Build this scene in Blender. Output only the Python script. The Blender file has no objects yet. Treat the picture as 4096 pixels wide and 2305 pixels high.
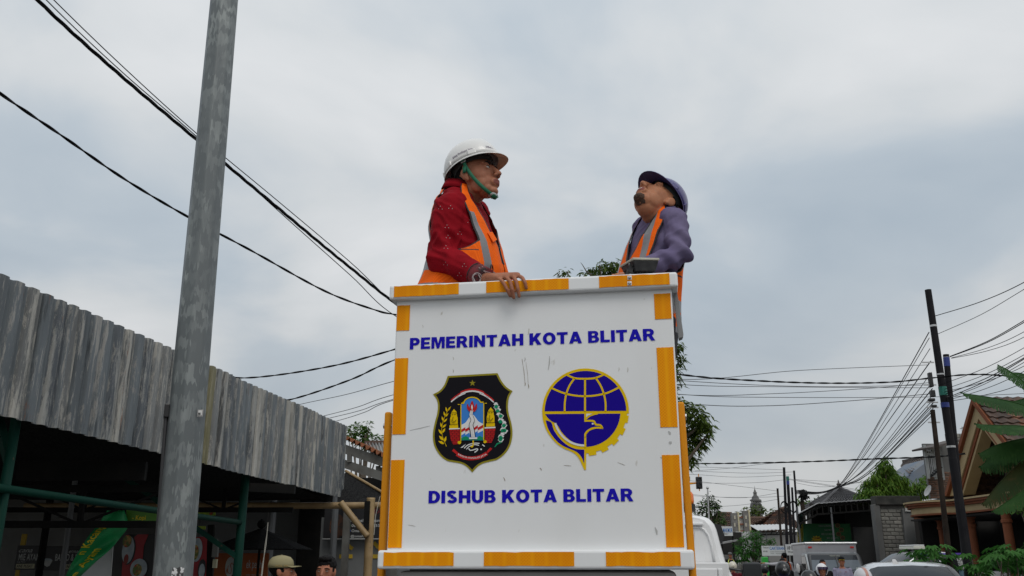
import bpy, bmesh, math, random
from mathutils import Vector, Matrix, noise
from mathutils.geometry import tessellate_polygon
R = math.radians
SC = bpy.context.scene
COL = SC.collection
V = Vector

# ------------------------------------------------------------------ camera
F_PX, PITCH, CAMZ = 3527.0, R(17.14), 1.6
cam_d = bpy.data.cameras.new('camera'); cam = bpy.data.objects.new('camera', cam_d); COL.objects.link(cam)
cam_d.sensor_width = 36.0; cam_d.lens = F_PX / 4096 * 36.0
cam_d.clip_start = 0.05; cam_d.clip_end = 3000
cam.location = (0, 0, CAMZ); cam.rotation_euler = (R(90) + PITCH, 0, 0)
SC.camera = cam

# ------------------------------------------------------------------ sky and sun
SKY1, SKY2 = (8.5146269, 10.7917991, 38.8371622), (32.1364601, 12.165806, 35.3946045)
SUN_EL, SUN_AZ = R(54), R(156)          # high, behind the camera, a little to the right
world = bpy.data.worlds.new('World'); SC.world = world; world.use_nodes = True
wt = world.node_tree; wt.nodes.clear()
def wn(t, **k):
    n = wt.nodes.new(t)
    for a, b in k.items(): setattr(n, a, b)
    return n
wl = wt.links.new
w_out = wn('ShaderNodeOutputWorld'); w_bg = wn('ShaderNodeBackground'); w_bg.inputs[1].default_value = 0.1
w_sky = wn('ShaderNodeTexSky', sky_type='NISHITA', sun_disc=False, sun_elevation=SUN_EL, sun_rotation=SUN_AZ)
w_sky.air_density = 1.2; w_sky.dust_density = 3.0
tc = wn('ShaderNodeTexCoord'); sp = wn('ShaderNodeSeparateXYZ'); wl(tc.outputs['Generated'], sp.inputs[0])
zz = wn('ShaderNodeMath', operation='MAXIMUM'); zz.inputs[1].default_value = 0.0; wl(sp.outputs[2], zz.inputs[0])
za = wn('ShaderNodeMath', operation='ADD'); za.inputs[1].default_value = 0.34; wl(zz.outputs[0], za.inputs[0])
dx = wn('ShaderNodeMath', operation='DIVIDE'); wl(sp.outputs[0], dx.inputs[0]); wl(za.outputs[0], dx.inputs[1])
dy = wn('ShaderNodeMath', operation='DIVIDE'); wl(sp.outputs[1], dy.inputs[0]); wl(za.outputs[0], dy.inputs[1])
cb = wn('ShaderNodeCombineXYZ'); wl(dx.outputs[0], cb.inputs[0]); wl(dy.outputs[0], cb.inputs[1]); cb.inputs[2].default_value = 3.7
n1 = wn('ShaderNodeTexNoise'); n1.inputs['Scale'].default_value = 2.1; n1.inputs['Detail'].default_value = 6; n1.inputs['Roughness'].default_value = 0.47; n1.inputs['Distortion'].default_value = 0.3
o1 = wn('ShaderNodeVectorMath', operation='ADD'); o1.inputs[1].default_value = SKY1; wl(cb.outputs[0], o1.inputs[0]); wl(o1.outputs[0], n1.inputs['Vector'])
n2 = wn('ShaderNodeTexNoise'); n2.inputs['Scale'].default_value = 0.9; n2.inputs['Detail'].default_value = 3
cb2 = wn('ShaderNodeVectorMath', operation='ADD'); cb2.inputs[1].default_value = SKY2; wl(cb.outputs[0], cb2.inputs[0]); wl(cb2.outputs[0], n2.inputs['Vector'])
mx = wn('ShaderNodeMix', data_type='FLOAT'); mx.inputs[0].default_value = 0.45; wl(n1.outputs[0], mx.inputs[2]); wl(n2.outputs[0], mx.inputs[3])
rp = wn('ShaderNodeValToRGB'); wl(mx.outputs[0], rp.inputs[0])
rp.color_ramp.elements[0].position = 0.34; rp.color_ramp.elements[0].color = (0.345, 0.41, 0.475, 1)
rp.color_ramp.elements[1].position = 0.60; rp.color_ramp.elements[1].color = (0.68, 0.69, 0.70, 1)
e = rp.color_ramp.elements.new(0.45); e.color = (0.44, 0.495, 0.545, 1)
e = rp.color_ramp.elements.new(0.52); e.color = (0.575, 0.60, 0.617, 1)
# the cloud deck brightens gently towards the zenith as an overcast sky does
zr = wn('ShaderNodeMapRange'); zr.inputs[1].default_value = 0.0; zr.inputs[2].default_value = 1.0; zr.inputs[3].default_value = 8.8; zr.inputs[4].default_value = 13.4
wl(zz.outputs[0], zr.inputs[0])
hz = wn('ShaderNodeMapRange'); hz.inputs[1].default_value = 0.0; hz.inputs[2].default_value = 0.30; hz.inputs[3].default_value = 0.6; hz.inputs[4].default_value = 0.0; wl(zz.outputs[0], hz.inputs[0])
hm = wn('ShaderNodeMix', data_type='RGBA'); wl(hz.outputs[0], hm.inputs[0]); wl(rp.outputs[0], hm.inputs[6]); hm.inputs[7].default_value = (0.545, 0.55, 0.55, 1)   # thin haze low in the sky
cs = wn('ShaderNodeVectorMath', operation='SCALE'); wl(hm.outputs[2], cs.inputs[0]); wl(zr.outputs[0], cs.inputs['Scale'])
mc = wn('ShaderNodeMix', data_type='RGBA'); mc.inputs[0].default_value = 0.94; wl(w_sky.outputs[0], mc.inputs[6]); wl(cs.outputs[0], mc.inputs[7])
wl(mc.outputs[2], w_bg.inputs[0]); wl(w_bg.outputs[0], w_out.inputs[0])
sun_d = bpy.data.lights.new('sun', 'SUN'); sun = bpy.data.objects.new('sun', sun_d); COL.objects.link(sun)
sun_d.energy = 0.9; sun_d.angle = R(25); sun_d.color = (1.0, 0.96, 0.9)
sdir = V((math.sin(SUN_AZ) * math.cos(SUN_EL), math.cos(SUN_AZ) * math.cos(SUN_EL), math.sin(SUN_EL)))
sun.rotation_euler = sdir.to_track_quat('Z', 'Y').to_euler(); sun.location = (0, -10, 30)
SC.view_settings.view_transform = 'Standard'; SC.view_settings.look = 'None'
SC.view_settings.exposure = 0.12; SC.view_settings.gamma = 1.0; SC.view_settings.use_curve_mapping = False

# ------------------------------------------------------------------ rays: where a line of sight meets a real plane of the place
CP, SP_ = math.cos(PITCH), math.sin(PITCH)
CAM = V((0, 0, CAMZ))
def ray(u, v):
    a = (u - 2048) / F_PX; b = -(v - 1152.5) / F_PX
    return V((a, CP - b * SP_, SP_ + b * CP))
def P(u, v, Y): d = ray(u, v); return CAM + d * (Y / d.y)
def PZ(u, v, z): d = ray(u, v); return CAM + d * ((z - CAMZ) / d.z)
def PP(u, v, o, n): d = ray(u, v); return CAM + d * ((o - CAM).dot(n) / d.dot(n))

# ------------------------------------------------------------------ mesh helpers
ORG = {}
class MB:
    def __init__(s): s.v = []; s.f = []; s.mi = []; s.cur = 0
    def m(s, i): s.cur = i; return s
    def add(s, vs, fs):
        o = len(s.v); s.v += [V(p) for p in vs]; s.f += [tuple(i + o for i in f) for f in fs]; s.mi += [s.cur] * len(fs); return s
    def box(s, c, sz, rz=0, M=None):
        hx, hy, hz = sz[0] / 2, sz[1] / 2, sz[2] / 2
        M = M or Matrix.Rotation(rz, 3, 'Z'); c = V(c)
        vs = [c + M @ V((x * hx, y * hy, z * hz)) for z in (-1, 1) for y in (-1, 1) for x in (-1, 1)]
        return s.add(vs, [(0, 2, 3, 1), (4, 5, 7, 6), (0, 1, 5, 4), (2, 6, 7, 3), (0, 4, 6, 2), (1, 3, 7, 5)])
    def bar(s, p0, p1, w, h=None, up=(0, 0, 1)):
        p0, p1 = V(p0), V(p1); h = h or w; d = p1 - p0; L = d.length; d.normalize(); up = V(up)
        if abs(d.dot(up)) > 0.97: up = V((0, 1, 0))
        x = d.cross(up).normalized(); z = x.cross(d)
        M = Matrix((x, d, z)).transposed()
        return s.box((p0 + p1) / 2, (w, L, h), M=M)
    def tube(s, pts, r, n=8, cap=True):
        pts = [V(p) for p in pts]; k = len(pts); rs = r if isinstance(r, (list, tuple)) else [r] * k
        vs = []; x = None
        for i, p in enumerate(pts):
            t = (pts[min(i + 1, k - 1)] - pts[max(i - 1, 0)]).normalized()
            if x is None:
                a = V((0, 0, 1)) if abs(t.z) < 0.9 else V((1, 0, 0)); x = t.cross(a).normalized()
            else: x = (x - t * x.dot(t)).normalized()
            y = t.cross(x)
            for j in range(n):
                a = 2 * math.pi * j / n; vs.append(p + (x * math.cos(a) + y * math.sin(a)) * rs[i])
        fs = [(i * n + j, i * n + (j + 1) % n, (i + 1) * n + (j + 1) % n, (i + 1) * n + j) for i in range(k - 1) for j in range(n)]
        if cap: fs += [tuple(range(n - 1, -1, -1)), tuple((k - 1) * n + j for j in range(n))]
        return s.add(vs, fs)
    def lathe(s, prof, c=(0, 0, 0), n=20, M=None, sx=1, sy=1):
        c = V(c); M = M or Matrix.Identity(3); k = len(prof)
        vs = [c + M @ V((r * sx * math.cos(2 * math.pi * j / n), r * sy * math.sin(2 * math.pi * j / n), z)) for r, z in prof for j in range(n)]
        fs = [(i * n + j, i * n + (j + 1) % n, (i + 1) * n + (j + 1) % n, (i + 1) * n + j) for i in range(k - 1) for j in range(n)]
        fs += [tuple(range(n - 1, -1, -1)), tuple((k - 1) * n + j for j in range(n))]
        return s.add(vs, fs)
    def ell(s, c, r, M=None, nu=16, nv=10):
        pr = [(max(math.sin(math.pi * i / nv), 0.02), -math.cos(math.pi * i / nv)) for i in range(nv + 1)]
        M = M or Matrix.Identity(3); rr = r if isinstance(r, (list, tuple)) else (r, r, r)
        D = Matrix.Diagonal(V(rr)); return s.lathe(pr, c, nu, M @ D)
    def cap(s, p0, p1, r0, r1, n=14):
        p0, p1 = V(p0), V(p1); d = (p1 - p0)
        if d.length < 1e-6: return s.ell(p0, r0)
        d.normalize(); pts = []; rs = []
        for k in range(6): a = k / 5 * math.pi / 2; pts.append(p0 - d * r0 * math.cos(a)); rs.append(max(r0 * math.sin(a), r0 * 0.05))
        for k in range(6): a = k / 5 * math.pi / 2; pts.append(p1 + d * r1 * math.sin(a)); rs.append(max(r1 * math.cos(a), r1 * 0.05))
        return s.tube(pts, rs, n)
    def shape(s, loops, Fn, t):
        """flat shape with holes; Fn(x,y,h) -> world; from height 0 to t"""
        if not isinstance(loops[0][0], (list, tuple, Vector)): loops = [loops]
        flat = [p for l in loops for p in l]
        tr = tessellate_polygon([[V((p[0], p[1], 0)) for p in l] for l in loops])
        n = len(flat); vs = [Fn(p[0], p[1], t) for p in flat] + [Fn(p[0], p[1], 0) for p in flat]
        fs = []
        for a, b, c in tr:
            A, B, C_ = flat[a], flat[b], flat[c]
            if (B[0] - A[0]) * (C_[1] - A[1]) - (B[1] - A[1]) * (C_[0] - A[0]) < 0: a, c = c, a
            fs.append((a, b, c))
        o = 0
        for l in loops:
            k = len(l)
            for i in range(k): j = (i + 1) % k; fs.append((o + i, o + j, n + o + j, n + o + i))
            o += k
        return s.add(vs, fs)
    def quad(s, *p): return s.add(p, [tuple(range(len(p)))])
    def build(s, name, mats, parent=None, smooth=False, org=None):
        me = bpy.data.meshes.new(name)
        o_ = V(org) if org is not None else (ORG.get(parent.name, V((0, 0, 0))) if parent else V((0, 0, 0)))
        me.from_pydata([p - o_ for p in s.v], [], s.f)
        if not isinstance(mats, (list, tuple)): mats = [mats]
        for m_ in mats: me.materials.append(m_)
        if len(mats) > 1: me.polygons.foreach_set('material_index', s.mi)
        if smooth: me.polygons.foreach_set('use_smooth', [True] * len(me.polygons))
        me.update()
        return link(name, me, parent, o_ if (org is not None and not parent) else None, o_)
def link(name, me, parent=None, loc=None, o_=None):
    o = bpy.data.objects.new(name, me); COL.objects.link(o)
    if parent: o.parent = parent
    if loc is not None: o.location = loc
    ORG[o.name] = V(o_) if o_ is not None else V((0, 0, 0))
    return o
def tag(o, label, cat, group=None):
    o['label'] = label; o['category'] = cat
    if group: o['group'] = group
    return o
def thing(name, label, cat, loc, group=None):
    o = bpy.data.objects.new(name, None); COL.objects.link(o); o.location = loc; o.empty_display_size = 0.1
    ORG[o.name] = V(loc); return tag(o, label, cat, group)
def bev(o, w, seg=2, ang=30):
    m_ = o.modifiers.new('bevel', 'BEVEL'); m_.width = w; m_.segments = seg; m_.limit_method = 'ANGLE'; m_.angle_limit = R(ang)
    m_.harden_normals = False; return o
def struct(o): o['kind'] = 'structure'; return o
def copy_tree(src, parent=None, loc=None, label=None):
    c = src.copy(); COL.objects.link(c); c.parent = parent; ORG[c.name] = ORG.get(src.name, V((0, 0, 0)))
    if loc is not None: c.location = loc
    if label: c['label'] = label
    for ch in src.children: copy_tree(ch, c)
    return c
_txt = {}
def text_geo(s_, bold=0.0, shear=0.0):
    k = (s_, bold, shear)
    if k not in _txt:
        cu = bpy.data.curves.new('t', 'FONT'); cu.body = s_; cu.offset = bold; cu.shear = shear; cu.resolution_u = 4; cu.space_character = 1.0 + bold * 3.0
        ob = bpy.data.objects.new('t', cu); COL.objects.link(ob)
        bpy.context.view_layer.update()
        me = bpy.data.meshes.new_from_object(ob.evaluated_get(bpy.context.evaluated_depsgraph_get()))
        vs = [tuple(v.co) for v in me.vertices]; fs = [tuple(p.vertices) for p in me.polygons]
        bpy.data.objects.remove(ob); bpy.data.meshes.remove(me); bpy.data.curves.remove(cu)
        x0 = min(v[0] for v in vs); x1 = max(v[0] for v in vs); y0 = min(v[1] for v in vs); y1 = max(v[1] for v in vs)
        _txt[k] = ([((v[0] - x0) / (x1 - x0), (v[1] - y0) / (y1 - y0)) for v in vs], fs)
    return _txt[k]
def text(mb, s_, Fn, bold=0.0, shear=0.0):
    """Fn(a,b) a,b in 0..1 over the text's bounding box"""
    vs, fs = text_geo(s_, bold, shear)
    return mb.add([Fn(a, b) for a, b in vs], fs)
def text_q(mb, s_, o, ex, ey, w, h, bold=0.0, shear=0.0):
    o, ex, ey = V(o), V(ex), V(ey)
    return text(mb, s_, lambda a, b: o + ex * (a * w) + ey * (b * h), bold, shear)
def catmull(pts, n=6, closed=False):
    pts = [V((p[0], p[1], p[2] if len(p) > 2 else 0)) for p in pts]; out = []; k = len(pts)
    for i in range(k if closed else k - 1):
        p0 = pts[(i - 1) % k] if closed or i > 0 else pts[0]; p1 = pts[i]; p2 = pts[(i + 1) % k]
        p3 = pts[(i + 2) % k] if closed or i + 2 < k else pts[-1]
        for j in range(n):
            t = j / n
            out.append(0.5 * ((2 * p1) + (p2 - p0) * t + (2 * p0 - 5 * p1 + 4 * p2 - p3) * t * t + (3 * p1 - p0 - 3 * p2 + p3) * t ** 3))
    if not closed: out.append(pts[-1])
    return out
def sag(p0, p1, s_, n=24):
    p0, p1 = V(p0), V(p1)
    return [p0.lerp(p1, i / n) - V((0, 0, s_ * 4 * (i / n) * (1 - i / n))) for i in range(n + 1)]
def lerp(a, b, t): return a + (b - a) * t
rnd = random.Random(7)

# ------------------------------------------------------------------ materials
MATS = {}
def mat(name, col=(0.5, 0.5, 0.5), rough=0.6, metal=0.0, col2=None, nscale=6.0, nstretch=(1, 1, 1), lo=0.35, hi=0.65, detail=4, bump=0.0, bscale=40.0, bstretch=(1, 1, 1), coat=0.0, spec=0.5, trans=0.0, col3=None, n3=1.5, lo3=0.55, hi3=0.7, rvar=0.0):
    if name in MATS: return MATS[name]
    m_ = bpy.data.materials.new(name); m_.use_nodes = True; t = m_.node_tree; b = t.nodes['Principled BSDF']; L = t.links.new
    c4 = lambda c: (c[0], c[1], c[2], 1)
    b.inputs['Base Color'].default_value = c4(col); b.inputs['Roughness'].default_value = rough; b.inputs['Metallic'].default_value = metal
    b.inputs['Coat Weight'].default_value = coat; b.inputs['Specular IOR Level'].default_value = spec
    if trans: b.inputs['Transmission Weight'].default_value = trans
    tc_ = t.nodes.new('ShaderNodeTexCoord')
    def nz(scale, stretch, det):
        mp = t.nodes.new('ShaderNodeMapping'); mp.inputs['Scale'].default_value = stretch; L(tc_.outputs['Object'], mp.inputs[0])
        n_ = t.nodes.new('ShaderNodeTexNoise'); n_.inputs['Scale'].default_value = scale; n_.inputs['Detail'].default_value = det; L(mp.outputs[0], n_.inputs['Vector']); return n_
    out = None
    if col2:
        n_ = nz(nscale, nstretch, detail); mr = t.nodes.new('ShaderNodeMapRange'); mr.inputs[1].default_value = lo; mr.inputs[2].default_value = hi; L(n_.outputs[0], mr.inputs[0])
        mi = t.nodes.new('ShaderNodeMix'); mi.data_type = 'RGBA'; L(mr.outputs[0], mi.inputs[0]); mi.inputs[6].default_value = c4(col); mi.inputs[7].default_value = c4(col2); out = mi.outputs[2]
        if rvar:
            m2 = t.nodes.new('ShaderNodeMapRange'); m2.inputs[3].default_value = rough - rvar; m2.inputs[4].default_value = rough + rvar; L(n_.outputs[0], m2.inputs[0]); L(m2.outputs[0], b.inputs['Roughness'])
    if col3:
        n_ = nz(n3, nstretch, 6); mr = t.nodes.new('ShaderNodeMapRange'); mr.inputs[1].default_value = lo3; mr.inputs[2].default_value = hi3; L(n_.outputs[0], mr.inputs[0])
        mi = t.nodes.new('ShaderNodeMix'); mi.data_type = 'RGBA'; L(mr.outputs[0], mi.inputs[0])
        if out: L(out, mi.inputs[6])
        else: mi.inputs[6].default_value = c4(col)
        mi.inputs[7].default_value = c4(col3); out = mi.outputs[2]
    if out: L(out, b.inputs['Base Color'])
    if bump:
        n_ = nz(bscale, bstretch, 4); bp_ = t.nodes.new('ShaderNodeBump'); bp_.inputs['Strength'].default_value = bump; bp_.inputs['Distance'].default_value = 0.01
        L(n_.outputs[0], bp_.inputs['Height']); L(bp_.outputs[0], b.inputs['Normal'])
    MATS[name] = m_; return m_
def leafmat(name, c1, c2, c3=None):
    if name in MATS: return MATS[name]
    m_ = mat(name, c1, 0.6, spec=.18, col2=c2, nscale=1.3, lo=0.35, hi=0.65, col3=c3, n3=9.0, lo3=0.55, hi3=0.75)
    t = m_.node_tree; b = t.nodes['Principled BSDF']; tr = t.nodes.new('ShaderNodeBsdfTranslucent'); mxs = t.nodes.new('ShaderNodeMixShader'); mxs.inputs[0].default_value = 0.3
    src = b.inputs['Base Color'].links[0].from_socket; t.links.new(src, tr.inputs[0]); o_ = t.nodes['Material Output']
    t.links.new(b.outputs[0], mxs.inputs[1]); t.links.new(tr.outputs[0], mxs.inputs[2]); t.links.new(mxs.outputs[0], o_.inputs[0]); return m_
def pattern_mat(name, kind, c1, c2, scale, rough=0.4, metal=0.0, thr=0.5, extra=None, bump=0.3):
    """kind 'cells': voronoi patches in shades c1..c2 ; 'net': voronoi edges ; 'holes': dot grid"""
    if name in MATS: return MATS[name]
    m_ = mat(name, c1, rough, metal); t = m_.node_tree; b = t.nodes['Principled BSDF']; L = t.links.new
    tc_ = t.nodes.new('ShaderNodeTexCoord'); vo = t.nodes.new('ShaderNodeTexVoronoi'); vo.inputs['Scale'].default_value = scale
    mp = t.nodes.new('ShaderNodeMapping'); L(tc_.outputs['Object'], mp.inputs[0]); L(mp.outputs[0], vo.inputs['Vector'])
    mr = t.nodes.new('ShaderNodeMapRange')
    if kind == 'cells':
        no = t.nodes.new('ShaderNodeTexNoise'); no.inputs['Scale'].default_value = scale * 0.9; no.inputs['Detail'].default_value = 5; ad = t.nodes.new('ShaderNodeVectorMath'); ad.operation = 'MULTIPLY_ADD'
        ad.inputs[1].default_value = (0.12, 0.12, 0.12); L(no.outputs['Color'], ad.inputs[0]); L(mp.outputs[0], ad.inputs[2]); L(ad.outputs[0], vo.inputs['Vector'])
        se = t.nodes.new('ShaderNodeSeparateColor'); L(vo.outputs['Color'], se.inputs[0]); L(se.outputs[0], mr.inputs[0]); mr.inputs[1].default_value = thr - 0.25; mr.inputs[2].default_value = thr + 0.3
    elif kind == 'net':
        vo.feature = 'DISTANCE_TO_EDGE'; vo.inputs['Randomness'].default_value = 0.0; mp.inputs['Rotation'].default_value = (0, R(45), 0)
        L(vo.outputs['Distance'], mr.inputs[0]); mr.inputs[1].default_value = 0.05; mr.inputs[2].default_value = 0.22
    else:
        vo.inputs['Randomness'].default_value = 0.0; L(vo.outputs['Distance'], mr.inputs[0]); mr.inputs[1].default_value = thr - 0.08; mr.inputs[2].default_value = thr + 0.08
    mi = t.nodes.new('ShaderNodeMix'); mi.data_type = 'RGBA'; L(mr.outputs[0], mi.inputs[0]); mi.inputs[6].default_value = (*c1, 1); mi.inputs[7].default_value = (*c2, 1)
    out = mi.outputs[2]
    if extra:
        n_ = t.nodes.new('ShaderNodeTexNoise'); n_.inputs['Scale'].default_value = extra[1]; n_.inputs['Detail'].default_value = 5; m3 = t.nodes.new('ShaderNodeMapping'); m3.inputs['Scale'].default_value = extra[2]
        L(tc_.outputs['Object'], m3.inputs[0]); L(m3.outputs[0], n_.inputs['Vector']); m4 = t.nodes.new('ShaderNodeMapRange'); m4.inputs[1].default_value = 0.42; m4.inputs[2].default_value = 0.72; L(n_.outputs[0], m4.inputs[0])
        mj = t.nodes.new('ShaderNodeMix'); mj.data_type = 'RGBA'; L(m4.outputs[0], mj.inputs[0]); L(out, mj.inputs[6]); mj.inputs[7].default_value = (*extra[0], 1); out = mj.outputs[2]
    L(out, b.inputs['Base Color'])
    if bump:
        bp_ = t.nodes.new('ShaderNodeBump'); bp_.inputs['Strength'].default_value = bump; bp_.inputs['Distance'].default_value = 0.003; L(mr.outputs[0], bp_.inputs['Height']); L(bp_.outputs[0], b.inputs['Normal'])
    return m_

# ================================================================== GROUND
M_asph = mat('asphalt', (0.055, 0.055, 0.058), 0.85, col2=(0.09, 0.088, 0.085), nscale=0.7, bump=0.4, bscale=120)
M_soil = mat('soil', (0.10, 0.085, 0.06), 0.95, col2=(0.16, 0.14, 0.1), nscale=0.3, bump=0.5, bscale=30)
M_pave = mat('paving', (0.22, 0.215, 0.2), 0.85, col2=(0.15, 0.145, 0.135), nscale=1.4, bump=0.3, bscale=60)
M_paint = mat('road_paint', (0.75, 0.75, 0.72), 0.6, col2=(0.5, 0.5, 0.48), nscale=5)
g = MB(); g.box((0, 700, -0.03), (3000, 3000, 0.05)); struct(g.build('ground', M_soil))
g = MB(); g.box((6.3, 140, -0.003), (17.6, 340, 0.004)); struct(g.build('road', M_asph))
for k in range(14):
    g = MB(); g.box((6.0, -6 + k * 6.0, 0.0035), (0.12, 2.6, 0.003)); struct(g.build('lane_marking', M_paint))
g = MB(); g.box((-8.6, 18, 0.05), (12.0, 74, 0.13)); struct(bev(g.build('pavement', M_pave), 0.02))

# ================================================================== BUCKET
TH = R(9.0); BEX = V((math.cos(TH), -math.sin(TH), 0)); BEY = V((math.sin(TH), math.cos(TH), 0)); BC = V((0.1, 3.5, 0))
def bp(x, y, z): return BC + BEX * x + BEY * y + V((0, 0, z))
BM = Matrix((BEX, BEY, V((0, 0, 1)))).transposed()
def pan(u, v, y=0.0):
    q = PP(u, v, BC + BEY * y, BEY); return (q - BC).dot(BEX), q.z
M_white = mat('white_gelcoat', (0.80, 0.81, 0.815), 0.38, col2=(0.75, 0.755, 0.75), nscale=2.2, nstretch=(1, 1, 0.5), lo=0.45, hi=0.75, col3=(0.50, 0.48, 0.43), n3=26, lo3=0.70, hi3=0.78, coat=0.12, rvar=0.1)
M_tape = pattern_mat('reflective_tape', 'net', (0.92, 0.37, 0.003), (0.80, 0.25, 0.001), 120, 0.5, bump=0.1, extra=((0.76, 0.24, 0.001), 2.2, (1, 1, 1))); M_tape.node_tree.nodes['Principled BSDF'].inputs['Specular IOR Level'].default_value = .1
M_yel = mat('yellow_paint', (0.80, 0.31, 0.004), 0.5, spec=.25, col2=(0.68, 0.25, 0.004), nscale=5, nstretch=(1, 1, 0.3), col3=(0.2, 0.12, 0.05), n3=30, lo3=0.7, hi3=0.8)
M_bluet = mat('blue_vinyl', (0.014, 0.009, 0.42), 0.6, spec=.05)
M_greyp = mat('grey_primer', (0.42, 0.405, 0.395), 0.6, col2=(0.33, 0.32, 0.31), nscale=3)
M_steel = mat('zinc_steel', (0.5, 0.5, 0.5), 0.35, 0.8)
M_black = mat('black_plastic', (0.012, 0.012, 0.013), 0.45)
M_rub = mat('grey_rubber', (0.27, 0.27, 0.27), 0.5, col2=(0.17, 0.17, 0.17), nscale=9, nstretch=(1, 1, 0.2))
M_floor = mat('bucket_floor', (0.3, 0.3, 0.3), 0.7)
XL, XR, ZB, ZT, BD = -0.597, 0.553, 1.60, 2.67, 0.78
bk = thing('lift_bucket', 'white lift bucket with orange reflective tape, blue lettering and two emblems', 'lift bucket', bp(0, 0.3, 1.57))
g = MB(); g.box(bp((XL + XR) / 2, 0.0125, (ZB + ZT) / 2), (XR - XL, 0.025, ZT - ZB), M=BM); bev(g.build('front_panel', M_white, bk), 0.006)
for x in (XL + 0.0125, XR - 0.0125):
    g = MB(); g.box(bp(x, BD / 2 + 0.0125, (ZB + ZT) / 2), (0.025, BD - 0.03, ZT - ZB), M=BM); g.build('side_panel', M_white, bk)
g = MB(); g.box(bp((XL + XR) / 2, BD + 0.0125, (ZB + ZT) / 2), (XR - XL, 0.025, ZT - ZB), M=BM); g.build('back_panel', M_white, bk)
g = MB(); g.box(bp((XL + XR) / 2, BD / 2, 1.84), (XR - XL - 0.06, BD - 0.05, 0.04), M=BM); g.build('floor_plate', M_floor, bk)
def rim(z0, z1, out, name):
    g = MB(); zc = (z0 + z1) / 2; h = z1 - z0
    xo0, xo1 = XL - out * 0.8, XR + out * 0.8
    lo = [(xo0, -out), (xo1, -out), (xo1, BD + 0.03 + out), (xo0, BD + 0.03 + out)]
    hi = [(XL + 0.04, 0.03), (XR - 0.04, 0.03), (XR - 0.04, BD - 0.02), (XL + 0.04, BD - 0.02)]
    vs = [bp(x, y, z) for z in (z0, z1) for x, y in lo + hi]
    fs = []
    for i in range(4):
        j = (i + 1) % 4
        fs += [(i, j, 8 + j, 8 + i), (4 + j, 4 + i, 12 + i, 12 + j), (8 + i, 8 + j, 12 + j, 12 + i), (j, i, 4 + i, 4 + j)]
    g.add(vs, fs); o = g.build(name, M_white, bk, smooth=False); bev(o, 0.011, 3); return o
RO = 0.032
rim_t = rim(2.648, 2.712, RO, 'top_rim'); rim_b = rim(1.566, 1.636, RO + 0.002, 'bottom_rim')
def tape(u0, v0, u1, v1, y, name='reflective_strip'):
    x0, z1 = pan(u0, (v0), y); x1, _ = pan(u1, v0, y); _, z0 = pan((u0 + u1) / 2, v1, y); _, z1 = pan((u0 + u1) / 2, v0, y)
    return x0, x1, z0, z1
def tape_rect(x0, x1, z0, z1, y, mat_=None, name='reflective_strip', jag=0.0018):
    g = MB(); nn = 14; lp = []
    for i in range(nn): lp.append((lerp(x0, x1, i / nn), z0 + rnd.uniform(-jag, jag) * 0.6))
    for i in range(4): lp.append((x1, lerp(z0, z1, i / 4)))
    for i in range(nn): lp.append((lerp(x1, x0, i / nn), z1 - max(0, rnd.uniform(-jag, jag * 1.6))))
    for i in range(4): lp.append((x0, lerp(z1, z0, i / 4)))
    g.shape([lp], lambda a, b, h: bp(a, y - h, b), 0.0016)
    o = g.build(name, mat_ or M_tape, bk); return o
yr = -RO - 0.0005
for u0, u1 in ((1577, 1835), (1945, 2275), (2397, 2680)):
    a, _ = pan(u0, 1150, yr); b_, _ = pan(u1, 1150, yr); tape_rect(a, b_, 2.658, 2.706, yr)
for u0, u1 in ((1535, 1815), (1936, 2297), (2424, 2722)):
    a, _ = pan(u0, 2235, yr); b_, _ = pan(u1, 2235, yr); tape_rect(a, b_, 1.578, 1.629, yr - 0.002)
for (u0, u1, v0, v1) in ((1590, 1643, 1222, 1323), (1575, 1637, 1433, 1738), (1562, 1623, 1840, 2192), (2613, 2676, 1175, 1277), (2622, 2690, 1390, 1710), (2640, 2716, 1820, 2190)):
    a, b_, c_, d_ = tape(u0, v0, u1, v1, 0)
    left = u0 < 2000
    if left: a, b_ = XL + 0.004, XL + 0.060
    else: a, b_ = XR - 0.072, XR - 0.006
    tape_rect(a, b_, c_, min(d_, 2.644), -0.0005, jag=0.0006)
for v in (1122, 1154):
    x, z = pan(2519, v, yr); z = {1122: 2.694, 1154: 2.670}[v]
    g = MB(); g.box(bp(x, yr - 0.0026, z), (0.017, 0.002, 0.017), M=BM); w_ = g.build('bolt_plate', M_white, bk)
    g = MB(); g.lathe([(0.0075, 0), (0.0075, 0.002), (0.0062, 0.0025), (0.0055, 0.007), (0.004, 0.0078)], bp(x, yr - 0.0035, z), 6, BM @ Matrix.Rotation(R(90), 3, 'X')); g.build('bolt', M_steel, w_)
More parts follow.
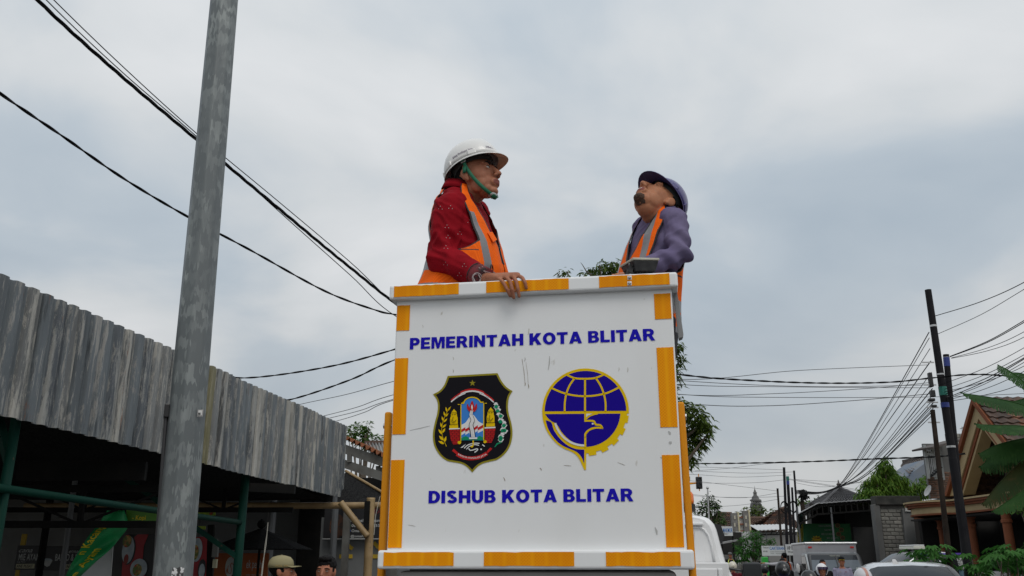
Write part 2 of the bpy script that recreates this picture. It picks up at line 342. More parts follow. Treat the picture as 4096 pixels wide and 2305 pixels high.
# lettering
def letter_line(s_, u0, u1, v0, v1, name):
    x0, _ = pan(u0, v1); x1, _ = pan(u1, v1)
    z0 = (pan(u0, v1)[1] + pan(u1, v1 - (u1 - u0) * 0.0)[1]) / 2 if False else None
    return x0, x1
def lettering(s_, x0, x1, z0, z1, name, par=None, bold=0.018, m_=None, y=-0.0022):
    g = MB(); text(g, s_, lambda a, b: bp(lerp(x0, x1, a), y, lerp(z0, z1, b)), bold); return g.build(name, m_ or M_bluet, par or bk)
HEAVY = {}
def heavy(mb, s_, Fn, gap=0.09):
    """broad black-weight sans capitals built from outlines; unit cap height, Fn(x,y) with x in advance units"""
    def arc(cx, cy, rx, ry, a0, a1, n=10): return [(cx + rx * math.cos(R(lerp(a0, a1, i / n))), cy + ry * math.sin(R(lerp(a0, a1, i / n)))) for i in range(n + 1)]
    S = 0.27
    G = {
     'I': (S, [[(0, 0), (S, 0), (S, 1), (0, 1)]]),
     'L': (0.66, [[(0, 0), (0.66, 0), (0.66, 0.22), (S, 0.22), (S, 1), (0, 1)]]),
     'T': (0.78, [[(0.255, 0), (0.525, 0), (0.525, 0.775), (0.78, 0.775), (0.78, 1), (0, 1), (0, 0.775), (0.255, 0.775)]]),
     'E': (0.70, [[(0, 0), (0.70, 0), (0.70, 0.22), (S, 0.22), (S, 0.40), (0.64, 0.40), (0.64, 0.60), (S, 0.60), (S, 0.785), (0.685, 0.785), (0.685, 1), (0, 1)]]),
     'H': (0.82, [[(0, 0), (S, 0), (S, 0.38), (0.55, 0.38), (0.55, 0), (0.82, 0), (0.82, 1), (0.55, 1), (0.55, 0.62), (S, 0.62), (S, 1), (0, 1)]]),
     'N': (0.82, [[(0, 0), (0.25, 0), (0.25, 0.55), (0.57, 0), (0.82, 0), (0.82, 1), (0.57, 1), (0.57, 0.46), (0.25, 1), (0, 1)]]),
     'M': (1.0, [[(0, 0), (0.23, 0), (0.23, 0.72), (0.41, 0), (0.59, 0), (0.77, 0.72), (0.77, 0), (1.0, 0), (1.0, 1), (0.63, 1), (0.5, 0.42), (0.37, 1), (0, 1)]]),
     'K': (0.88, [[(0, 0), (S, 0), (S, 0.24), (0.38, 0.36), (0.56, 0), (0.88, 0), (0.56, 0.56), (0.86, 1), (0.52, 1), (S, 0.62), (S, 1), (0, 1)]]),
     'A': (0.92, [[(0, 0), (0.28, 0), (0.33, 0.17), (0.59, 0.17), (0.64, 0), (0.92, 0), (0.61, 1), (0.31, 1)], [(0.39, 0.37), (0.46, 0.64), (0.53, 0.37)]]),
     'P': (0.74, [[(0, 0), (S, 0), (S, 0.34)] + arc(0.42, 0.67, 0.32, 0.33, -90, 90) + [(0, 1)], [(S, 0.55), (S, 0.79)] + arc(0.38, 0.67, 0.10, 0.12, 90, -90, 6)]),
     'R': (0.84, [[(0, 0), (S, 0), (S, 0.37), (0.37, 0.37), (0.55, 0), (0.84, 0), (0.63, 0.42)] + arc(0.45, 0.70, 0.32, 0.30, -52, 90) + [(0, 1)], [(S, 0.58), (S, 0.80)] + arc(0.41, 0.69, 0.10, 0.11, 90, -90, 6)]),
     'B': (0.78, [[(0, 0)] + arc(0.46, 0.285, 0.32, 0.285, -90, 62) + arc(0.44, 0.74, 0.29, 0.26, -42, 90) + [(0, 1)], [(S, 0.19), (S, 0.42)] + arc(0.42, 0.305, 0.09, 0.115, 90, -90, 6), [(S, 0.61), (S, 0.81)] + arc(0.40, 0.71, 0.085, 0.10, 90, -90, 6)]),
     'D': (0.82, [[(0, 0)] + arc(0.36, 0.5, 0.46, 0.5, -90, 90, 16) + [(0, 1)], [(S, 0.22), (S, 0.78)] + arc(0.34, 0.5, 0.20, 0.28, 90, -90, 12)]),
     'O': (0.92, [arc(0.46, 0.5, 0.46, 0.52, 0, 350, 28), arc(0.46, 0.5, 0.19, 0.29, 0, 350, 22)]),
     'U': (0.80, [[(0, 1)] + arc(0.40, 0.38, 0.40, 0.40, 180, 360, 16) + [(0.80, 1), (0.53, 1)] + arc(0.40, 0.37, 0.13, 0.16, 360, 180, 10) + [(S, 1)]]),
    }
    sp = arc(0.385, 0.735, 0.24, 0.155, 20, 270, 14) + arc(0.385, 0.275, 0.25, 0.17, 90, -160, 14)
    if 'S' not in HEAVY:
        Lf, Rt = [], []; w_ = 0.115
        pts = [V((p[0], p[1], 0)) for p in sp]
        pts = [p for i, p in enumerate(pts) if i == 0 or (p - pts[i - 1]).length > 0.012]
        for i, p in enumerate(pts):
            t_ = (pts[min(i + 1, len(pts) - 1)] - pts[max(i - 1, 0)]).normalized(); n_ = V((-t_.y, t_.x, 0))
            Lf.append(p + n_ * w_); Rt.append(p - n_ * w_)
        HEAVY['S'] = (Lf, Rt)
    x = 0.0; items = []
    for ch in s_:
        if ch == ' ': x += 0.34; continue
        w_ = 0.78 if ch == 'S' else G[ch][0]
        items.append((ch, x)); x += w_ + gap
    tot = x - gap
    for ch, xo in items:
        if ch == 'S':
            Lf, Rt = HEAVY['S']; k = len(Lf)
            mb.add([Fn((p.x + xo) / tot, p.y) for p in Lf] + [Fn((p.x + xo) / tot, p.y) for p in Rt], [(i, i + 1, k + i + 1, k + i) for i in range(k - 1)])
        else:
            lps = G[ch][1]; flat = [p for l in lps for p in l]
            tr = tessellate_polygon([[V((p[0], p[1], 0)) for p in l] for l in lps])
            mb.add([Fn((p[0] + xo) / tot, p[1]) for p in flat], [tuple(t_) for t_ in tr])
    return mb
def heavy_line(s_, x0, x1, z0, z1):
    Gw = {'I': .27, 'L': .66, 'T': .78, 'E': .70, 'H': .82, 'N': .82, 'M': 1.0, 'K': .88, 'A': .92, 'P': .74, 'R': .84, 'B': .78, 'D': .82, 'O': .92, 'U': .80, 'S': .78}
    ws_ = [sum(Gw[c_] for c_ in w_) + .09 * (len(w_) - 1) for w_ in s_.split()]; tot = sum(ws_) + .44 * (len(ws_) - 1); x = 0.0
    for w_, wd in zip(s_.split(), ws_):
        a0, a1 = lerp(x0, x1, x / tot), lerp(x0, x1, (x + wd) / tot); g = MB(); heavy(g, w_, lambda a, b: bp(lerp(a0, a1, a), -0.0022, lerp(z0, z1, b))); o = g.build('lettering', M_bluet, bk); o['label'] = 'dark blue capitals reading ' + w_.lower(); x += wd + .44
heavy_line('PEMERINTAH KOTA BLITAR', -0.532, 0.478, 2.437, 2.486)
heavy_line('DISHUB KOTA BLITAR', -0.434, 0.367, 1.813, 1.861)

# ---- emblems: outlines traced on the panel's own plane
M_ek = mat('emblem_black', (0.010, 0.009, 0.012), 0.35); M_eg = mat('emblem_gold', (0.30, 0.25, 0.02), 0.4); M_ey = mat('emblem_yellow', (0.78, 0.52, 0.004), 0.4)
M_eb = mat('emblem_blue', (0.05, 0.22, 0.62), 0.4); M_er = mat('emblem_red', (0.50, 0.02, 0.02), 0.4); M_ew = mat('emblem_white', (0.74, 0.74, 0.73), 0.4); M_egr = mat('emblem_green', (0.01, 0.26, 0.12), 0.4)
M_en = mat('emblem_navy', (0.012, 0.003, 0.26), 0.4)
for _m in (M_ek, M_eg, M_ey, M_eb, M_er, M_ew, M_egr, M_en): _m.node_tree.nodes['Principled BSDF'].inputs['Specular IOR Level'].default_value = .06
def embf(u0, v0, sc, lay):
    def Fn(x, y, h):
        lx, lz = pan(u0 + x / sc, v0 + y / sc); return bp(lx, -(0.0012 + 0.0008 * lay + h), lz)
    return Fn
def inset(lp, d):
    n = len(lp); out = []
    A = sum(lp[i][0] * lp[(i + 1) % n][1] - lp[(i + 1) % n][0] * lp[i][1] for i in range(n)); sg = 1 if A > 0 else -1
    for i in range(n):
        p, q, r_ = V(lp[i - 1][:2]), V(lp[i][:2]), V(lp[(i + 1) % n][:2])
        n0 = V((-(q - p).y, (q - p).x)).normalized() * sg; n1 = V((-(r_ - q).y, (r_ - q).x)).normalized() * sg
        m_ = n0 + n1; m_ = m_ / max(0.5, m_.length ** 2 / 2) if m_.length > 1e-6 else n0
        q2 = q + m_ * d; out.append((q2.x, q2.y))
    return out
def cr(pts, n=5): return [(p.x, p.y) for p in catmull(pts, n)]
def ribbon2(pts, w):
    pts = [V(p[:2]) for p in pts]; L_, R_ = [], []
    for i, p in enumerate(pts):
        t_ = (pts[min(i + 1, len(pts) - 1)] - pts[max(i - 1, 0)]).normalized(); n_ = V((-t_.y, t_.x)); ww = w if not isinstance(w, (list, tuple)) else w[i]
        L_.append(tuple(p + n_ * ww / 2)); R_.append(tuple(p - n_ * ww / 2))
    return L_ + R_[::-1]
def sh(lay, mt, name, par, *loopsets, fr=None):
    g = MB()
    for ls in loopsets: g.shape(ls if isinstance(ls[0][0], (list, tuple)) else [ls], fr(lay), 0.0006)
    return g.build(name, mt, par)
# city emblem
E1 = lambda lay: embf(1700, 1450, 3.02, lay)
shield = [(275, 165), (877, 130)] + cr([(877, 130), (925, 225), (985, 298), (1058, 347)])[1:] + cr([(1058, 347), (1018, 420), (1003, 510), (1010, 610), (1040, 720), (1056, 820), (1053, 910), (1025, 1015), (965, 1105), (880, 1172), (790, 1198), (700, 1222), (635, 1262), (572, 1330)])[1:] + \
    cr([(572, 1330), (505, 1262), (440, 1225), (350, 1207), (262, 1187), (180, 1122), (118, 1020), (97, 920), (100, 830), (122, 720), (150, 610), (157, 520), (142, 450), (98, 385)])[1:] + cr([(98, 385), (178, 342), (235, 270), (275, 165)])[1:-1]
em = sh(0, M_eg, 'city_emblem', bk, shield, fr=E1); em['label'] = 'black shield emblem with gold border'
sh(1, M_ek, 'shield_field', em, inset(shield, 22), fr=E1)
star = [(575 + (40 if i % 2 == 0 else 16) * math.sin(i * math.pi / 5), 252 - (40 if i % 2 == 0 else 16) * math.cos(i * math.pi / 5)) for i in range(10)]
sh(2, M_eg, 'star', em, star, fr=E1)
def band(x0, x1, off):   # arched flag ribbon
    return [(x, 318 + off + ((x - 573) / 260.0) ** 2 * 125) for x in [lerp(x0, x1, i / 8) for i in range(9)]]
sh(2, M_er, 'flag_red', em, ribbon2(band(433, 713, 10), 20), ribbon2(band(385, 440, 22), 20), ribbon2(band(705, 772, 22), 20), ribbon2(band(318, 392, 22), 18), ribbon2(band(764, 833, 22), 18), fr=E1)
sh(3, M_ew, 'flag_white', em, ribbon2(band(436, 712, 31), 18), ribbon2(band(382, 490, 42), 18), ribbon2(band(662, 772, 42), 18), ribbon2(band(318, 414, 42), 14), ribbon2(band(734, 833, 42), 14), fr=E1)
arch = [(437, 945), (437, 505), (470, 497)] + [(573 + 100 * math.cos(R(a)), 508 - 85 * math.sin(R(a))) for a in range(170, 5, -12)] + [(680, 490), (712, 495), (712, 945)]
sh(2, M_eb, 'gate_sky', em, arch, fr=E1)
mount = cr([(440, 755), (490, 730), (540, 660), (556, 640)]) + cr([(590, 637), (615, 670), (650, 715), (705, 745)]) + [(705, 865), (440, 880)]
sh(3, M_ew, 'mountain', em, mount, fr=E1)
zig = lambda y: [(440, y + 45), (490, y + 15), (490, y + 40), (540, y + 10), (540, y + 35), (590, y), (590, y + 25), (640, y - 10), (640, y + 20), (705, y - 15)]
sh(4, M_er, 'flag_band', em, zig(770) + [(x, y + 34) for x, y in zig(770)[::-1]], fr=E1)
sh(4, M_eb, 'lake', em, zig(838) + [(705, 945), (440, 945)], fr=E1)
sh(5, M_egr, 'hill', em, [(440, 942), (440, 918), (480, 898), (500, 893), (540, 915), (620, 912), (665, 890), (705, 908), (705, 942)], fr=E1)
riv = cr([(570, 585), (560, 640), (580, 700), (560, 760), (575, 830), (585, 905)], 5)
sh(6, M_ek, 'river_outline', em, ribbon2(riv, [34 + i * 1.2 for i in range(len(riv))]), fr=E1)
sh(7, M_ew, 'river', em, ribbon2([(x - 12, y) for x, y in riv], [9 + i * .35 for i in range(len(riv))]), ribbon2(riv, [9 + i * .35 for i in range(len(riv))]), ribbon2([(x + 13, y) for x, y in riv], [9 + i * .35 for i in range(len(riv))]), [(537, 910), (635, 908), (635, 928), (537, 930)], fr=E1)
fl = cr([(540, 598), (512, 560), (514, 500), (538, 545), (548, 520), (572, 466), (596, 520), (604, 545), (622, 498), (632, 550), (606, 595), (575, 602)]) 
sh(5, M_er, 'flame', em, fl, fr=E1)
sh(8, M_ew, 'flame_core', em, cr([(572, 580), (562, 545), (572, 512), (582, 545), (576, 580)])[:-1], fr=E1)
sh(4, M_ey, 'gate', em, ribbon2([(400, 511), (437, 511), (437, 940), (432, 965)], 11), ribbon2([(748, 496), (712, 496), (712, 930), (720, 955)], 11), ribbon2([(440, 497), (468, 497)] + [(573 + 104 * math.cos(R(a)), 506 - 82 * math.sin(R(a))) for a in range(172, 5, -12)] + [(680, 484), (712, 484)], 13), [(418 + 22 * math.cos(R(a)), 970 + 20 * math.sin(R(a))) for a in range(0, 360, 30)], [(728 + 20 * math.cos(R(a)), 960 + 19 * math.sin(R(a))) for a in range(0, 360, 30)], fr=E1)
for ox, oy in ((352, 0), (795, -20)):
    st = [[(ox - 28, 605 + oy), (ox, 565 + oy), (ox + 32, 600 + oy), (ox + 35, 612 + oy), (ox - 32, 615 + oy)], [(ox + 38 * math.cos(R(a)), 640 + oy + 38 * math.sin(R(a))) for a in range(0, 360, 24)], cr([(ox - 42, 765 + oy), (ox - 46, 690 + oy), (ox - 30, 650 + oy), (ox + 32, 648 + oy), (ox + 46, 690 + oy), (ox + 44, 765 + oy)]),
          [(ox - 54, 800 + oy), (ox - 52, 760 + oy), (ox + 50, 755 + oy), (ox + 52, 795 + oy)]]
    s_o = None
    g = MB()
    for i, l in enumerate(st): g.shape([l], embf(1700, 1450, 3.02, 3 + 0.35 * i), 0.0005)
    s_o = g.build('guardian_figure', M_ey, em)
    sh(7, M_ek, 'figure_lines', em, ribbon2([(ox - 30, 612 + oy), (ox + 34, 610 + oy)], 4), ribbon2([(ox - 24, 628 + oy), (ox - 8, 634 + oy)], 6), ribbon2([(ox + 24, 626 + oy), (ox + 8, 632 + oy)], 6), ribbon2(cr([(ox - 8, 660 + oy), (ox - 14, 700 + oy), (ox + 2, 725 + oy), (ox + 30, 695 + oy)]), 5), ribbon2([(ox - 44, 752 + oy), (ox + 44, 748 + oy)], 5), ribbon2([(ox - 32, 690 + oy), (ox - 30, 725 + oy), (ox, 735 + oy)], 4), fr=E1)
for pl in ([(296, 812), (422, 805), (420, 945), (400, 990), (342, 992), (312, 930)], [(728, 800), (852, 795), (840, 900), (805, 972), (745, 975), (730, 940)]):
    sh(3, M_er, 'brick_pillar', em, pl, fr=E1)
    lx0 = min(p[0] for p in pl); lx1 = max(p[0] for p in pl); ln = []
    for r_ in range(1, 8):
        y = 808 + r_ * 24; ins = max(0, (y - 900) * 0.55); ln.append(ribbon2([(lx0 + (ins if lx0 < 500 else 2), y), (lx1 - (ins if lx0 > 500 else 2), y)], 3.5))
        for c_ in range(3): xx = lx0 + 22 + c_ * 44 + (r_ % 2) * 20; ln.append(ribbon2([(xx, y), (xx, y - 24)], 3.5)) if lx0 + ins < xx < lx1 - ins else None
    sh(4, M_ek, 'brick_joints', em, *ln, fr=E1)
sh(5, M_ew, 'pillar_cap', em, [(294, 800), (424, 795), (424, 808), (294, 814)], [(722, 786), (854, 780), (854, 796), (722, 802)], fr=E1)
def leaf2(cx, cy, ang, L_, w): 
    c_, s_ = math.cos(R(ang)), math.sin(R(ang)); o_ = [(0, 0), (0.25, 0.42), (0.55, 0.5), (1, 0), (0.55, -0.5), (0.25, -0.42)]
    return [(cx + x * L_ * c_ - y * w * s_, cy + x * L_ * s_ + y * w * c_) for x, y in o_]
stem = [(262, 1018), (215, 900), (205, 800), (225, 700), (262, 610), (315, 538)]
lv = [leaf2(*a) for a in ((235, 985, 205, 80, 30), (225, 945, 228, 80, 30), (238, 965, 285, 75, 26), (208, 870, 235, 75, 26), (212, 855, 300, 70, 24), (206, 790, 255, 65, 22), (212, 790, 320, 65, 22), (222, 710, 255, 60, 20), (226, 725, 315, 65, 20), (243, 650, 255, 58, 18), (248, 660, 310, 58, 18), (268, 600, 255, 62, 20), (275, 590, 305, 68, 18))]
sh(2, M_ey, 'rice_sprig', em, ribbon2(cr(stem), 5), *lv, fr=E1)
cot = [(862, 540), (880, 575), (915, 650), (915, 700), (955, 765), (940, 815), (965, 830), (915, 900), (915, 935)]
sh(2, M_ew, 'cotton_bolls', em, *[[(x + 24 * math.cos(R(a)) * (1 + .25 * math.sin(5 * R(a))), y + 20 * math.sin(R(a))) for a in range(0, 360, 20)] for x, y in ((858, 505), (890, 625), (958, 728), (935, 868))], *[leaf2(x - 32, y + 6, -8, 74, 66) for x, y in cot], fr=E1)
sh(3, M_egr, 'cotton_leaves', em, *[leaf2(x - 26, y + 6, a, 58, 46) for (x, y), a in zip(cot, (-20, 15, -10, 25, -15, 10, -25, 5, -20))], [(840, 1022), (868, 978), (925, 960), (930, 972), (880, 992), (850, 1025)], fr=E1)
sh(3, M_ew, 'water_swirls', em, [(432, 1030), (500, 985), (455, 1034)], ribbon2(cr([(475, 1040), (520, 1000), (590, 978), (660, 980)]), 11), ribbon2(cr([(503, 1052), (540, 1015), (600, 995), (655, 1004)]), 10), ribbon2(cr([(530, 1040), (555, 1065), (630, 1045), (635, 1062), (600, 1090)]), 12), [(698, 990), (728, 1012), (718, 1020), (692, 998)], [(680 + 10 * math.cos(R(a)), 1052 + 10 * math.sin(R(a))) for a in range(0, 360, 40)], fr=E1)
sh(4, M_ey, 'spout', em, ribbon2(cr([(585, 930), (583, 1000), (572, 1022), (553, 1014)]), 15), fr=E1)
rb = cr([(385, 1108), (470, 1150), (570, 1160), (670, 1143), (752, 1098)])
sh(2, M_er, 'motto_ribbon', em, ribbon2(rb, 46), [(328, 1068), (350, 1045), (395, 1085), (382, 1112)], [(815, 1045), (790, 1028), (748, 1075), (758, 1100)], fr=E1)
g = MB(); f5 = E1(4)
def motto(a, b):
    x = lerp(402, 748, a); yc = 1160 - ((x - 572) / 180) ** 2 * 52 + 0; dyx = -2 * (x - 572) / 180 ** 2 * 52
    return f5(x - (b - 0.5) * 24 * dyx * -1 * 0.5, yc - (b - 0.5) * 26, 0)
text(g, 'KRIDHA HANGUDI JAYA', motto, 0.012); g.build('motto', M_ew, em)
# transport emblem
E2 = lambda lay: embf(2120, 1440, 3.02, lay)
CX, CY, RR_ = 671, 628, 524
def pol(r_, a, sx=1.0): return (CX + r_ * sx * math.cos(R(a)), CY - r_ * math.sin(R(a)))
gear = []
tooth = 0
for k in range(6):
    a0 = -3 - k * 15.2
    gear += [pol(497, a0), pol(497, a0 - 3.2), pol(527, a0 - 3.4), pol(527, a0 - 12.2), pol(497, a0 - 12.4)] if k < 6 else []
lowl = cr([(147, 620), (160, 740), (215, 880), (320, 1010), (420, 1075), (520, 1120), (590, 1190), (655, 1330)], 6)
outer = [pol(RR_, a) for a in range(0, 181, 5)] + lowl[1:] + [(677, 1330), (679, 1130), (706, 1128), (714, 1160), (803, 1146), (799, 1108), (858, 1092), (876, 1122), (952, 1082), (936, 1048), (990, 1014), (1012, 1037), (1074, 972), (1054, 947), (1090, 897), (1117, 913), (1157, 833), (1130, 820), (1152, 760), (1180, 762), (1194, 674), (1172, 672), (1172, 650), (1195, 648)]
e2 = sh(0, M_ey, 'transport_emblem', bk, outer, fr=E2); e2['label'] = 'round navy and yellow globe emblem with a bird head and gear'
up = [(178, 622)] + [pol(493, a) for a in range(178, 0, -5)] + [(1164, 616)]
sh(1, M_en, 'globe', e2, up, fr=E2)
lt1 = cr([(445, 182), (540, 222), (670, 230), (790, 220), (895, 178)]); lt2 = cr([(262, 342), (400, 400), (540, 432), (671, 440), (800, 430), (940, 398), (1075, 335)])
sh(2, M_ey, 'graticule', e2, ribbon2(lt1, 22), ribbon2(lt2, 22), [(654, 232), (677, 232), (677, 622), (654, 622)], ribbon2(cr([(540, 222), (480, 310), (440, 410), (422, 520), (420, 624)]), 22), ribbon2(cr([(793, 218), (850, 305), (890, 405), (912, 510), (914, 622)]), 22), fr=E2)
ll = [(182, 656), (656, 652), (656, 748), (790, 750), (786, 792), (856, 806), (740, 818), (680, 860), (656, 900), (656, 1024)] + cr([(656, 1024), (560, 1010), (470, 960), (390, 880), (340, 800), (322, 768), (372, 768), (300, 760), (235, 720), (182, 656)])[1:-1]
sh(1, M_en, 'bird_wing', e2, ll, fr=E2)
rr = [(680, 652), (1093, 650)] + [(CX - 3 + 425 * math.cos(R(a)), CY - 5 + 428 * math.sin(R(a))) for a in range(4, 90, 6)] + [(680, 1048), (680, 905), (720, 858), (790, 832), (888, 837), (868, 790), (803, 770), (780, 732), (735, 726), (680, 726)]
sh(1, M_en, 'sea', e2, rr, fr=E2)
sh(2, M_ew, 'wing_highlight', e2, [(680, 652), (752, 652), (700, 676), (680, 698)], fr=E2)
sh(2, M_ey, 'wing_arc', e2, ribbon2(cr([(676, 718), (715, 682), (770, 660), (820, 650)]), 18), ribbon2(cr([(660, 738), (735, 737), (775, 745), (795, 782), (850, 790), (876, 825)]), 22), ribbon2(cr([(667, 940), (672, 890), (720, 845), (790, 822), (872, 822)]), 22), [(656, 930), (680, 930), (680, 1060), (656, 1060)], fr=E2)
sh(3, M_ew, 'bird_eye', e2, [(758 + 12 * math.cos(R(a)), 773 + 12 * math.sin(R(a))) for a in range(0, 360, 30)], fr=E2)
sh(2, M_ew, 'tail_highlight', e2, ribbon2(cr([(306, 768), (340, 850), (400, 930), (480, 990), (570, 1025), (656, 1036)]), 25), fr=E2)
sh(1, M_en, 'tail_feather', e2, cr([(190, 730), (258, 758), (290, 850), (360, 950), (450, 1030), (550, 1075), (656, 1085)]) + [(655, 1255)] + cr([(655, 1255), (620, 1170), (560, 1110), (480, 1075), (370, 1020), (280, 930), (220, 830), (190, 730)])[1:-1], fr=E2)
# stains and scratches on the panel
M_stain = mat('brown_stain', (0.22, 0.16, 0.10), 0.8, col2=(0.5, 0.48, 0.42), nscale=30, lo=0.4, hi=0.6)
M_scuff = mat('grey_scuff', (0.45, 0.45, 0.44), 0.7)
st = [(2088, 1436, 2100, 1530, 2.5), (2100, 1530, 2100, 1544, 5), (2104, 1450, 2113, 1538, 2), (2113, 1538, 2114, 1554, 5), (2116, 1315, 2112, 1340, 4), (2476, 1470, 2474, 1486, 3), (2511, 1470, 2510, 1489, 4), (1812, 1428, 1814, 1440, 3), (1812, 1478, 1813, 1491, 3), (2160, 1872, 2166, 1882, 5), (2014, 1910, 2020, 1925, 4), (2255, 1862, 2285, 1864, 2), (1690, 1300, 1692, 1312, 2), (2580, 1195, 2574, 1198, 2), (1634, 2100, 1662, 2106, 2), (2470, 1850, 2500, 1862, 2)]
for i, (a, b_, c_, d_, w_) in enumerate(st):
    g = MB(); m0 = ((a + c_) / 2 + 1.5, (b_ + d_) / 2)
    w_ *= .75; lp = ribbon2([(a, b_), m0, (c_, d_)], [w_ * 0.5, w_, w_ * 0.6]); g.shape([lp], lambda x, y, h: bp(pan(x, y)[0], -0.0007 - h, pan(x, y)[1]), 0.0004); g.build('stain', M_stain, bk)
for (a, b_, c_, d_, w_) in ((2198, 1425, 2193, 1480, 5), (1640, 1722, 1720, 1704, 3), (2674, 1725, 2680, 1740, 10), (2676, 1768, 2684, 1776, 14), (2620, 2110, 2628, 2140, 9), (2640, 1830, 2655, 1836, 4), (2100, 1430, 2098, 1446, 4)):
    g = MB(); lp = ribbon2([(a, b_), ((a + c_) / 2 + 2, (b_ + d_) / 2), (c_, d_)], [w_ * .4, w_, w_ * .4]); g.shape([lp], lambda x, y, h: bp(pan(x, y)[0], -0.0006 - h, pan(x, y)[1]), 0.0003); g.build('scuff', M_scuff, bk)
# guard posts, lower box, edge trim
for (ut, vt, ub, vb) in ((1556, 1650, 1526, 2300), (2722, 1610, 2771, 2305)):
    o_ = BC + BEY * 0.09; a = PP(ut, vt, o_, BEY); b_ = PP(ub, vb, o_, BEY); b_ = b_ + (b_ - a) * 0.6
    g = MB(); g.bar(a, b_, 0.028, 0.04, up=BEY); po = bev(g.build('guard_post', M_yel, bk), 0.009, 3)
    q = a.lerp(b_, 0.055); s_ = 1 if ut < 2000 else -1
    g = MB(); g.tube([q, q + BEX * 0.045 * s_], 0.006, 8); g.tube([q - BEX * .02 * s_, q - BEX * 0.013 * s_], 0.012, 6); g.build('bolt', M_steel, po)
g = MB(); g.box(bp(-0.02, 0.30, 1.35), (1.07, 0.56, 0.42), M=BM); bev(g.build('lower_box', M_greyp, bk), 0.02)
g = MB(); q = [PP(u, v, BC + BEY * 0.06, BEY) for u, v in ((2694, 1160), (2708, 1163), (2734, 1338), (2730, 1348), (2716, 1353), (2706, 1270))]
g.add(q + [p + BEY * 0.05 for p in q], [(0, 1, 2, 3, 4, 5), (11, 10, 9, 8, 7, 6)] + [(i, (i + 1) % 6, 6 + (i + 1) % 6, 6 + i) for i in range(6)]); g.build('edge_trim', M_rub, bk)

# work lamp bolted on the rim
M_lampb = mat('lamp_black', (0.010, 0.010, 0.011), 0.55, col2=(0.03, 0.03, 0.03), nscale=30)
M_cream = mat('aged_cream', (0.55, 0.53, 0.44), 0.5, col2=(0.42, 0.40, 0.32), nscale=12)
lc = PP(2558, 1052, BC + BEY * 0.10, BEY)
lamp = thing('work_lamp', 'small black finned work lamp with pale lens frame on bucket rim', 'lamp', bp(0.34, 0.02, 2.713))
LM = BM @ Matrix.Rotation(R(-4), 3, 'Y') @ Matrix.Rotation(R(4), 3, 'X') @ Matrix.Rotation(R(28), 3, 'Z')
def lp_(x, y, z): return lc + LM @ V((x, y, z))
g = MB(); g.box(lc, (0.125, 0.125, 0.01), M=LM); bev(g.build('lens_frame', M_cream, lamp), 0.003)
g = MB(); g.box(lp_(0, 0, 0.006), (0.10, 0.10, 0.004), M=LM); g.build('lens', mat('lens_glass', (0.6, 0.62, 0.6), 0.1), lamp)
vs = [lp_(x * 0.060, y * 0.060, -0.006) for x, y in ((-1, -1), (1, -1), (1, 1), (-1, 1))] + [lp_(x * 0.046, y * 0.046, -0.05) for x, y in ((-1, -1), (1, -1), (1, 1), (-1, 1))]
g = MB(); g.add(vs, [(0, 3, 2, 1), (4, 5, 6, 7)] + [(i, (i + 1) % 4, 4 + (i + 1) % 4, 4 + i) for i in range(4)]); bev(g.build('housing', M_lampb, lamp), 0.004)
for k in range(7):
    g = MB(); g.box(lp_(-0.036 + k * 0.012, 0, -0.052), (0.003, 0.075, 0.014), M=LM); g.build('cooling_fin', M_lampb, lamp)
g = MB(); b0 = bp(pan(2519, 1090, 0.05)[0], 0.05, 2.713)
g.bar(b0, b0 + V((0, 0, 0.03)), 0.03, 0.008); g.bar(b0 + V((0, 0, 0.03)), lp_(-0.05, -0.03, -0.012), 0.012, 0.02); g.bar(b0 + V((0, 0, 0.028)), lp_(-0.045, 0.03, -0.012), 0.012, 0.02)
g.box(lp_(-0.05, 0, -0.016), (0.018, 0.09, 0.024), M=LM); g.build('bracket', M_lampb, lamp)
g = MB(); g.tube([b0 + V((-0.0, -0.02, 0.012)), b0 + V((0, 0.02, 0.012))], 0.007, 6); g.tube([lp_(-0.062, -0.02, -0.014), lp_(-0.035, -0.03, -0.014)], 0.006, 6); g.build('bracket_bolt', M_steel, lamp)

# ================================================================== TRUCK
M_cab = mat('white_truck_paint', (0.80, 0.80, 0.80), 0.28, coat=0.4, col2=(0.75, 0.75, 0.745), nscale=3, lo=.5, hi=.8)
M_dark = mat('dark_glass', (0.015, 0.017, 0.02), 0.08, spec=0.6); M_tyre = mat('tyre_rubber', (0.02, 0.02, 0.02), 0.8); M_chas = mat('chassis_black', (0.02, 0.02, 0.02), 0.6)
tk = thing('lift_truck', 'white lift truck cab with amber beacon standing behind the bucket', 'truck', bp(0, 4.0, 0))
CB = 4.75
_cp = [PP(u, v, BC + BEY * CB, BEY) for u, v in ((2945, 2330), (2905, 2250), (2885, 2180), (2868, 2118), (2858, 2096), (2838, 2074), (2815, 2065), (2780, 2060))]
_cp = [((p - BC).dot(BEX) + 0.02, p.z) for p in _cp]
def cabsec(y, s_=1.0, dz=0.0):
    pr = [(_cp[0][0], 0.55)] + _cp + [(0.3, _cp[-1][1] + .02), (0, _cp[-1][1] + .022)]
    pts = [(x * s_, z + (dz if z > 1.5 else 0)) for x, z in pr]
    full = pts + [(-x, z) for x, z in pts[::-1][1:]]
    return [bp(-0.02 + x, y, z) for x, z in full]
ys = [(CB, 0.955, -0.02), (CB + 0.03, 0.985, -0.005), (CB + 0.08, 1.0, 0), (CB + 1.0, 1.0, 0.0), (CB + 1.25, 0.985, -0.02), (CB + 1.62, 0.94, -0.12)]
g = MB(); secs = [cabsec(*a) for a in ys]; n = len(secs[0]); g.v = [p for s_ in secs for p in s_]
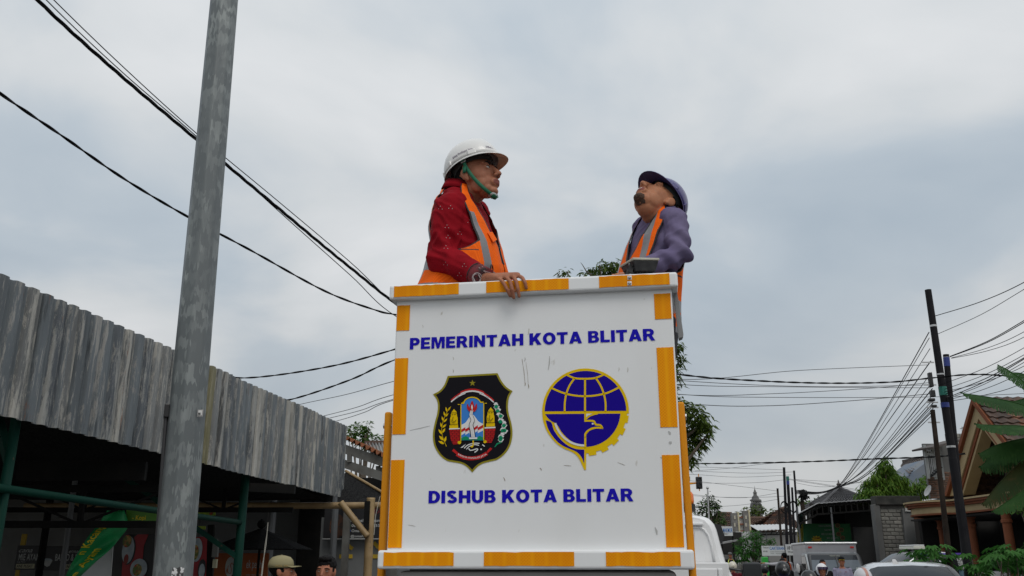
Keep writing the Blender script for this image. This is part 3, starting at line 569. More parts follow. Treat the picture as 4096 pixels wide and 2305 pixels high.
fs = [(i * n + j, i * n + j + 1, (i + 1) * n + j + 1, (i + 1) * n + j) for i in range(len(secs) - 1) for j in range(n - 1)] + [tuple(range(n))[::-1], tuple((len(secs) - 1) * n + j for j in range(n))]
fs += [(i * n + n - 1, i * n, (i + 1) * n, (i + 1) * n + n - 1) for i in range(len(secs) - 1)]
g.f = fs; g.mi = [0] * len(fs); cabo = g.build('cab', M_cab, tk, smooth=True); cabo.data.polygons[len(fs) - len(secs) - 0].use_smooth = True
m_ = cabo.modifiers.new('es', 'EDGE_SPLIT'); m_.split_angle = R(40)
# pressed ribs on the cab's rear wall
def cpt(u, v, y=0.0):
    p = PP(u, v, BC + BEY * (CB + y), BEY); return (p - BC).dot(BEX), p.z
for lp_px in ([(2776, 2252), (2778, 2140), (2785, 2128), (2797, 2128), (2803, 2140), (2822, 2252)], [(2735, 2252), (2733, 2125), (2752, 2120), (2757, 2130), (2762, 2252)]):
    g = MB(); lp = [cpt(*q) for q in lp_px]; lp = [(p.x, p.y) for p in catmull(lp, 4)]; g.shape([lp], lambda a, b, h: bp(a, CB - h, b), 0.02); bev(g.build('pressed_rib', M_cab, tk), 0.014, 3)
g = MB(); g.tube([bp(*(lambda q: (q[0], CB - 0.003, q[1]))(cpt(*q_))) for q_ in ((2735, 2110), (2798, 2110), (2815, 2118), (2832, 2140), (2845, 2180), (2858, 2250))], 0.011, 8); g.build('seam', M_cab, tk, smooth=True)
a_, b__ = cpt(2600, 2098), cpt(2812, 2098); g = MB(); g.box(bp((a_[0] + b__[0]) / 2, CB - 0.02, a_[1]), (b__[0] - a_[0], 0.04, 0.025), M=BM); bev(g.build('drip_rail', M_cab, tk), 0.008)
a_, b__ = cpt(2500, 2250, -.1), cpt(2912, 2250, -.1); g = MB(); g.box(bp((a_[0] + b__[0]) / 2, CB - 0.10, a_[1] - .3), (b__[0] - a_[0], 0.14, 0.6), M=BM); bev(g.build('rear_guard', mat('off_white_paint', (0.70, 0.70, 0.695), 0.4), tk), 0.012)
for u0, u1 in ((2782, 2868), (2872, 2890)):
    a_, b__ = cpt(u0, 2280, -.18), cpt(u1, 2280, -.18); g = MB(); g.box(bp((a_[0] + b__[0]) / 2, CB - 0.18, a_[1] - .17), (b__[0] - a_[0], 0.02, 0.36), M=BM); bev(g.build('guard_panel', M_cab, tk), 0.006)
g = MB(); g.box(bp(-0.02, CB + 1.58, 1.62), (1.6, 0.03, 0.5), M=BM @ Matrix.Rotation(R(-12), 3, 'X')); g.build('windscreen', M_dark, tk)
g = MB(); g.box(bp(0, 2.9, 0.95), (1.85, 4.6, 0.1), M=BM); g.build('deck', M_chas, tk)
g = MB(); g.box(bp(0, 3.2, 0.62), (0.8, 5.6, 0.18), M=BM); g.build('chassis', M_chas, tk)
g = MB(); g.tube([bp(0, 0.9, 1.45), bp(0, 2.4, 1.75), bp(0, 3.9, 1.55)], 0.12, 8); g.build('boom', M_cab, tk)
g = MB(); g.lathe([(0.4, 1.0), (0.34, 1.1), (0.25, 1.5), (0.25, 1.6)], bp(0, 3.9, 0), 16); g.build('turntable', M_cab, tk)
for y in (1.9, 5.6):
    for x in (-0.8, 0.8):
        g = MB(); g.lathe([(0.12, -0.11), (0.36, -0.11), (0.39, -0.07), (0.39, 0.07), (0.36, 0.11), (0.12, 0.11)], bp(x, y, 0.395), 20, BM @ Matrix.Rotation(R(90), 3, 'Y')); wo = g.build('wheel', M_tyre, tk)
        g = MB(); g.lathe([(0.22, -0.115), (0.2, -0.08), (0.2, 0.08), (0.22, 0.115)], bp(x, y, 0.395), 16, BM @ Matrix.Rotation(R(90), 3, 'Y')); g.build('rim', M_steel, wo)
bq = PP(2742, 2018, BC + BEY * 5.1, BEY)
g = MB(); g.lathe([(0.09, -0.07), (0.09, 0.0)], bq, 14); bb = g.build('beacon_base', M_black, tk)
g = MB(); g.lathe([(0.078, 0), (0.08, 0.03), (0.078, 0.09), (0.06, 0.115), (0.0, 0.125)], bq, 16); g.build('beacon', mat('amber_lens', (0.75, 0.16, 0.01), 0.15, spec=0.6), tk, smooth=True)
def mirror(u0, v0, u1, v1, yb, name='wing_mirror'):
    o_ = BC + BEY * yb; a = PP(u0, v0, o_, BEY); b_ = PP(u1, v1, o_, BEY); g = MB()
    c_ = (a + b_) / 2; w_ = abs((b_ - a).dot(BEX)); h_ = abs(b_.z - a.z)
    g.box(c_, (w_, 0.07, h_), M=BM); mo = bev(g.build(name, M_black, tk), min(w_, h_) * 0.16, 3)
    g = MB(); g.box(c_ - BEY * 0.037, (w_ * 0.84, 0.006, h_ * 0.86), M=BM); bev(g.build('mirror_glass', mat('mirror', (0.05, 0.055, 0.06), 0.06, 0.6), mo), 0.002)
    g = MB(); g.tube([c_ + BEY * 0.03, c_ + BEY * 0.05 - BEX * 0.3 + V((0, 0, .05))], 0.014, 6); g.build('mirror_arm', M_black, mo)
mirror(2968, 2250, 3050, 2330, 6.4)
o_ = BC + BEY * 6.1
q = [PP(u, v, o_, BEY) for u, v in ((2860, 2103), (2877, 2106), (2890, 2142), (2884, 2162), (2870, 2150))]
g = MB(); g.add(q + [p + BEY * 0.2 for p in q], [(0, 1, 2, 3, 4), (9, 8, 7, 6, 5)] + [(i, (i + 1) % 5, 5 + (i + 1) % 5, 5 + i) for i in range(5)]); bev(g.build('side_visor', M_black, tk), 0.02)

# ================================================================== GALVANISED POLE (left foreground)
M_galv = pattern_mat('galvanised_steel', 'cells', (0.135, 0.152, 0.156), (0.27, 0.295, 0.29), 20, 0.5, 0.25, thr=0.68, extra=((0.12, 0.135, 0.14), 3.0, (3, 3, 0.5)), bump=0.05)
PY = 4.85
def frame_z(d): z = V(d).normalized(); y = z.cross(V((1, 0, 0))).normalized(); x = y.cross(z); return Matrix((x, y, z)).transposed()
pb = P(690, 2305, PY); pt = P(897, 0, PY); pdir = (pt - pb).normalized()
base = pb + pdir * (-(pb.z) / pdir.z)
pole = thing('street_pole', 'octagonal galvanised steel street pole in front of the corrugated awning', 'pole', base)
g = MB(); top = pt + pdir * 1.5; Lp = (top - base).length
rb, rt = 0.112, 0.080
g.lathe([(rb, 0), ((rb + rt) / 2, Lp / 2), (rt, Lp)], base, 8, frame_z(pdir) @ Matrix.Rotation(R(9), 3, 'Z')); 
# turn the octagon so that two broad facets face the camera
po = g.build('shaft', M_galv, pole); po.rotation_euler = (0, 0, 0); bev(po, 0.010, 2, 20)
g = MB(); g.box(base + V((0, 0, 0.012)), (0.38, 0.38, 0.024)); g.build('base_plate', M_galv, pole)
def on_pole(u, v, d=0.1): return P(u, v, PY - d)
q = P(801, 1653, PY - 0.07)
g = MB(); g.box(q, (0.030, 0.006, 0.038), rz=R(-14)); tp = g.build('tag_plate', M_greyp, pole)
g = MB(); g.box(q + V((0.001, -0.0045, 0.001)), (0.022, 0.002, 0.027), rz=R(-14)); g.build('tag_paper', mat('tag_white', (0.75, 0.75, 0.73), 0.6), tp)
g = MB(); 
for k in range(7): g.box(q + V((-0.007 + k * 0.0023, -0.0062, -0.004)), (0.0011 if k % 3 else 0.0016, 0.001, 0.012), rz=R(-14))
ob = g.build('barcode', M_black, tp); ob['kind'] = 'stuff'
q = P(668, 1645, PY - 0.03); g = MB(); g.box(q, (0.03, 0.05, 0.075), rz=R(20)); bev(g.build('junction_box', M_black, pole), 0.005)
g = MB(); g.tube([P(664, 1670, PY - 0.03), P(640, 2000, PY - 0.03), P(618, 2290, PY - 0.03), V((P(610, 2300, PY).x, PY - .03, 0.1))], 0.011, 8); g.build('conduit', mat('dark_conduit', (0.03, 0.03, 0.032), 0.5), pole)
q = P(708, 2297, PY - 0.12); g = MB(); lp = [(-.03, -.04), (.028, -.05), (.034, .03), (.01, .036), (-.004, .028), (-.026, .034)]
g.shape([lp], lambda a, b, h: q + V((a, -h, b)), 0.0008); g.build('torn_sticker', mat('sticker', (0.7, 0.7, 0.7), 0.7, col2=(0.05, 0.05, 0.05), nscale=60, lo=.48, hi=.52), pole)

# ================================================================== MARKET SHELTER WITH CORRUGATED FASCIA
ZF = 2.45
FA, FB = PZ(0, 1660, ZF), PZ(1362, 1990, ZF)
FD = (FB - FA).normalized(); FN = V((FD.y, -FD.x, 0))      # FN points to the street (+x)
if FN.x < 0: FN = -FN
def FP(u, v, off=0.0): return PP(u, v, FA + FN * off, FN)
def fz(u, v): return FP(u, v).z
ztA, ztB = fz(0, 1092), fz(1385, 1705)
FLEN = (FB - FA).length
def m_corr(name, base, pale, palef, loc, olive):
    m_ = mat(name, base, 0.6, 0.15, spec=.3); t = m_.node_tree; b = t.nodes['Principled BSDF']; L = t.links.new
    tc_ = t.nodes.new('ShaderNodeTexCoord'); cur = None
    def layer(scale, st, lo, hi, col, det=6, rough=.6, lc=(0, 0, 0)):
        nonlocal cur
        mp = t.nodes.new('ShaderNodeMapping'); mp.inputs['Scale'].default_value = st; mp.inputs['Location'].default_value = tuple(a + c for a, c in zip(lc, loc)); L(tc_.outputs['Object'], mp.inputs[0])
        n_ = t.nodes.new('ShaderNodeTexNoise'); n_.inputs['Scale'].default_value = scale; n_.inputs['Detail'].default_value = det; n_.inputs['Roughness'].default_value = rough; L(mp.outputs[0], n_.inputs['Vector'])
        mr = t.nodes.new('ShaderNodeMapRange'); mr.inputs[1].default_value = lo; mr.inputs[2].default_value = hi; L(n_.outputs[0], mr.inputs[0])
        mi = t.nodes.new('ShaderNodeMix'); mi.data_type = 'RGBA'; L(mr.outputs[0], mi.inputs[0])
        if cur is None: mi.inputs[6].default_value = (*base, 1)
        else: L(cur, mi.inputs[6])
        mi.inputs[7].default_value = (*col, 1); cur = mi.outputs[2]
    layer(3.4, (1, 1, 0.16), 0.42, 0.62, tuple(c * 1.5 for c in base))
    layer(7, (1, 1, 0.10), .535 - palef, .575 - palef, tuple(c * 1.25 for c in pale), 10, .8)
    layer(14, (1, 1, 0.28), .56 - palef, .59 - palef, pale, 10, .82, (3, 1, 2))
    layer(5, (1, 1, 0.12), 0.57, 0.62, tuple(c * .55 for c in base), 9, .7, (11, 4, 3))
    if olive: layer(2.5, (1, 1, 0.10), 0.40, 0.62, (0.19, 0.17, 0.07), 6, .6, (7.3, 2, 0))
    layer(6, (1, 1, 0.16), 0.655, 0.70, (0.19, 0.065, 0.02), 6, .65, (0, 5, 1))
    L(cur, b.inputs['Base Color']); return m_
M_corrs = [m_corr('zinc_blue_grey', (.115, .13, .14), (.27, .265, .25), .0, (0, 0, 0), False), m_corr('zinc_grey', (.15, .155, .155), (.33, .32, .29), .02, (9, 2, 4), False), m_corr('zinc_olive', (.16, .155, .12), (.30, .28, .22), .02, (4, 8, 1), True), m_corr('zinc_dark', (.085, .095, .105), (.26, .26, .245), .03, (2, 1, 7), False), m_corr('zinc_pale', (.25, .245, .225), (.36, .35, .32), .05, (5, 5, 5), False)]
M_gpaint = mat('green_paint', (0.003, 0.032, 0.021), 0.6, spec=.1, col2=(0.004, 0.032, 0.024), nscale=4, col3=(0.10, 0.06, 0.04), n3=14, lo3=.68, hi3=.76)
M_frame = mat('dark_frame', (0.008, 0.0085, 0.0085), 0.8, col2=(0.014, 0.013, 0.012), nscale=5, spec=.1)
M_net = mat('shade_net', (0.010, 0.010, 0.011), 0.9, spec=.05, col2=(0.028, 0.028, 0.028), nscale=60, nstretch=(1, 0.3, 1), bump=0.3, bscale=150)
sh_base = V((-6.5, 8.5, 0.115))
mk = thing('market_shelter', 'open market shelter with grey corrugated metal fascia and green steel posts', 'shelter', sh_base)
pitch = 0.155; nst = 7
t0 = -3.2; k = 0; t = t0
prof = [(a_ * .775, d_) for a_, d_ in [(0.0, 0.0), (0.010, 0.022), (0.030, 0.027), (0.095, 0.027), (0.118, 0.022), (0.130, 0.0), (0.145, -0.004), (0.190, -0.004)]]
while t < FLEN - 0.02:
    w_ = min(6 * pitch, FLEN - t); pts = []
    nrep = int(round(w_ / pitch)) or 1
    for r_ in range(nrep):
        for a, d in prof: pts.append((t + r_ * pitch + a, d))
    pts += [(t + nrep * pitch + a, d) for a, d in prof[:3]]
    off = 0.0045 * (k % 2); g = MB(); jit = rnd.uniform(-0.012, 0.012); skew = rnd.uniform(-.01, .01)
    vs = []; nz_ = 3
    for zi in range(nz_):
        for a, d in pts:
            s_ = a / FLEN; zt = lerp(ztA, ztB, s_) + jit; zb = ZF + jit * .7
            q = FA + FD * a + FN * (d + off); q.z = lerp(zb, zt, zi / (nz_ - 1)); vs.append(q)
    n = len(pts)
    g.add(vs, [(z_ * n + j, z_ * n + j + 1, (z_ + 1) * n + j + 1, (z_ + 1) * n + j) for z_ in range(nz_ - 1) for j in range(n - 1)]); pv = [rnd.choices((0, 1, 2, 3, 4), (5, 4, 2.2 if t < 3.0 else .5, 3, 2))[0] for _ in range(nrep + 1)]; g.mi = [4 if (j % 8) in (4,) and pv[j // 8] != 3 else pv[j // 8] for z_ in range(nz_ - 1) for j in range(n - 1)]
    o = g.build('corrugated_sheet', M_corrs, mk); sm = o.modifiers.new('solid', 'SOLIDIFY'); sm.thickness = 0.0025
    t += nrep * pitch; k += 1
# posts, rails, roof
def post_at(u, r_=0.06, ztop=2.7, m_=None, off=-0.12):
    q = FP(u, 2100, off); g = MB(); g.tube([V((q.x, q.y, 0.115)), V((q.x, q.y, ztop))], r_, 12); return g.build('post', m_ or M_gpaint, mk, smooth=True), q
p1, q1 = post_at(965, 0.046); p0, q0 = post_at(-5, 0.032); q2 = FP(1340, 2100, -.12)
g = MB(); g.box(V((q0.x - .03, q0.y - .15, 1.05)), (0.13, 0.02, 2.0)); g.build('post_board', mat('worn_teal_board', (0.02, 0.16, 0.12), 0.6, col2=(0.45, 0.45, 0.42), nscale=5, nstretch=(1, 1, .4), lo=.47, hi=.53), mk)
a, b_ = FP(60, 1962, -0.10), FP(972, 2092, -0.12)
g = MB(); g.tube([a + (a - b_).normalized() * 1.2, b_], 0.027, 12); g.build('rail', M_gpaint, mk, smooth=True)
g = MB(); zr_ = 2.62; g.tube([V((q0.x, q0.y, zr_)), V((q1.x, q1.y, zr_)), V((q2.x, q2.y, zr_))], 0.04, 8); g.build('rail', M_frame, mk)
# cross trusses running away from the street side
def truss(y, zt, zb, x0, x1, n=8):
    g = MB(); g.bar((x0, y, zt), (x1, y, zt), 0.05, 0.06); g.build('truss_chord', M_frame, mk)
    g = MB(); g.bar((x0, y, zb), (x1, y, zb), 0.05, 0.06); g.build('truss_chord', M_frame, mk)
    for i in range(n):
        xa, xb = lerp(x0, x1, i / n), lerp(x0, x1, (i + 1) / n)
        g = MB(); g.bar((xa, y, zb if i % 2 else zt), (xb, y, zt if i % 2 else zb), 0.02); g.build('truss_brace', M_frame, mk)
    for i in range(1, n, 2):
        xa = lerp(x0, x1, i / n); g = MB(); g.bar((xa, y, zb), (xa, y, zt), 0.04); g.build('truss_upright', M_frame, mk)
zc1 = P(400, 1955, 8.0).z; zc2 = P(400, 2098, 8.0).z
truss(8.0, zc1, zc2, -7.6, FP(700, 2000, -.15).x, 6)
truss(11.4, 2.55, 2.2, -8, -2.75, 6)
rx = P(955, 1930, 9.4)
g = MB(); g.bar(P(1000, 1950, 9.5), P(1180, 1958, 9.5), 0.06, 0.09); g.build('beam', M_frame, mk)
g = MB(); g.bar((q1.x, q1.y, 1.62), (q1.x - 1.3, q1.y - .3, 2.5), 0.07, 0.05); g.build('bracket', M_gpaint, mk)
# roof and ceiling
rf = [V((FA.x - FD.x * 3.2 - .12, FA.y - FD.y * 3.2, 3.0)), V((FB.x - .12, FB.y - .1, 2.86)), V((FB.x - 13.5, FB.y + 5.0, 3.0)), V((FA.x - 13.0, FA.y - 3.2, 3.2))]
g = MB(); g.add(rf + [p + V((0, 0, .04)) for p in rf], [(0, 3, 2, 1), (4, 5, 6, 7), (0, 1, 5, 4), (1, 2, 6, 5), (2, 3, 7, 6), (3, 0, 4, 7)]); g.build('roof_sheet', M_frame, mk)
shade_roof = [V((-3.35, 12.5, 2.83)), V((-3.35, 18.6, 3.1)), V((-15, 18.6, 3.1)), V((-15, 11.0, 2.95))]  # unseen rear roof, added to keep light off the market's back wall
g = MB(); g.add(shade_roof + [p + V((0, 0, .04)) for p in shade_roof], [(0, 3, 2, 1), (4, 5, 6, 7), (0, 1, 5, 4), (1, 2, 6, 5), (2, 3, 7, 6), (3, 0, 4, 7)]); g.build('roof_sheet', M_frame, mk)
g = MB(); g.box(P(330, 1885, 7.4), (1.05, 0.05, 0.15)); g.build('lamp_box', M_frame, mk)
g = MB(); g.bar((q0.x + .0, q0.y, 2.2), (q0.x - .3, q0.y + .25, 2.6), 0.05); g.build('bracket', M_gpaint, mk)

# bamboo-framed shade behind the fascia
M_bam = mat('bamboo', (0.36, 0.25, 0.12), 0.5, col2=(0.24, 0.155, 0.07), nscale=3, nstretch=(1, 1, .4), col3=(0.10, 0.07, 0.04), n3=20, lo3=.62, hi3=.72)
bf = thing('bamboo_shade', 'bamboo post and beam frame carrying a black shade net', 'shade frame', V((-3.5, 12.6, 0.115)))
def bamboo(p0, p1, r_, name):
    p0, p1 = V(p0), V(p1); L_ = (p1 - p0).length; n = max(2, int(L_ / 0.35)); pts, rs = [], []
    for i in range(n):
        for a, s_ in ((0.0, 1.06), (0.06, 1.0), (0.94, 1.0)): pts.append(p0.lerp(p1, (i + a) / n)); rs.append(r_ * s_)
    pts.append(p1); rs.append(r_ * 1.04); g = MB(); g.tube(pts, rs, 10); return g.build(name, M_bam, bf, smooth=True)
BY = 12.6
bamboo(P(100, 2026, BY), P(1580, 2022, BY), 0.047, 'beam')
qb = P(1477, 2150, BY - 0.1); bamboo((qb.x, qb.y, 0.1), (qb.x, qb.y, 2.42), 0.058, 'post')
qc = P(-200, 2150, BY); bamboo((qc.x, qc.y, 0.1), (qc.x, qc.y, 2.4), 0.055, 'post')
bamboo(P(1363, 2010, BY - 0.17), P(1470, 2146, BY - 0.19), 0.044, 'brace')
g = MB(); g.box(P(1467, 2062, BY - .18), (0.075, 0.03, 0.38)); g.build('joint_plate', M_frame, bf)
g = MB(); nx, ny = 26, 14; vs = []
x0, x1 = P(-300, 2010, BY).x, P(1585, 2005, BY).x
for j in range(ny + 1):
    yy = lerp(7.2, BY + .02, j / ny)
    for i in range(nx + 1):
        xe = (FA + FD * ((yy - FA.y) / FD.y)).x - 0.12 if yy < FB.y else x1; xx = lerp(x0, xe, i / nx); zz_ = lerp(2.72, 2.40, j / ny) + 0.03 * noise.noise(V((xx * .9, yy * .9, 0))) - 0.03 * math.sin(math.pi * i / nx * 5) ** 2 * (1 if 0 < j < ny else 0.3); vs.append(V((xx, yy, zz_)))
g.add(vs, [(j * (nx + 1) + i, j * (nx + 1) + i + 1, (j + 1) * (nx + 1) + i + 1, (j + 1) * (nx + 1) + i) for j in range(ny) for i in range(nx)]); g.build('shade_net', M_net, bf, smooth=True)
bamboo(P(1383, 1884, 13.2), P(1560, 1988, 12.7), 0.02, 'edge_pole')
q = [P(1383, 1888, 13.2), P(1560, 1992, 12.72), P(1560, 2012, 12.62), P(1350, 2012, 12.62), P(1350, 1930, 13.0)]
g = MB(); g.add(q, [(0, 1, 2, 3, 4)]); g.build('net_edge', M_net, bf)
g = MB(); g.tube([P(1520, 1985, 12.5), P(1503, 2060, 12.5), P(1496, 2140, 12.5)], 0.004, 5); g.build('hanging_wire', mat('pale_cord', (0.5, 0.48, 0.42), .8), bf)

# tin-roofed shed beyond
M_rtin = mat('rusty_tin', (0.30, 0.30, 0.29), 0.6, col2=(0.18, 0.18, 0.175), nscale=4, col3=(0.32, 0.11, 0.03), n3=3, lo3=.52, hi3=.64)
M_redge = mat('rust_orange', (0.36, 0.11, 0.03), 0.8, col2=(0.2, 0.08, 0.03), nscale=12)
M_wood = mat('weathered_wood', (0.13, 0.13, 0.12), 0.8, col2=(0.08, 0.075, 0.065), nscale=4, nstretch=(1, 1, 1), bump=.2)
sd = thing('tin_shed', 'small open shed with rusty corrugated tin roof and grey timber beams', 'shed', V((-2.2, 15.0, 0.115)))
def tinroof(c00, c10, c11, c01, nw, amp, name, m_, edge=None):
    g = MB(); n = nw * 6; vs = []; up = (c10 - c00).cross(c01 - c00).normalized()
    if up.z < 0: up = -up
    for j in range(2):
        for i in range(n + 1):
            a = c00.lerp(c10, i / n); b_ = c01.lerp(c11, i / n); vs.append((a if j == 0 else b_) + up * amp * math.sin(2 * math.pi * nw * i / n))
    g.add(vs, [(i, i + 1, n + 2 + i, n + 1 + i) for i in range(n)]); o = g.build(name, m_, sd); s_ = o.modifiers.new('s', 'SOLIDIFY'); s_.thickness = .006
    return o
a, b_ = P(1372, 1745, 14.2), P(1600, 1852, 14.0)
tinroof(a, b_, b_ + V((0.2, 2.0, 0.02)), a + V((0.2, 2.0, .02)), 11, 0.032, 'roof_sheet', M_redge)
a2, b2 = P(1460, 1772, 16.4), P(1640, 1768, 16.4)
tinroof(P(1490, 1835, 15.4), P(1640, 1835, 15.4), b2, a2, 14, 0.025, 'roof_sheet', M_rtin)
g = MB(); g.bar(a2, b2, 0.12, 0.06); g.build('ridge_cap', mat('brown_tin', (.10, .06, .045), .7), sd)
for (u0, v0, u1, v1, w_) in ((1375, 1795, 1600, 1872, .14), (1375, 1855, 1600, 1930, .13)):
    g = MB(); g.bar(P(u0, v0, 14.3), P(u1, v1, 14.1), 0.06, w_); g.build('timber_beam', M_wood, sd)
for u, v0, v1 in ((1398, 1815, 1850), (1513, 1865, 1900), (1532, 1870, 1905)):
    g = MB(); g.bar(P(u, v0, 14.25), P(u, v1, 14.25), 0.07); g.build('strut', M_wood, sd)
g = MB(); g.box((P(1480, 1900, 17.2).x, 17.2, 1.6), (2.6, .08, 3.0)); g.build('wall', M_frame, sd)
for u in (1392, 1585):
    q = P(u, 2000, 14.2); g = MB(); g.box((q.x, q.y, 1.45), (0.1, 0.1, 2.7)); g.build('post', M_wood, sd)

# back wall of the market
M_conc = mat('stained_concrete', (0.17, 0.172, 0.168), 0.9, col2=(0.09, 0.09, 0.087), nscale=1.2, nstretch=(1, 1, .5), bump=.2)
M_plas = mat('grey_plaster', (0.17, 0.178, 0.18), 0.9, col2=(0.13, 0.135, 0.135), nscale=1.5)
bw = thing('market_wall', 'grey concrete wall behind the market signs', 'wall', V((-6, 18, 0.115)))
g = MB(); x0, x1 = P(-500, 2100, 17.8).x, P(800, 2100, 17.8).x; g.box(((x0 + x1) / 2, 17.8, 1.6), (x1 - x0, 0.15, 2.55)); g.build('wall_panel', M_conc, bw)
x2 = P(1300, 2100, 17.8).x; g = MB(); g.box(((x1 + x2) / 2, 17.82, 1.75), (x2 - x1 - .01, 0.15, 3.3)); g.build('wall_panel', M_plas, bw)
pc = thing('market_kiosk', 'pale grey kiosk wall with yellow stripes behind the bamboo post', 'kiosk', V((-2.4, 14.6, 0.115)))
x3, x4 = P(1282, 2200, 14.6).x, P(1640, 2200, 14.6).x; g = MB(); g.box(((x3 + x4) / 2, 14.6, 1.2), (x4 - x3, 0.12, 2.1)); g.build('wall_panel', M_plas, pc)
M_ystr = mat('yellow_stripe', (0.5, 0.33, 0.02), .6)
for (u0, v0, u1, v1, w_) in ((1372, 2165, 1410, 2196, .055), (1495, 2170, 1515, 2192, .055), (1357, 2226, 1410, 2226, .06), (1490, 2226, 1530, 2226, .06)):
    g = MB(); g.bar(P(u0, v0, 14.53), P(u1, v1, 14.53), 0.008, w_, up=(0, 0, 1)); g.build('stripe', M_ystr, pc)
for u, r_ in ((1085, .06), (1338, .05)):
    q = P(u, 2100, 14.0); g = MB(); g.tube([(q.x, q.y, 0.11), (q.x, q.y, 2.6)], r_, 10)
    o = g.build('steel_post', mat('grey_steel', (.10, .105, .11), .5), None, org=(q.x, q.y, .11)); tag(o, {1085: 'dark steel post behind the man in the khaki cap', 1338: 'grey steel post between black banner and bamboo brace', 1288: 'dark steel post left of the black banner'}[u], 'post', 'steel posts under the market roof')
q = P(450, 2100, 11.0)
for u, Y_ in ((185, 14.2), (275, 9.8)):
    q = P(u, 2100, Y_); g = MB(); g.tube([(q.x, q.y, .11), (q.x, q.y, 2.5)], .055 if u == 185 else .03, 8); o = g.build('steel_post', M_frame if u == 185 else mat('grey_steel'), None, org=(q.x, q.y, .11)); tag(o, {185: 'black post above the dark noodle sign', 275: 'thin grey post left of the green banner'}[u], 'post', 'steel posts under the market roof')

# signs and banners
M_sblk = mat('sign_black', (0.012, 0.012, 0.014), .5); M_sw = mat('sign_white', (.45, .46, .45), .6); M_cr2 = mat('sign_cream', (.42, .40, .27), .6)
def board(name, label, u0, v0, u1, v1, Y, m_, th=0.03, cat='sign', grp=None):
    a, b_ = P(u0, v1, Y), P(u1, v1, Y); zt = P((u0 + u1) / 2, v0, Y).z; zb = P((u0 + u1) / 2, v1, Y).z
    o = thing(name, label, cat, V(((a.x + b_.x) / 2, Y, zb)), grp); g = MB(); g.box(((a.x + b_.x) / 2, Y + th / 2, (zt + zb) / 2), (b_.x - a.x, th, zt - zb)); bev(g.build('panel', m_, o), 0.004)
    return o
def btext(o, s_, u0, v0, u1, v1, Y, m_, bold=0.0, name='lettering', shear=0.0, dy=-0.003):
    a = P(u0, v1, Y); b_ = P(u1, v0, Y); g = MB(); text_q(g, s_, (a.x, Y + dy, a.z), (1, 0, 0), (0, 0, 1), b_.x - a.x, b_.z - a.z, bold, shear); return g.build(name, m_, o)
def disc(o, u, v, ru, rv, Y, m_, name, dy=-0.002, n=20):
    c_ = P(u, v, Y); rx = P(u + ru, v, Y).x - c_.x; rz = c_.z - P(u, v + rv, Y).z; g = MB(); lp = [(c_.x + rx * math.cos(2 * math.pi * i / n), c_.z + rz * math.sin(2 * math.pi * i / n)) for i in range(n)]
    g.shape([lp], lambda a, b, h: V((a, Y + dy - h, b)), 0.001); return g.build(name, m_, o)
M_food = mat('food_photo', (.45, .28, .08), .6, col2=(.12, .16, .04), nscale=22, lo=.42, hi=.56, col3=(.4, .06, .03), n3=14, lo3=.58, hi3=.64)
M_plate = mat('plate_photo', (.45, .5, .52), .6, col2=(.3, .36, .4), nscale=12)
s1 = board('noodle_sign', 'black chicken noodle sign with cream strip at far left', 55, 2183, 168, 2280, 15, M_sblk)
btext(s1, 'cana', 75, 2198, 132, 2210, 15, M_sw, 0, 'script', .4); btext(s1, 'MIE AYAM', 73, 2215, 160, 2242, 15, M_sw, .015); btext(s1, 'ang Mase', 68, 2245, 103, 2252, 15, M_sw)
g = MB(); a, b_ = P(63, 2274, 15), P(140, 2256, 15); g.box(((a.x + b_.x) / 2, 14.996, (a.z + b_.z) / 2), (b_.x - a.x, .004, b_.z - a.z)); g.build('strip', M_cr2, s1); btext(s1, 'ANE PUSAT', 66, 2259, 133, 2271, 15, M_sblk, .02, 'strip_lettering', .1, -.008)
s2 = board('meatball_sign', 'black meatball noodle sign with white bowl drawing', 170, 2185, 345, 2282, 15.02, M_sblk)
btext(s2, 'BAKSO & MIE', 220, 2216, 330, 2244, 15.02, M_sw, .015); btext(s2, 'ermana', 275, 2203, 328, 2213, 15.02, M_sw, 0, 'script', .4); btext(s2, 'ang Tanang Mase', 278, 2250, 325, 2257, 15.02, M_sw)
disc(s2, 190, 2243, 20, 9, 15.02, M_plate, 'bowl_top'); g = MB(); lp = [P(u, v, 15.015) for u, v in ((170, 2243), (178, 2262), (188, 2268), (198, 2264), (210, 2243))]; g.add(lp, [(0, 1, 2, 3, 4)]); g.build('bowl', M_sw, s2)
g = MB(); a, b_ = P(244, 2277, 15.02), P(330, 2258, 15.02); g.box(((a.x + b_.x) / 2, 15.016, (a.z + b_.z) / 2), (b_.x - a.x, .004, b_.z - a.z)); g.build('strip', M_cr2, s2); btext(s2, 'DENGANE', 248, 2261, 322, 2273, 15.02, M_sblk, .02, 'strip_lettering', .1, -.008)
for (u0, v0, u1, v1, nm) in ((80, 2136, 100, 2182, 'upper'), (58, 2278, 74, 2305, 'lower')):
    o = board('yellow_crate', {'upper': 'yellow panel glimpsed above the chicken noodle sign', 'lower': 'yellow mesh panel glimpsed below the chicken noodle sign'}[nm], u0, v0, u1, v1, 15.3, M_ystr, cat='panel')
rp_ = board('menu_board', 'red and black menu board with plates of food left of the pole', 478, 2138, 640, 2330, 12.0, mat('menu_black', (.015, .015, .017), .5))
g = MB(); lp = [P(u, v, 11.99) for u, v in ((484, 2330), (492, 2215), (505, 2170), (552, 2138), (594, 2138), (575, 2185), (570, 2245), (585, 2330))]; g.add(lp, [tuple(range(8))]); g.build('red_field', mat('menu_red', (.30, .012, .018), .5), rp_)
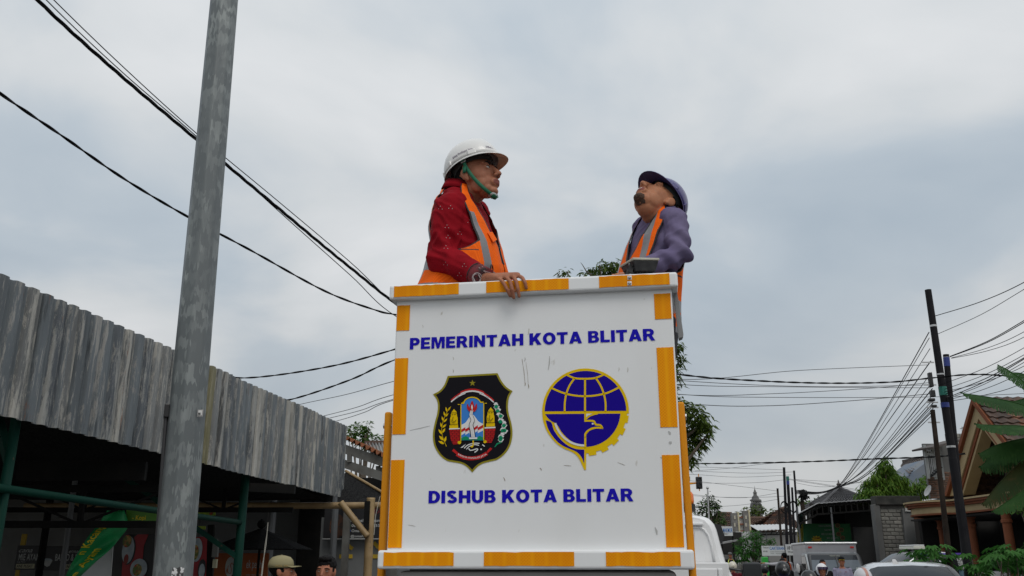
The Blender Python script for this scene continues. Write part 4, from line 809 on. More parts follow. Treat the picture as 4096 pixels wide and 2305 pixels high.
disc(rp_, 517, 2200, 27, 60, 12.0, mat('menu_black'), 'plate_border', -.014); disc(rp_, 515, 2200, 24, 55, 12, M_plate, 'plate', -.02); disc(rp_, 512, 2165, 18, 25, 12, M_food, 'food', -.026); disc(rp_, 508, 2237, 9, 20, 12, mat('sambal', (.22, .02, .012), .5), 'food', -.026); disc(rp_, 557, 2275, 34, 40, 12, M_plate, 'plate', -.02); disc(rp_, 552, 2280, 18, 24, 12, M_food, 'food', -.026)
rp2 = board('menu_board', 'narrow red menu board with plate showing right of the pole', 745, 2148, 838, 2330, 12.05, mat('menu_red'))
disc(rp2, 788, 2200, 22, 48, 12.05, M_plate, 'plate', -.008); disc(rp2, 782, 2210, 14, 30, 12.05, M_food, 'food', -.013); disc(rp2, 808, 2278, 16, 42, 12.05, mat('menu_black'), 'plate_border', -.008); disc(rp2, 808, 2285, 12, 30, 12.05, M_plate, 'plate', -.013)
yb = board('green_poster', 'yellow-green poster hanging over the green rail right of the pole', 760, 2033, 860, 2062, 12.3, mat('lime', (.30, .42, .03), .6)); disc(yb, 805, 2040, 25, 7, 12.3, M_sblk, 'picture', -.004); disc(yb, 845, 2055, 9, 6, 12.3, M_food, 'picture', -.004)
yb2 = board('green_poster', 'lime edge of a poster below the green rail', 760, 2105, 820, 2118, 12.3, mat('lime'))
os_ = board('orange_sign', 'orange banner with white bird logo behind the green post', 850, 2213, 1066, 2340, 13.2, mat('orange_vinyl', (.33, .075, .012), .6))
disc(os_, 920, 2268, 19, 40, 13.2, M_sw, 'logo_disc', -.004); btext(os_, 'ek perih', 984, 2240, 1048, 2284, 13.2, M_sw, 0.0); btext(os_, 'ndar dan gurih', 984, 2296, 1043, 2304, 13.2, M_sw)
g = MB(); ln = [ribbon2(cr(pp), 2.5) for pp in ([(907, 2275), (912, 2290), (922, 2294), (926, 2280), (922, 2262), (928, 2252), (934, 2262)], [(906, 2280), (908, 2295)], [(913, 2262), (910, 2285)])]
for l in ln: g.shape([l], lambda a, b, h: P(a, b, 13.188) - V((0, h, 0)), .001)
o = g.build('bird_logo', mat('orange_vinyl'), os_); o['kind'] = 'stuff'
kb = board('snack_banner', 'black banner with burger picture and contact lines by the bamboo brace', 1292, 2030, 1560, 2155, 14.4, M_sblk)
disc(kb, 1350, 2105, 32, 48, 14.4, mat('burger_photo', (.10, .035, .015), .6, col2=(.03, .02, .015), nscale=14, col3=(.25, .07, .02), n3=6, lo3=.6, hi3=.66), 'burger_picture', -.004)
btext(kb, 'Maksimal Makanan', 1390, 2076, 1520, 2088, 14.4, M_sw, .015); btext(kb, '08    4      555', 1406, 2097, 1520, 2108, 14.4, M_sw, .015); btext(kb, 'Omah', 1406, 2118, 1445, 2129, 14.4, M_sw, .015); btext(kb, '@omah', 1402, 2140, 1455, 2152, 14.4, M_sw, .015); disc(kb, 1397, 2102, 6, 6, 14.4, mat('chat_green', (.02, .3, .08), .5), 'phone_icon', -.004); disc(kb, 1397, 2123, 6, 6, 14.4, mat('fb_blue', (.03, .07, .3), .5), 'page_icon', -.004); disc(kb, 1394, 2145, 6, 6, 14.4, mat('ig_pink', (.4, .06, .1), .5), 'camera_icon', -.004); btext(kb, 'TA', 1490, 2035, 1530, 2055, 14.4, mat('dull_red', (.16, .012, .012), .6), .01, 'heading')
g = MB(); a, b_ = P(1290, 2156, 14.38), P(1560, 2156, 14.38); g.bar(a, b_, .01, .012); g.build('batten', M_sw, kb)
# twisted green banner
M_gb = mat('banner_green', (.015, .34, .10), .5, col2=(.012, .24, .08), nscale=3, bump=.1, bscale=8); M_gl = mat('banner_lime', (.10, .28, .03), .45); M_gy = mat('banner_yellow', (.8, .62, .02), .5)
gb = thing('noodle_banner', 'twisted green vinyl banner with yellow lettering hanging under the rail', 'banner', P(400, 2305, 9.2))
A_ = [(428, 2045), (452, 2062), (420, 2100), (380, 2105), (345, 2150), (310, 2200), (275, 2262), (245, 2330)]
B_ = [(620, 2045), (500, 2075), (510, 2110), (478, 2145), (440, 2185), (395, 2220), (350, 2262), (290, 2330)]
A2 = [(428, 2042), (390, 2102), (352, 2148), (320, 2198), (286, 2255), (255, 2320)]; B2 = [(497, 2042), (512, 2103), (480, 2152), (440, 2200), (385, 2246), (305, 2322)]
CA, CB_ = catmull(A2, 5), catmull(B2, 5); g = MB(); n = len(CA); vs = []
def ban(i_, s_):  # point on the banner sheet
    i0 = min(int(i_), n - 2); f_ = i_ - i0; a = CA[i0].lerp(CA[i0 + 1], f_); b = CB_[i0].lerp(CB_[i0 + 1], f_); p = a.lerp(b, s_)
    return P(p.x, p.y, 9.25 + 0.05 * math.sin(s_ * 5 + i_ * .35) + 0.10 * (s_ - .5))
for i in range(n):
    for j in range(9): vs.append(ban(i, j / 8))
g.add(vs, [(i * 9 + j, i * 9 + j + 1, (i + 1) * 9 + j + 1, (i + 1) * 9 + j) for i in range(n - 1) for j in range(8)]); o = g.build('sheet', M_gb, gb, smooth=True); o.modifiers.new('s', 'SOLIDIFY').thickness = .002
def bantext(s_, i0, i1, s0, s1, dy=-0.006):
    g = MB(); text(g, s_, lambda a, b: ban(lerp(i0, i1, a), lerp(s0, s1, b)) + V((0, dy, 0)), .02); return g
bantext('ie Ayam', 24.5, 14.6, 0.84, 0.42, -.03).build('lettering', M_gy, gb); bantext('n Kacang', 17.0, 5.0, 0.40, 0.03, -.03).build('lettering', M_gy, gb)
q = [P(u, v, 9.35) for u, v in ((505, 2040), (640, 2055), (640, 2090), (508, 2086))]; g = MB(); g.add(q, [(0, 1, 2, 3)]); o = g.build('sheet', M_gl, gb); o.modifiers.new('s', 'SOLIDIFY').thickness = .002
g = MB(); a, b_ = P(527, 2086, 9.33), P(588, 2062, 9.33); text_q(g, '- Kopi', a, (b_ - a).normalized() * V((1, 1, 0)), (0, 0, 1), b_.x - a.x, b_.z - a.z, .02); g.build('lettering', M_gy, gb)
wp = thing('white_poster', 'white vinyl poster hanging behind the green banner', 'poster', P(380, 2305, 9.6)); q = [P(u, v, 9.6) for u, v in ((452, 2168), (440, 2330), (290, 2330), (350, 2250))]; g = MB(); g.add(q, [(0, 1, 2, 3)]); o = g.build('sheet', mat('poster_white', (.65, .66, .68), .6, col2=(.52, .54, .55), nscale=3), wp); o.modifiers.new('s', 'SOLIDIFY').thickness = .003
g = MB(); g.tube([P(453, 2165, 9.58), P(440, 2340, 9.58)], .007, 6); g.build('edge_tube', M_sw, wp)
# dark parasol
pa = thing('parasol', 'black parasol behind the green market post', 'parasol', V((P(1045, 2150, 12.8).x, 12.8, .115)))
c_ = P(1045, 2112, 12.8); rr_ = c_.x - P(830, 2190, 12.8).x; zb = P(1045, 2198, 12.8).z; g = MB(); nn = 8; rim_ = [V((c_.x + rr_ * math.cos(2 * math.pi * (i + .3) / nn), c_.y + rr_ * math.sin(2 * math.pi * (i + .3) / nn), zb)) for i in range(nn)]
g.add([c_] + rim_, [(0, 1 + i, 1 + (i + 1) % nn) for i in range(nn)]); g.build('canopy', M_net, pa)
g = MB(); g.tube([(c_.x, c_.y, .115), c_ + V((0, 0, .12))], .018, 8); g.build('pole', M_frame, pa); g = MB(); g.ell(c_ + V((0, 0, .05)), .06); g.build('cap', M_frame, pa)
# electric meter under the rail
em_ = thing('electric_meter', 'small electric meter on a dark post right of the pole', 'meter', P(862, 2290, 11.0)); g = MB(); g.box(P(862, 2200, 11.0), (.07, .05, .17)); g.lathe([(.03, 0), (.03, .05), (.02, .07)], P(862, 2180, 11.0), 10); bev(g.build('housing', mat('meter_grey', (.12, .12, .11), .5), em_), .006); g = MB(); g.box(P(860, 2255, 11.0), (.05, .04, .10)); bev(g.build('breaker_box', M_cr2, em_), .004); g = MB(); g.bar(P(845, 2100, 11.05), P(838, 2320, 11.05), .07, .05); g.build('backing_post', M_frame, em_)
g = MB(); g.tube([P(1072, 2090, 10.5), P(1064, 2180, 10.5), P(1050, 2260, 10.5), P(1045, 2305, 10.5)], .005, 5); g.tube([P(1070, 2120, 10.5), P(1060, 2180, 10.5), P(1054, 2250, 10.5), P(1048, 2305, 10.5)], .004, 5); o = g.build('hanging_cord', mat('pale_cord'), None, org=P(1050, 2305, 10.5)); tag(o, 'thin pale cord hanging left of the khaki cap', 'cord')

# ================================================================== TREES AND PLANTS
M_bark = mat('bark', (0.09, 0.07, 0.05), 0.9, col2=(0.16, 0.13, 0.10), nscale=6, nstretch=(1, 1, .3), bump=.5)
ML_mango = leafmat('mango_leaf', (0.055, 0.095, 0.016), (0.10, 0.155, 0.026), (0.20, 0.235, 0.045))
ML_dark = leafmat('dark_leaf', (0.03, 0.065, 0.02), (0.06, 0.11, 0.028), (0.08, 0.14, 0.035))
ML_bright = leafmat('bright_leaf', (0.05, 0.12, 0.02), (0.09, 0.18, 0.025), (0.13, 0.20, 0.04))
ML_poly = leafmat('drooping_leaf', (0.05, 0.125, 0.016), (0.10, 0.19, 0.022), (0.22, 0.25, 0.035))
ML_ban = leafmat('banana_leaf', (0.018, 0.060, 0.014), (0.032, 0.09, 0.02), (0.05, 0.12, 0.028))
ML_bandry = leafmat('dry_banana_leaf', (0.08, 0.07, 0.02), (0.04, 0.065, 0.02), (0.11, 0.08, 0.03))
ML_cas = leafmat('cassava_leaf', (0.035, 0.13, 0.022), (0.055, 0.17, 0.03), (0.08, 0.21, 0.04))
def leaf(mb, p, d, L_, w, rg, bend=0.35):
    d = d.normalized(); s_ = d.cross(V((rg.uniform(-.6, .6), rg.uniform(-.6, .6), 1))).normalized() * (w / 2); dn = V((0, 0, -bend * L_))
    m_ = p + d * L_ * 0.5 + dn * .25; e_ = p + d * L_ + dn
    mb.add([p, m_ + s_, e_, m_ - s_], [(0, 1, 2, 3)])
def crown(mb, clumps, n, L_, w, rg, droop=0.6, spray=5, fill=0.45):
    for c_, r_ in clumps:
        rv = V(r_ if isinstance(r_, (tuple, list, Vector)) else (r_, r_, r_)); k = max(3, int(n * (rv.x * rv.y * rv.z) ** (2 / 3) / spray))
        for _ in range(k):
            d = V((rg.gauss(0, 1), rg.gauss(0, 1), rg.gauss(0, 1))).normalized(); rad = rg.uniform(fill, 1.0) * (1 + 0.25 * noise.noise((c_ + d) * 2.0))
            q = c_ + V((d.x * rv.x, d.y * rv.y, d.z * rv.z)) * rad
            for _ in range(spray):
                a = rg.uniform(0, 2 * math.pi); dd = V((math.cos(a), math.sin(a), rg.uniform(-.3, .5) - droop)) + d * .5
                leaf(mb, q + V((rg.gauss(0, 1), rg.gauss(0, 1), rg.gauss(0, 1))) * L_ * .25, dd, L_ * rg.uniform(.7, 1.25), w * rg.uniform(.8, 1.2), rg)
def tree(name, label, base, clumps, n, L_, w, ml, seed, droop=0.6, trunk_r=.12, spray=5, fill=.45, cat='tree', grp=None, limbs=True):
    rg = random.Random(seed); o = thing(name, label, cat, base, grp); g = MB(); crown(g, clumps, n, L_, w, rg, droop, spray, fill); c_ = g.build('crown', ml, o); c_['kind'] = 'stuff'
    cen = sum((c_[0] for c_ in clumps), V((0, 0, 0))) / len(clumps); g = MB(); top = V((cen.x, cen.y, cen.z))
    b = V(base); g.tube([b, b.lerp(top, .4) + V((rg.uniform(-.1, .1), 0, 0)), top], [trunk_r, trunk_r * .8, trunk_r * .4], 8); g.build('trunk', M_bark, o)
    if limbs:
        for c2, r_ in clumps:
            st = b.lerp(top, rg.uniform(.35, .8)); mid = st.lerp(c2, .5) + V((0, 0, .1)); g = MB(); g.tube([st, mid, c2], [trunk_r * .4, trunk_r * .25, trunk_r * .08], 5, False); g.build('branch', M_bark, o)
    return o
def cl(lst, Y, dep=1.0):
    out = []
    for u, v, r_ in lst:
        c_ = P(u, v, Y + rnd.uniform(-.3, .3) * dep); s_ = r_ * Y / F_PX; out.append((c_, (s_, s_ * dep, s_)))
    return out
T1 = [(2248, 1092, 13), (2268, 1086, 10), (2338, 1098, 15), (2375, 1082, 20), (2398, 1062, 18), (2415, 1078, 26), (2440, 1060, 22), (2465, 1050, 14), (2455, 1085, 26), (2490, 1070, 14), (2300, 1180, 50), (2420, 1170, 90), (2520, 1250, 120), (2440, 1350, 120), (2560, 1420, 110), (2560, 1600, 130), (2620, 1720, 110), (2500, 1780, 90), (2690, 1400, 36), (2712, 1385, 20), (2722, 1440, 20), (2700, 1490, 30), (2700, 1550, 22),
      (2705, 1620, 45), (2750, 1640, 36), (2790, 1655, 38), (2822, 1690, 34), (2832, 1735, 24), (2770, 1720, 50), (2755, 1790, 48), (2800, 1768, 34), (2730, 1840, 40), (2770, 1830, 22), (2735, 1875, 18)]
tree('mango_tree', 'green mango tree with long drooping leaves behind the bucket', V((P(2560, 1700, 16).x, 16, 0)), cl(T1, 16, .9), 6000, .135, .036, ML_mango, 3, droop=.45, trunk_r=.16, fill=.2)
g = MB(); g.tube([P(2376, 1110, 16), P(2345, 1085, 16), P(2330, 1060, 16), P(2322, 1050, 16)], [.02, .012, .007, .003], 5); g.tube([P(2240, 1110, 16), P(2232, 1098, 16), P(2228, 1088, 16)], [.012, .008, .003], 5); o = g.build('bare_twigs', M_bark, None, org=P(2376, 1110, 16)); o.parent = bpy.data.objects['mango_tree']; o.location = P(2376, 1110, 16) - ORG['mango_tree']
tree('garden_tree', 'small bright green tree behind the rusty tin roof', V((P(1440, 1760, 19).x, 19, 0)), cl([(1395, 1740, 18), (1420, 1722, 28), (1450, 1712, 26), (1440, 1745, 36), (1475, 1705, 16), (1470, 1740, 24), (1500, 1758, 20), (1522, 1762, 20), (1478, 1770, 25), (1400, 1705, 8), (1548, 1760, 8)], 19), 4500, .10, .045, ML_bright, 5, droop=.1, trunk_r=.08)
tree('courtyard_tree', 'green foliage glimpsed over the market wall under the rail', V((P(220, 2050, 20).x, 20.5, 0)), cl([(160, 2040, 30), (200, 2045, 32), (240, 2048, 28), (280, 2030, 26), (180, 2015, 30)], 20.5), 500, .12, .04, ML_bright, 6, trunk_r=.08)
tree('street_tree', 'rounded dark green tree beyond the truck cab with an aerial in it', V((P(2835, 2100, 62).x, 62, 0)), cl([(2800, 2040, 22), (2820, 2010, 26), (2835, 1985, 16), (2850, 2005, 24), (2862, 2030, 26), (2840, 2040, 38), (2875, 2040, 14), (2790, 2050, 12), (2830, 2075, 35), (2865, 2080, 30), (2800, 2075, 16), (2885, 2060, 16), (2890, 2085, 18)], 62), 420, .26, .11, ML_dark, 8, trunk_r=.18, droop=.3)
tree('street_tree', 'low spreading green tree in front of the temple tower', V((P(3050, 2070, 80).x, 80, 0)), cl([(3015, 2040, 20), (3040, 2042, 24), (3070, 2048, 22), (3095, 2056, 18), (2980, 2050, 16), (3030, 2062, 30), (3080, 2066, 28), (2985, 2030, 8), (2960, 2060, 16), (3105, 2068, 10)], 80), 300, .3, .14, ML_mango, 9, trunk_r=.18, droop=.4)
tree('roadside_shrub', 'bushy feathery green shrub above the small green pillar', V((P(3000, 2200, 44).x, 44, 0)), cl([(2960, 2180, 22), (2985, 2155, 24), (3010, 2145, 24), (3035, 2150, 20), (2975, 2205, 30), (3010, 2195, 40), (3040, 2180, 26), (2960, 2225, 24), (3000, 2235, 30), (3075, 2160, 14), (3095, 2165, 12), (3035, 2215, 22), (3020, 2130, 12)], 44), 1500, .17, .055, ML_cas, 10, droop=.3, trunk_r=.07, cat='shrub')
tree('conical_tree', 'dense conical tree with bright drooping leaves behind the block wall', V((P(3540, 1990, 35).x, 35, 0)), cl([(3542, 1836, 10), (3540, 1860, 22), (3525, 1880, 22), (3560, 1880, 24), (3500, 1905, 18), (3530, 1915, 36), (3575, 1915, 30), (3470, 1935, 18), (3505, 1950, 36), (3555, 1955, 42), (3600, 1945, 30), (3450, 1965, 18), (3480, 1980, 30), (3530, 1990, 36), (3590, 1985, 36), (3620, 1920, 16), (3435, 1988, 14)], 35), 4600, .19, .045, ML_poly, 11, droop=1.1, trunk_r=.12, fill=.5)
tree('leafy_tree', 'drooping green tree right of the conical tree by the blue gable', V((P(3665, 1990, 36).x, 36, 0)), cl([(3640, 1965, 20), (3660, 1945, 16), (3685, 1930, 18), (3700, 1910, 14), (3690, 1965, 24), (3655, 1985, 24), (3715, 1960, 16)], 36), 3000, .19, .045, ML_poly, 12, droop=1.0, trunk_r=.08)
tree('distant_tree', 'dark distant tree crown left of the pyramid roof', V((P(3285, 2010, 95).x, 95, 0)), cl([(3275, 1995, 14), (3295, 1990, 14), (3255, 2005, 10), (3310, 2000, 10)], 95), 200, .45, .25, ML_dark, 13, trunk_r=.2)
tree('distant_tree', 'small bright tree behind the cable knot by the far poles', V((P(3210, 2010, 70).x, 70, 0)), cl([(3198, 2004, 9), (3210, 2012, 9), (3228, 2010, 8)], 70), 200, .35, .2, ML_bright, 14, trunk_r=.15)
# cassava
def cassava(base, tops, seed, label):
    rg = random.Random(seed); o = thing('cassava_plant', label, 'plant', base, 'cassava plants by the pole')
    for t_ in tops:
        g = MB(); b = V(base) + V((rg.uniform(-.2, .2), rg.uniform(-.2, .2), 0)); g.tube([b, b.lerp(t_, .5) + V((rg.uniform(-.1, .1), 0, .1)), t_], [.015, .011, .007], 6); g.build('stem', M_bark, o)
        for k in range(7):
            a = rg.uniform(0, 6.28); pet = t_ + V((math.cos(a) * .2, math.sin(a) * .2, rg.uniform(-.12, .12))); g = MB(); g.tube([t_ - V((0, 0, .03)), pet], .003, 4, False)
            fw = V((math.cos(a), math.sin(a), -.5)).normalized(); sd_ = fw.cross(V((0, 0, 1))).normalized()
            for j in range(7):
                an = R(-100 + j * 33.3); d = (fw * math.cos(an) + sd_ * math.sin(an)); L_ = (.17 - .05 * abs(j - 3) / 3) * rg.uniform(.9, 1.15); up = sd_.cross(fw); s_ = d.cross(up).normalized() * .026
                g.add([pet, pet + d * L_ * .6 + s_, pet + d * L_ - V((0, 0, .03)), pet + d * L_ * .6 - s_], [(0, 1, 2, 3)])
            g.build('leaf', ML_cas, o)
    return o
cassava(V((P(3720, 2280, 17).x, 17, 0)), [P(u, v, 17 + i * .12) for i, (u, v) in enumerate(((3665, 2225), (3690, 2245), (3720, 2205), (3745, 2195), (3735, 2240), (3700, 2270), (3770, 2215), (3780, 2260)))], 21, 'cassava plant with palmate leaves left of the tall black pole')
cassava(V((P(3895, 2290, 17.4).x, 17.4, 0)), [P(u, v, 17.4 + i * .1) for i, (u, v) in enumerate(((3888, 2240), (3902, 2260), (3915, 2290), (3930, 2285)))], 22, 'low cassava plant just right of the black poles')
cassava(V((P(4040, 2290, 16).x, 16, 0)), [P(u, v, 16 + i * .1) for i, (u, v) in enumerate(((3985, 2240), (4005, 2215), (4035, 2205), (4065, 2200), (4085, 2230), (4030, 2245), (4060, 2265), (4000, 2275), (4095, 2265), (4035, 2290)))], 23, 'big cassava plant in the bottom right corner')
# banana
bn = thing('banana_plant', 'banana plant with ragged hanging leaves at the right edge', 'plant', V((P(4290, 2200, 13.5).x, 13.5, 0)))
bc = P(4290, 1760, 13.5); g = MB(); g.tube([V((bc.x, bc.y, 0)), V((bc.x, bc.y, 1.5)), bc], [.16, .13, .08], 10); g.build('stem', mat('banana_stem', (.12, .14, .05), .7, col2=(.1, .07, .03), nscale=4), bn)
def bleaf(pts, w, ml, seed, Y0=13.5, flop=0.5, tear=.15):
    rg = random.Random(seed); rib = [P(u, v, Y0 + k * .12) for k, (u, v) in enumerate(pts)]; C_ = catmull([tuple(p) for p in rib], 18); n = len(C_); g = MB()
    g.tube([bc] + C_, [.03] + [lerp(.016, .004, i / n) for i in range(n)], 5); lo_ = g.build('leaf', ml, bn)
    for sgn in (-1, 1):
        b_ = MB(); i = 0
        while i < n - 1:
            j = min(n - 1, i + (rg.randint(1, 2) if tear > .3 else rg.randint(1, 5)))
            for k in range(i, j):
                def edge(m, ex=0.0):
                    t_ = m / (n - 1); ww = w * (math.sin(math.pi * min(1, .12 + t_ * .92)) ** .6) * (1 + ex); tg = (C_[min(m + 1, n - 1)] - C_[max(m - 1, 0)]).normalized(); s_ = tg.cross(V((0, -.35, 1))).normalized() * sgn
                    return C_[m] + s_ * ww * (1 - flop * .45) - V((0, 0, ww * flop)) + tg * ww * .25
                ex = rg.uniform(-.12, .08); m1 = C_[k].lerp(edge(k, ex), .5) + V((0, 0, .02)); m2 = C_[k + 1].lerp(edge(k + 1, ex), .5) + V((0, 0, .02))
                g2 = edge(k + 1, ex); 
                if k + 1 == j: g2 = g2.lerp(edge(k, ex), tear)
                b_.add([C_[k], C_[k + 1], m2, m1], [(0, 1, 2, 3)]); b_.add([m1, m2, g2, edge(k, ex)], [(0, 1, 2, 3)])
            i = j
        b_.build('blade', ml, lo_)
bleaf([(4200, 1640), (4096, 1530), (4030, 1480), (3990, 1462)], .20, ML_ban, 1, 13.3, .5)
bleaf([(4230, 1680), (4096, 1622), (3970, 1592), (3840, 1572)], .30, ML_ban, 2, 13.0, .55, .35)
bleaf([(4230, 1730), (4096, 1706), (3990, 1702), (3896, 1698)], .30, ML_ban, 3, 12.7, .32, .2)
bleaf([(4230, 1740), (4096, 1755), (3990, 1780), (3912, 1818)], .33, ML_ban, 4, 13.0, .85, .6)
bleaf([(4230, 1750), (4110, 1780), (4000, 1810), (3915, 1872)], .33, ML_ban, 5, 13.3, .9, .6)
bleaf([(4230, 1790), (4110, 1830), (4010, 1920), (3926, 2022)], .32, ML_bandry, 6, 13.1, .9, .6)
bleaf([(4230, 1850), (4140, 1930), (4060, 1985), (3966, 2052)], .28, ML_ban, 7, 12.9, .5, .3)
bleaf([(4230, 1640), (4120, 1600), (4080, 1600), (4000, 1625)], .26, ML_ban, 8, 13.9, .7, .5)
bleaf([(4240, 1760), (4150, 1760), (4060, 1800), (3985, 1875)], .32, ML_bandry, 9, 13.6, .9, .6)
bleaf([(4240, 1800), (4150, 1850), (4090, 1900), (4030, 1985)], .32, ML_ban, 10, 13.7, .9, .6)
bleaf([(4220, 1650), (4150, 1560), (4100, 1500), (4040, 1490)], .22, ML_ban, 11, 14.1, .7, .5)
tree('garden_shrub', 'bright leafy shrub poking in at the right edge below the banana', V((P(4130, 2000, 15).x, 15, 0)), cl([(4085, 1995, 26), (4075, 2020, 24), (4095, 2045, 26), (4120, 2010, 40)], 15), 1500, .11, .05, ML_bright, 31, droop=.2, trunk_r=.05, cat='shrub')
# ================================================================== BUILDINGS ON THE RIGHT
M_cream2 = mat('cream_plaster', (0.42, 0.325, 0.185), 0.85, col2=(0.36, 0.28, 0.16), nscale=2, spec=.2); M_orng = mat('terracotta_paint', (0.20, 0.068, 0.032), 0.75, col2=(0.165, 0.055, 0.026), nscale=3, spec=.2)
M_tile = mat('clay_tile', (0.11, 0.065, 0.048), 0.85, col2=(0.055, 0.04, 0.034), nscale=1.6, lo=.4, hi=.6, col3=(0.19, 0.085, 0.048), n3=2.3, lo3=.58, hi3=.66); M_tiled = mat('dark_tile', (0.07, 0.06, 0.058), 0.85, col2=(0.11, 0.09, 0.08), nscale=2, lo=.4, hi=.6); M_tileg = mat('grey_tile', (0.10, 0.10, 0.105), 0.8, col2=(0.06, 0.06, 0.065), nscale=2)
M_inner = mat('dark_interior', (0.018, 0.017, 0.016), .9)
M_block = [mat('block_a', (0.25, 0.245, 0.22), .9, col2=(0.17, 0.165, 0.145), nscale=3, bump=.3), mat('block_b', (0.21, 0.205, 0.185), .9, col2=(0.14, 0.135, 0.12), nscale=3, bump=.3), mat('block_c', (0.29, 0.28, 0.25), .9, col2=(0.20, 0.19, 0.17), nscale=3, bump=.3)]
M_mort = mat('mortar', (0.17, 0.165, 0.15), .95, col2=(0.11, .105, .095), nscale=3); M_moss = mat('black_moss', (0.02, 0.021, 0.019), .95, col2=(0.06, 0.058, 0.052), nscale=2.5, bump=.3)
M_brk = [mat('brick_a', (0.16, 0.085, 0.055), .9), mat('brick_b', (0.20, 0.11, 0.075), .9), mat('brick_c', (0.12, 0.075, 0.055), .9)]
_bm = {}
def block_wall(par, o, ex, w, h, bw, bh, mats, nm='block', proud=.018, gap=.012, cut=None, seed=1):
    rg = random.Random(seed); o = V(o); ex = V(ex).normalized(); out = ex.cross(V((0, 0, 1))).normalized(); rows = int(h / bh); cols = int(w / bw) + 1
    if out.dot(CAM - o) < 0: out = -out
    base = MB(); c_ = o + ex * w / 2 + V((0, 0, h / 2)) - out * .06; base.box(c_, (w, .12, h), M=Matrix((ex, -out, V((0, 0, 1)))).transposed()); base.build('wall_core', M_mort, par)
    for r_ in range(rows):
        for k in range(-1, cols):
            x0 = max(0, (k + (r_ % 2) * .5) * bw); x1 = min(w, (k + 1 + (r_ % 2) * .5) * bw)
            if x1 - x0 < bw * .25: continue
            cx, cz = (x0 + x1) / 2, (r_ + .5) * bh
            if cut and cut(cx, cz): continue
            key = (nm, round(x1 - x0, 2), round(bh, 3), rg.randint(0, 2))
            if key not in _bm:
                g = MB(); ww, hh = (x1 - x0 - gap) / 2, (bh - gap) / 2; j = lambda: rg.uniform(-.006, .006); b2 = .012
                vs = [(-ww + j(), 0, -hh + j()), (ww + j(), 0, -hh + j()), (ww + j(), 0, hh + j()), (-ww + j(), 0, hh + j())]; vs += [(x * (1 - b2 / ww), -proud, z * (1 - b2 / hh)) for x, _, z in vs]
                g.add(vs, [(4, 5, 6, 7)] + [(i, (i + 1) % 4, 4 + (i + 1) % 4, 4 + i) for i in range(4)]); me = bpy.data.meshes.new(nm); me.from_pydata(g.v, [], g.f); me.materials.append(mats[key[3] % len(mats)]); _bm[key] = me
            ob = bpy.data.objects.new(nm, _bm[key]); COL.objects.link(ob); ob.parent = par; M4 = Matrix((ex, -out, V((0, 0, 1)))).transposed().to_4x4(); M4.translation = o + ex * cx + V((0, 0, cz)) + out * rg.uniform(0, .006) - ORG[par.name]; ob.matrix_local = M4
def tile_rows(mb, e0, e1, r1, r0, rows, waves, th=.03):
    e0, e1, r0, r1 = V(e0), V(e1), V(r0), V(r1); up = (e1 - e0).cross(r0 - e0).normalized()
    if up.z < 0: up = -up
    n = max(2, waves * 4)
    for k in range(rows):
        a, b = k / rows, (k + 1.12) / rows; b = min(b, 1.0); vs = []
        for t_, lift in ((a, th), (b, 0.0)):
            L_, R_ = e0.lerp(r0, t_), e1.lerp(r1, t_)
            for i in range(n + 1): vs.append(L_.lerp(R_, i / n) + up * (lift + th * .5 * math.sin(2 * math.pi * waves * i / n + (k % 2) * .6)))
        for i in range(n + 1): vs.append(vs[i] - up * th * 1.3)
        mb.add(vs, [(i, i + 1, n + 2 + i, n + 1 + i) for i in range(n)] + [(2 * n + 2 + i, 2 * n + 3 + i, i + 1, i) for i in range(n)])
def roof(par, e0, e1, r1, r0, rows, waves, m_, th=.03, name='roof'):
    g = MB(); tile_rows(g, e0, e1, r1, r0, rows, waves, th); o = g.build(name, m_, par, smooth=False); return o

# cream house whose gabled front runs along the street
HX = 13.0
hs = thing('cream_house', 'cream house with steep terracotta-trimmed gable and orange porch columns', 'house', V((HX + 2, 24, 0)))
XN = V((1, 0, 0)); ap = PP(3946, 1606, V((HX, 0, 0)), XN); blf = PP(3836, 1985, V((HX, 0, 0)), XN); hwid = blf.y - ap.y; zb = blf.z
def gable_ring(s0, s1, x, th, m_, name):
    def tri(s_): return [(ap.y + hwid * s_, zb), (ap.y - hwid * s_, zb), (ap.y, zb + (ap.z - zb) * s_)]
    a, b = tri(s0), tri(s1); g = MB(); g.shape([[a[2], a[0], b[0], b[2], b[1], a[1]]], lambda y, z, h: V((x - h, y, z)), th); return g.build(name, m_, hs)
gable_ring(1.04, .97, HX, .40, M_orng, 'gable_trim'); gable_ring(.968, .80, HX + .04, .34, M_cream2, 'gable_band'); gable_ring(.798, .74, HX + .08, .34, M_orng, 'gable_trim'); gable_ring(.738, .69, HX + .12, .34, M_cream2, 'gable_band')
g = MB(); g.add([V((HX + 1.0, ap.y + hwid, zb)), V((HX + 1.0, ap.y - hwid, zb)), V((HX + 1.0, ap.y, ap.z))], [(0, 1, 2)]); g.build('gable_recess', mat('brown_boards', (.045, .035, .028), .8, col2=(.03, .024, .02), nscale=9, nstretch=(.3, 1, 3)), hs)
for k in range(7):
    y = lerp(ap.y - hwid * .6, ap.y + hwid * .6, (k + .5) / 7); g = MB(); hh_ = (ap.z - zb) * (1 - abs(y - ap.y) / hwid) * .75; g.bar((HX + .8, y, zb + .05), (HX + .8, lerp(y, ap.y, .2), zb + hh_), .06); g.build('gable_batten', M_wood, hs)
for sg in (-1, 1):
    e0, e1 = V((HX - .35, ap.y + sg * hwid * 1.06, zb - .05)), V((HX + 6, ap.y + sg * hwid * 1.06, zb - .05)); roof(hs, e0, e1, V((HX + 6, ap.y, ap.z + .12)), V((HX - .35, ap.y, ap.z + .12)), 15, 22, M_tile, .05)
zS0, zS1 = 2.80, 3.19; XS = 12.2
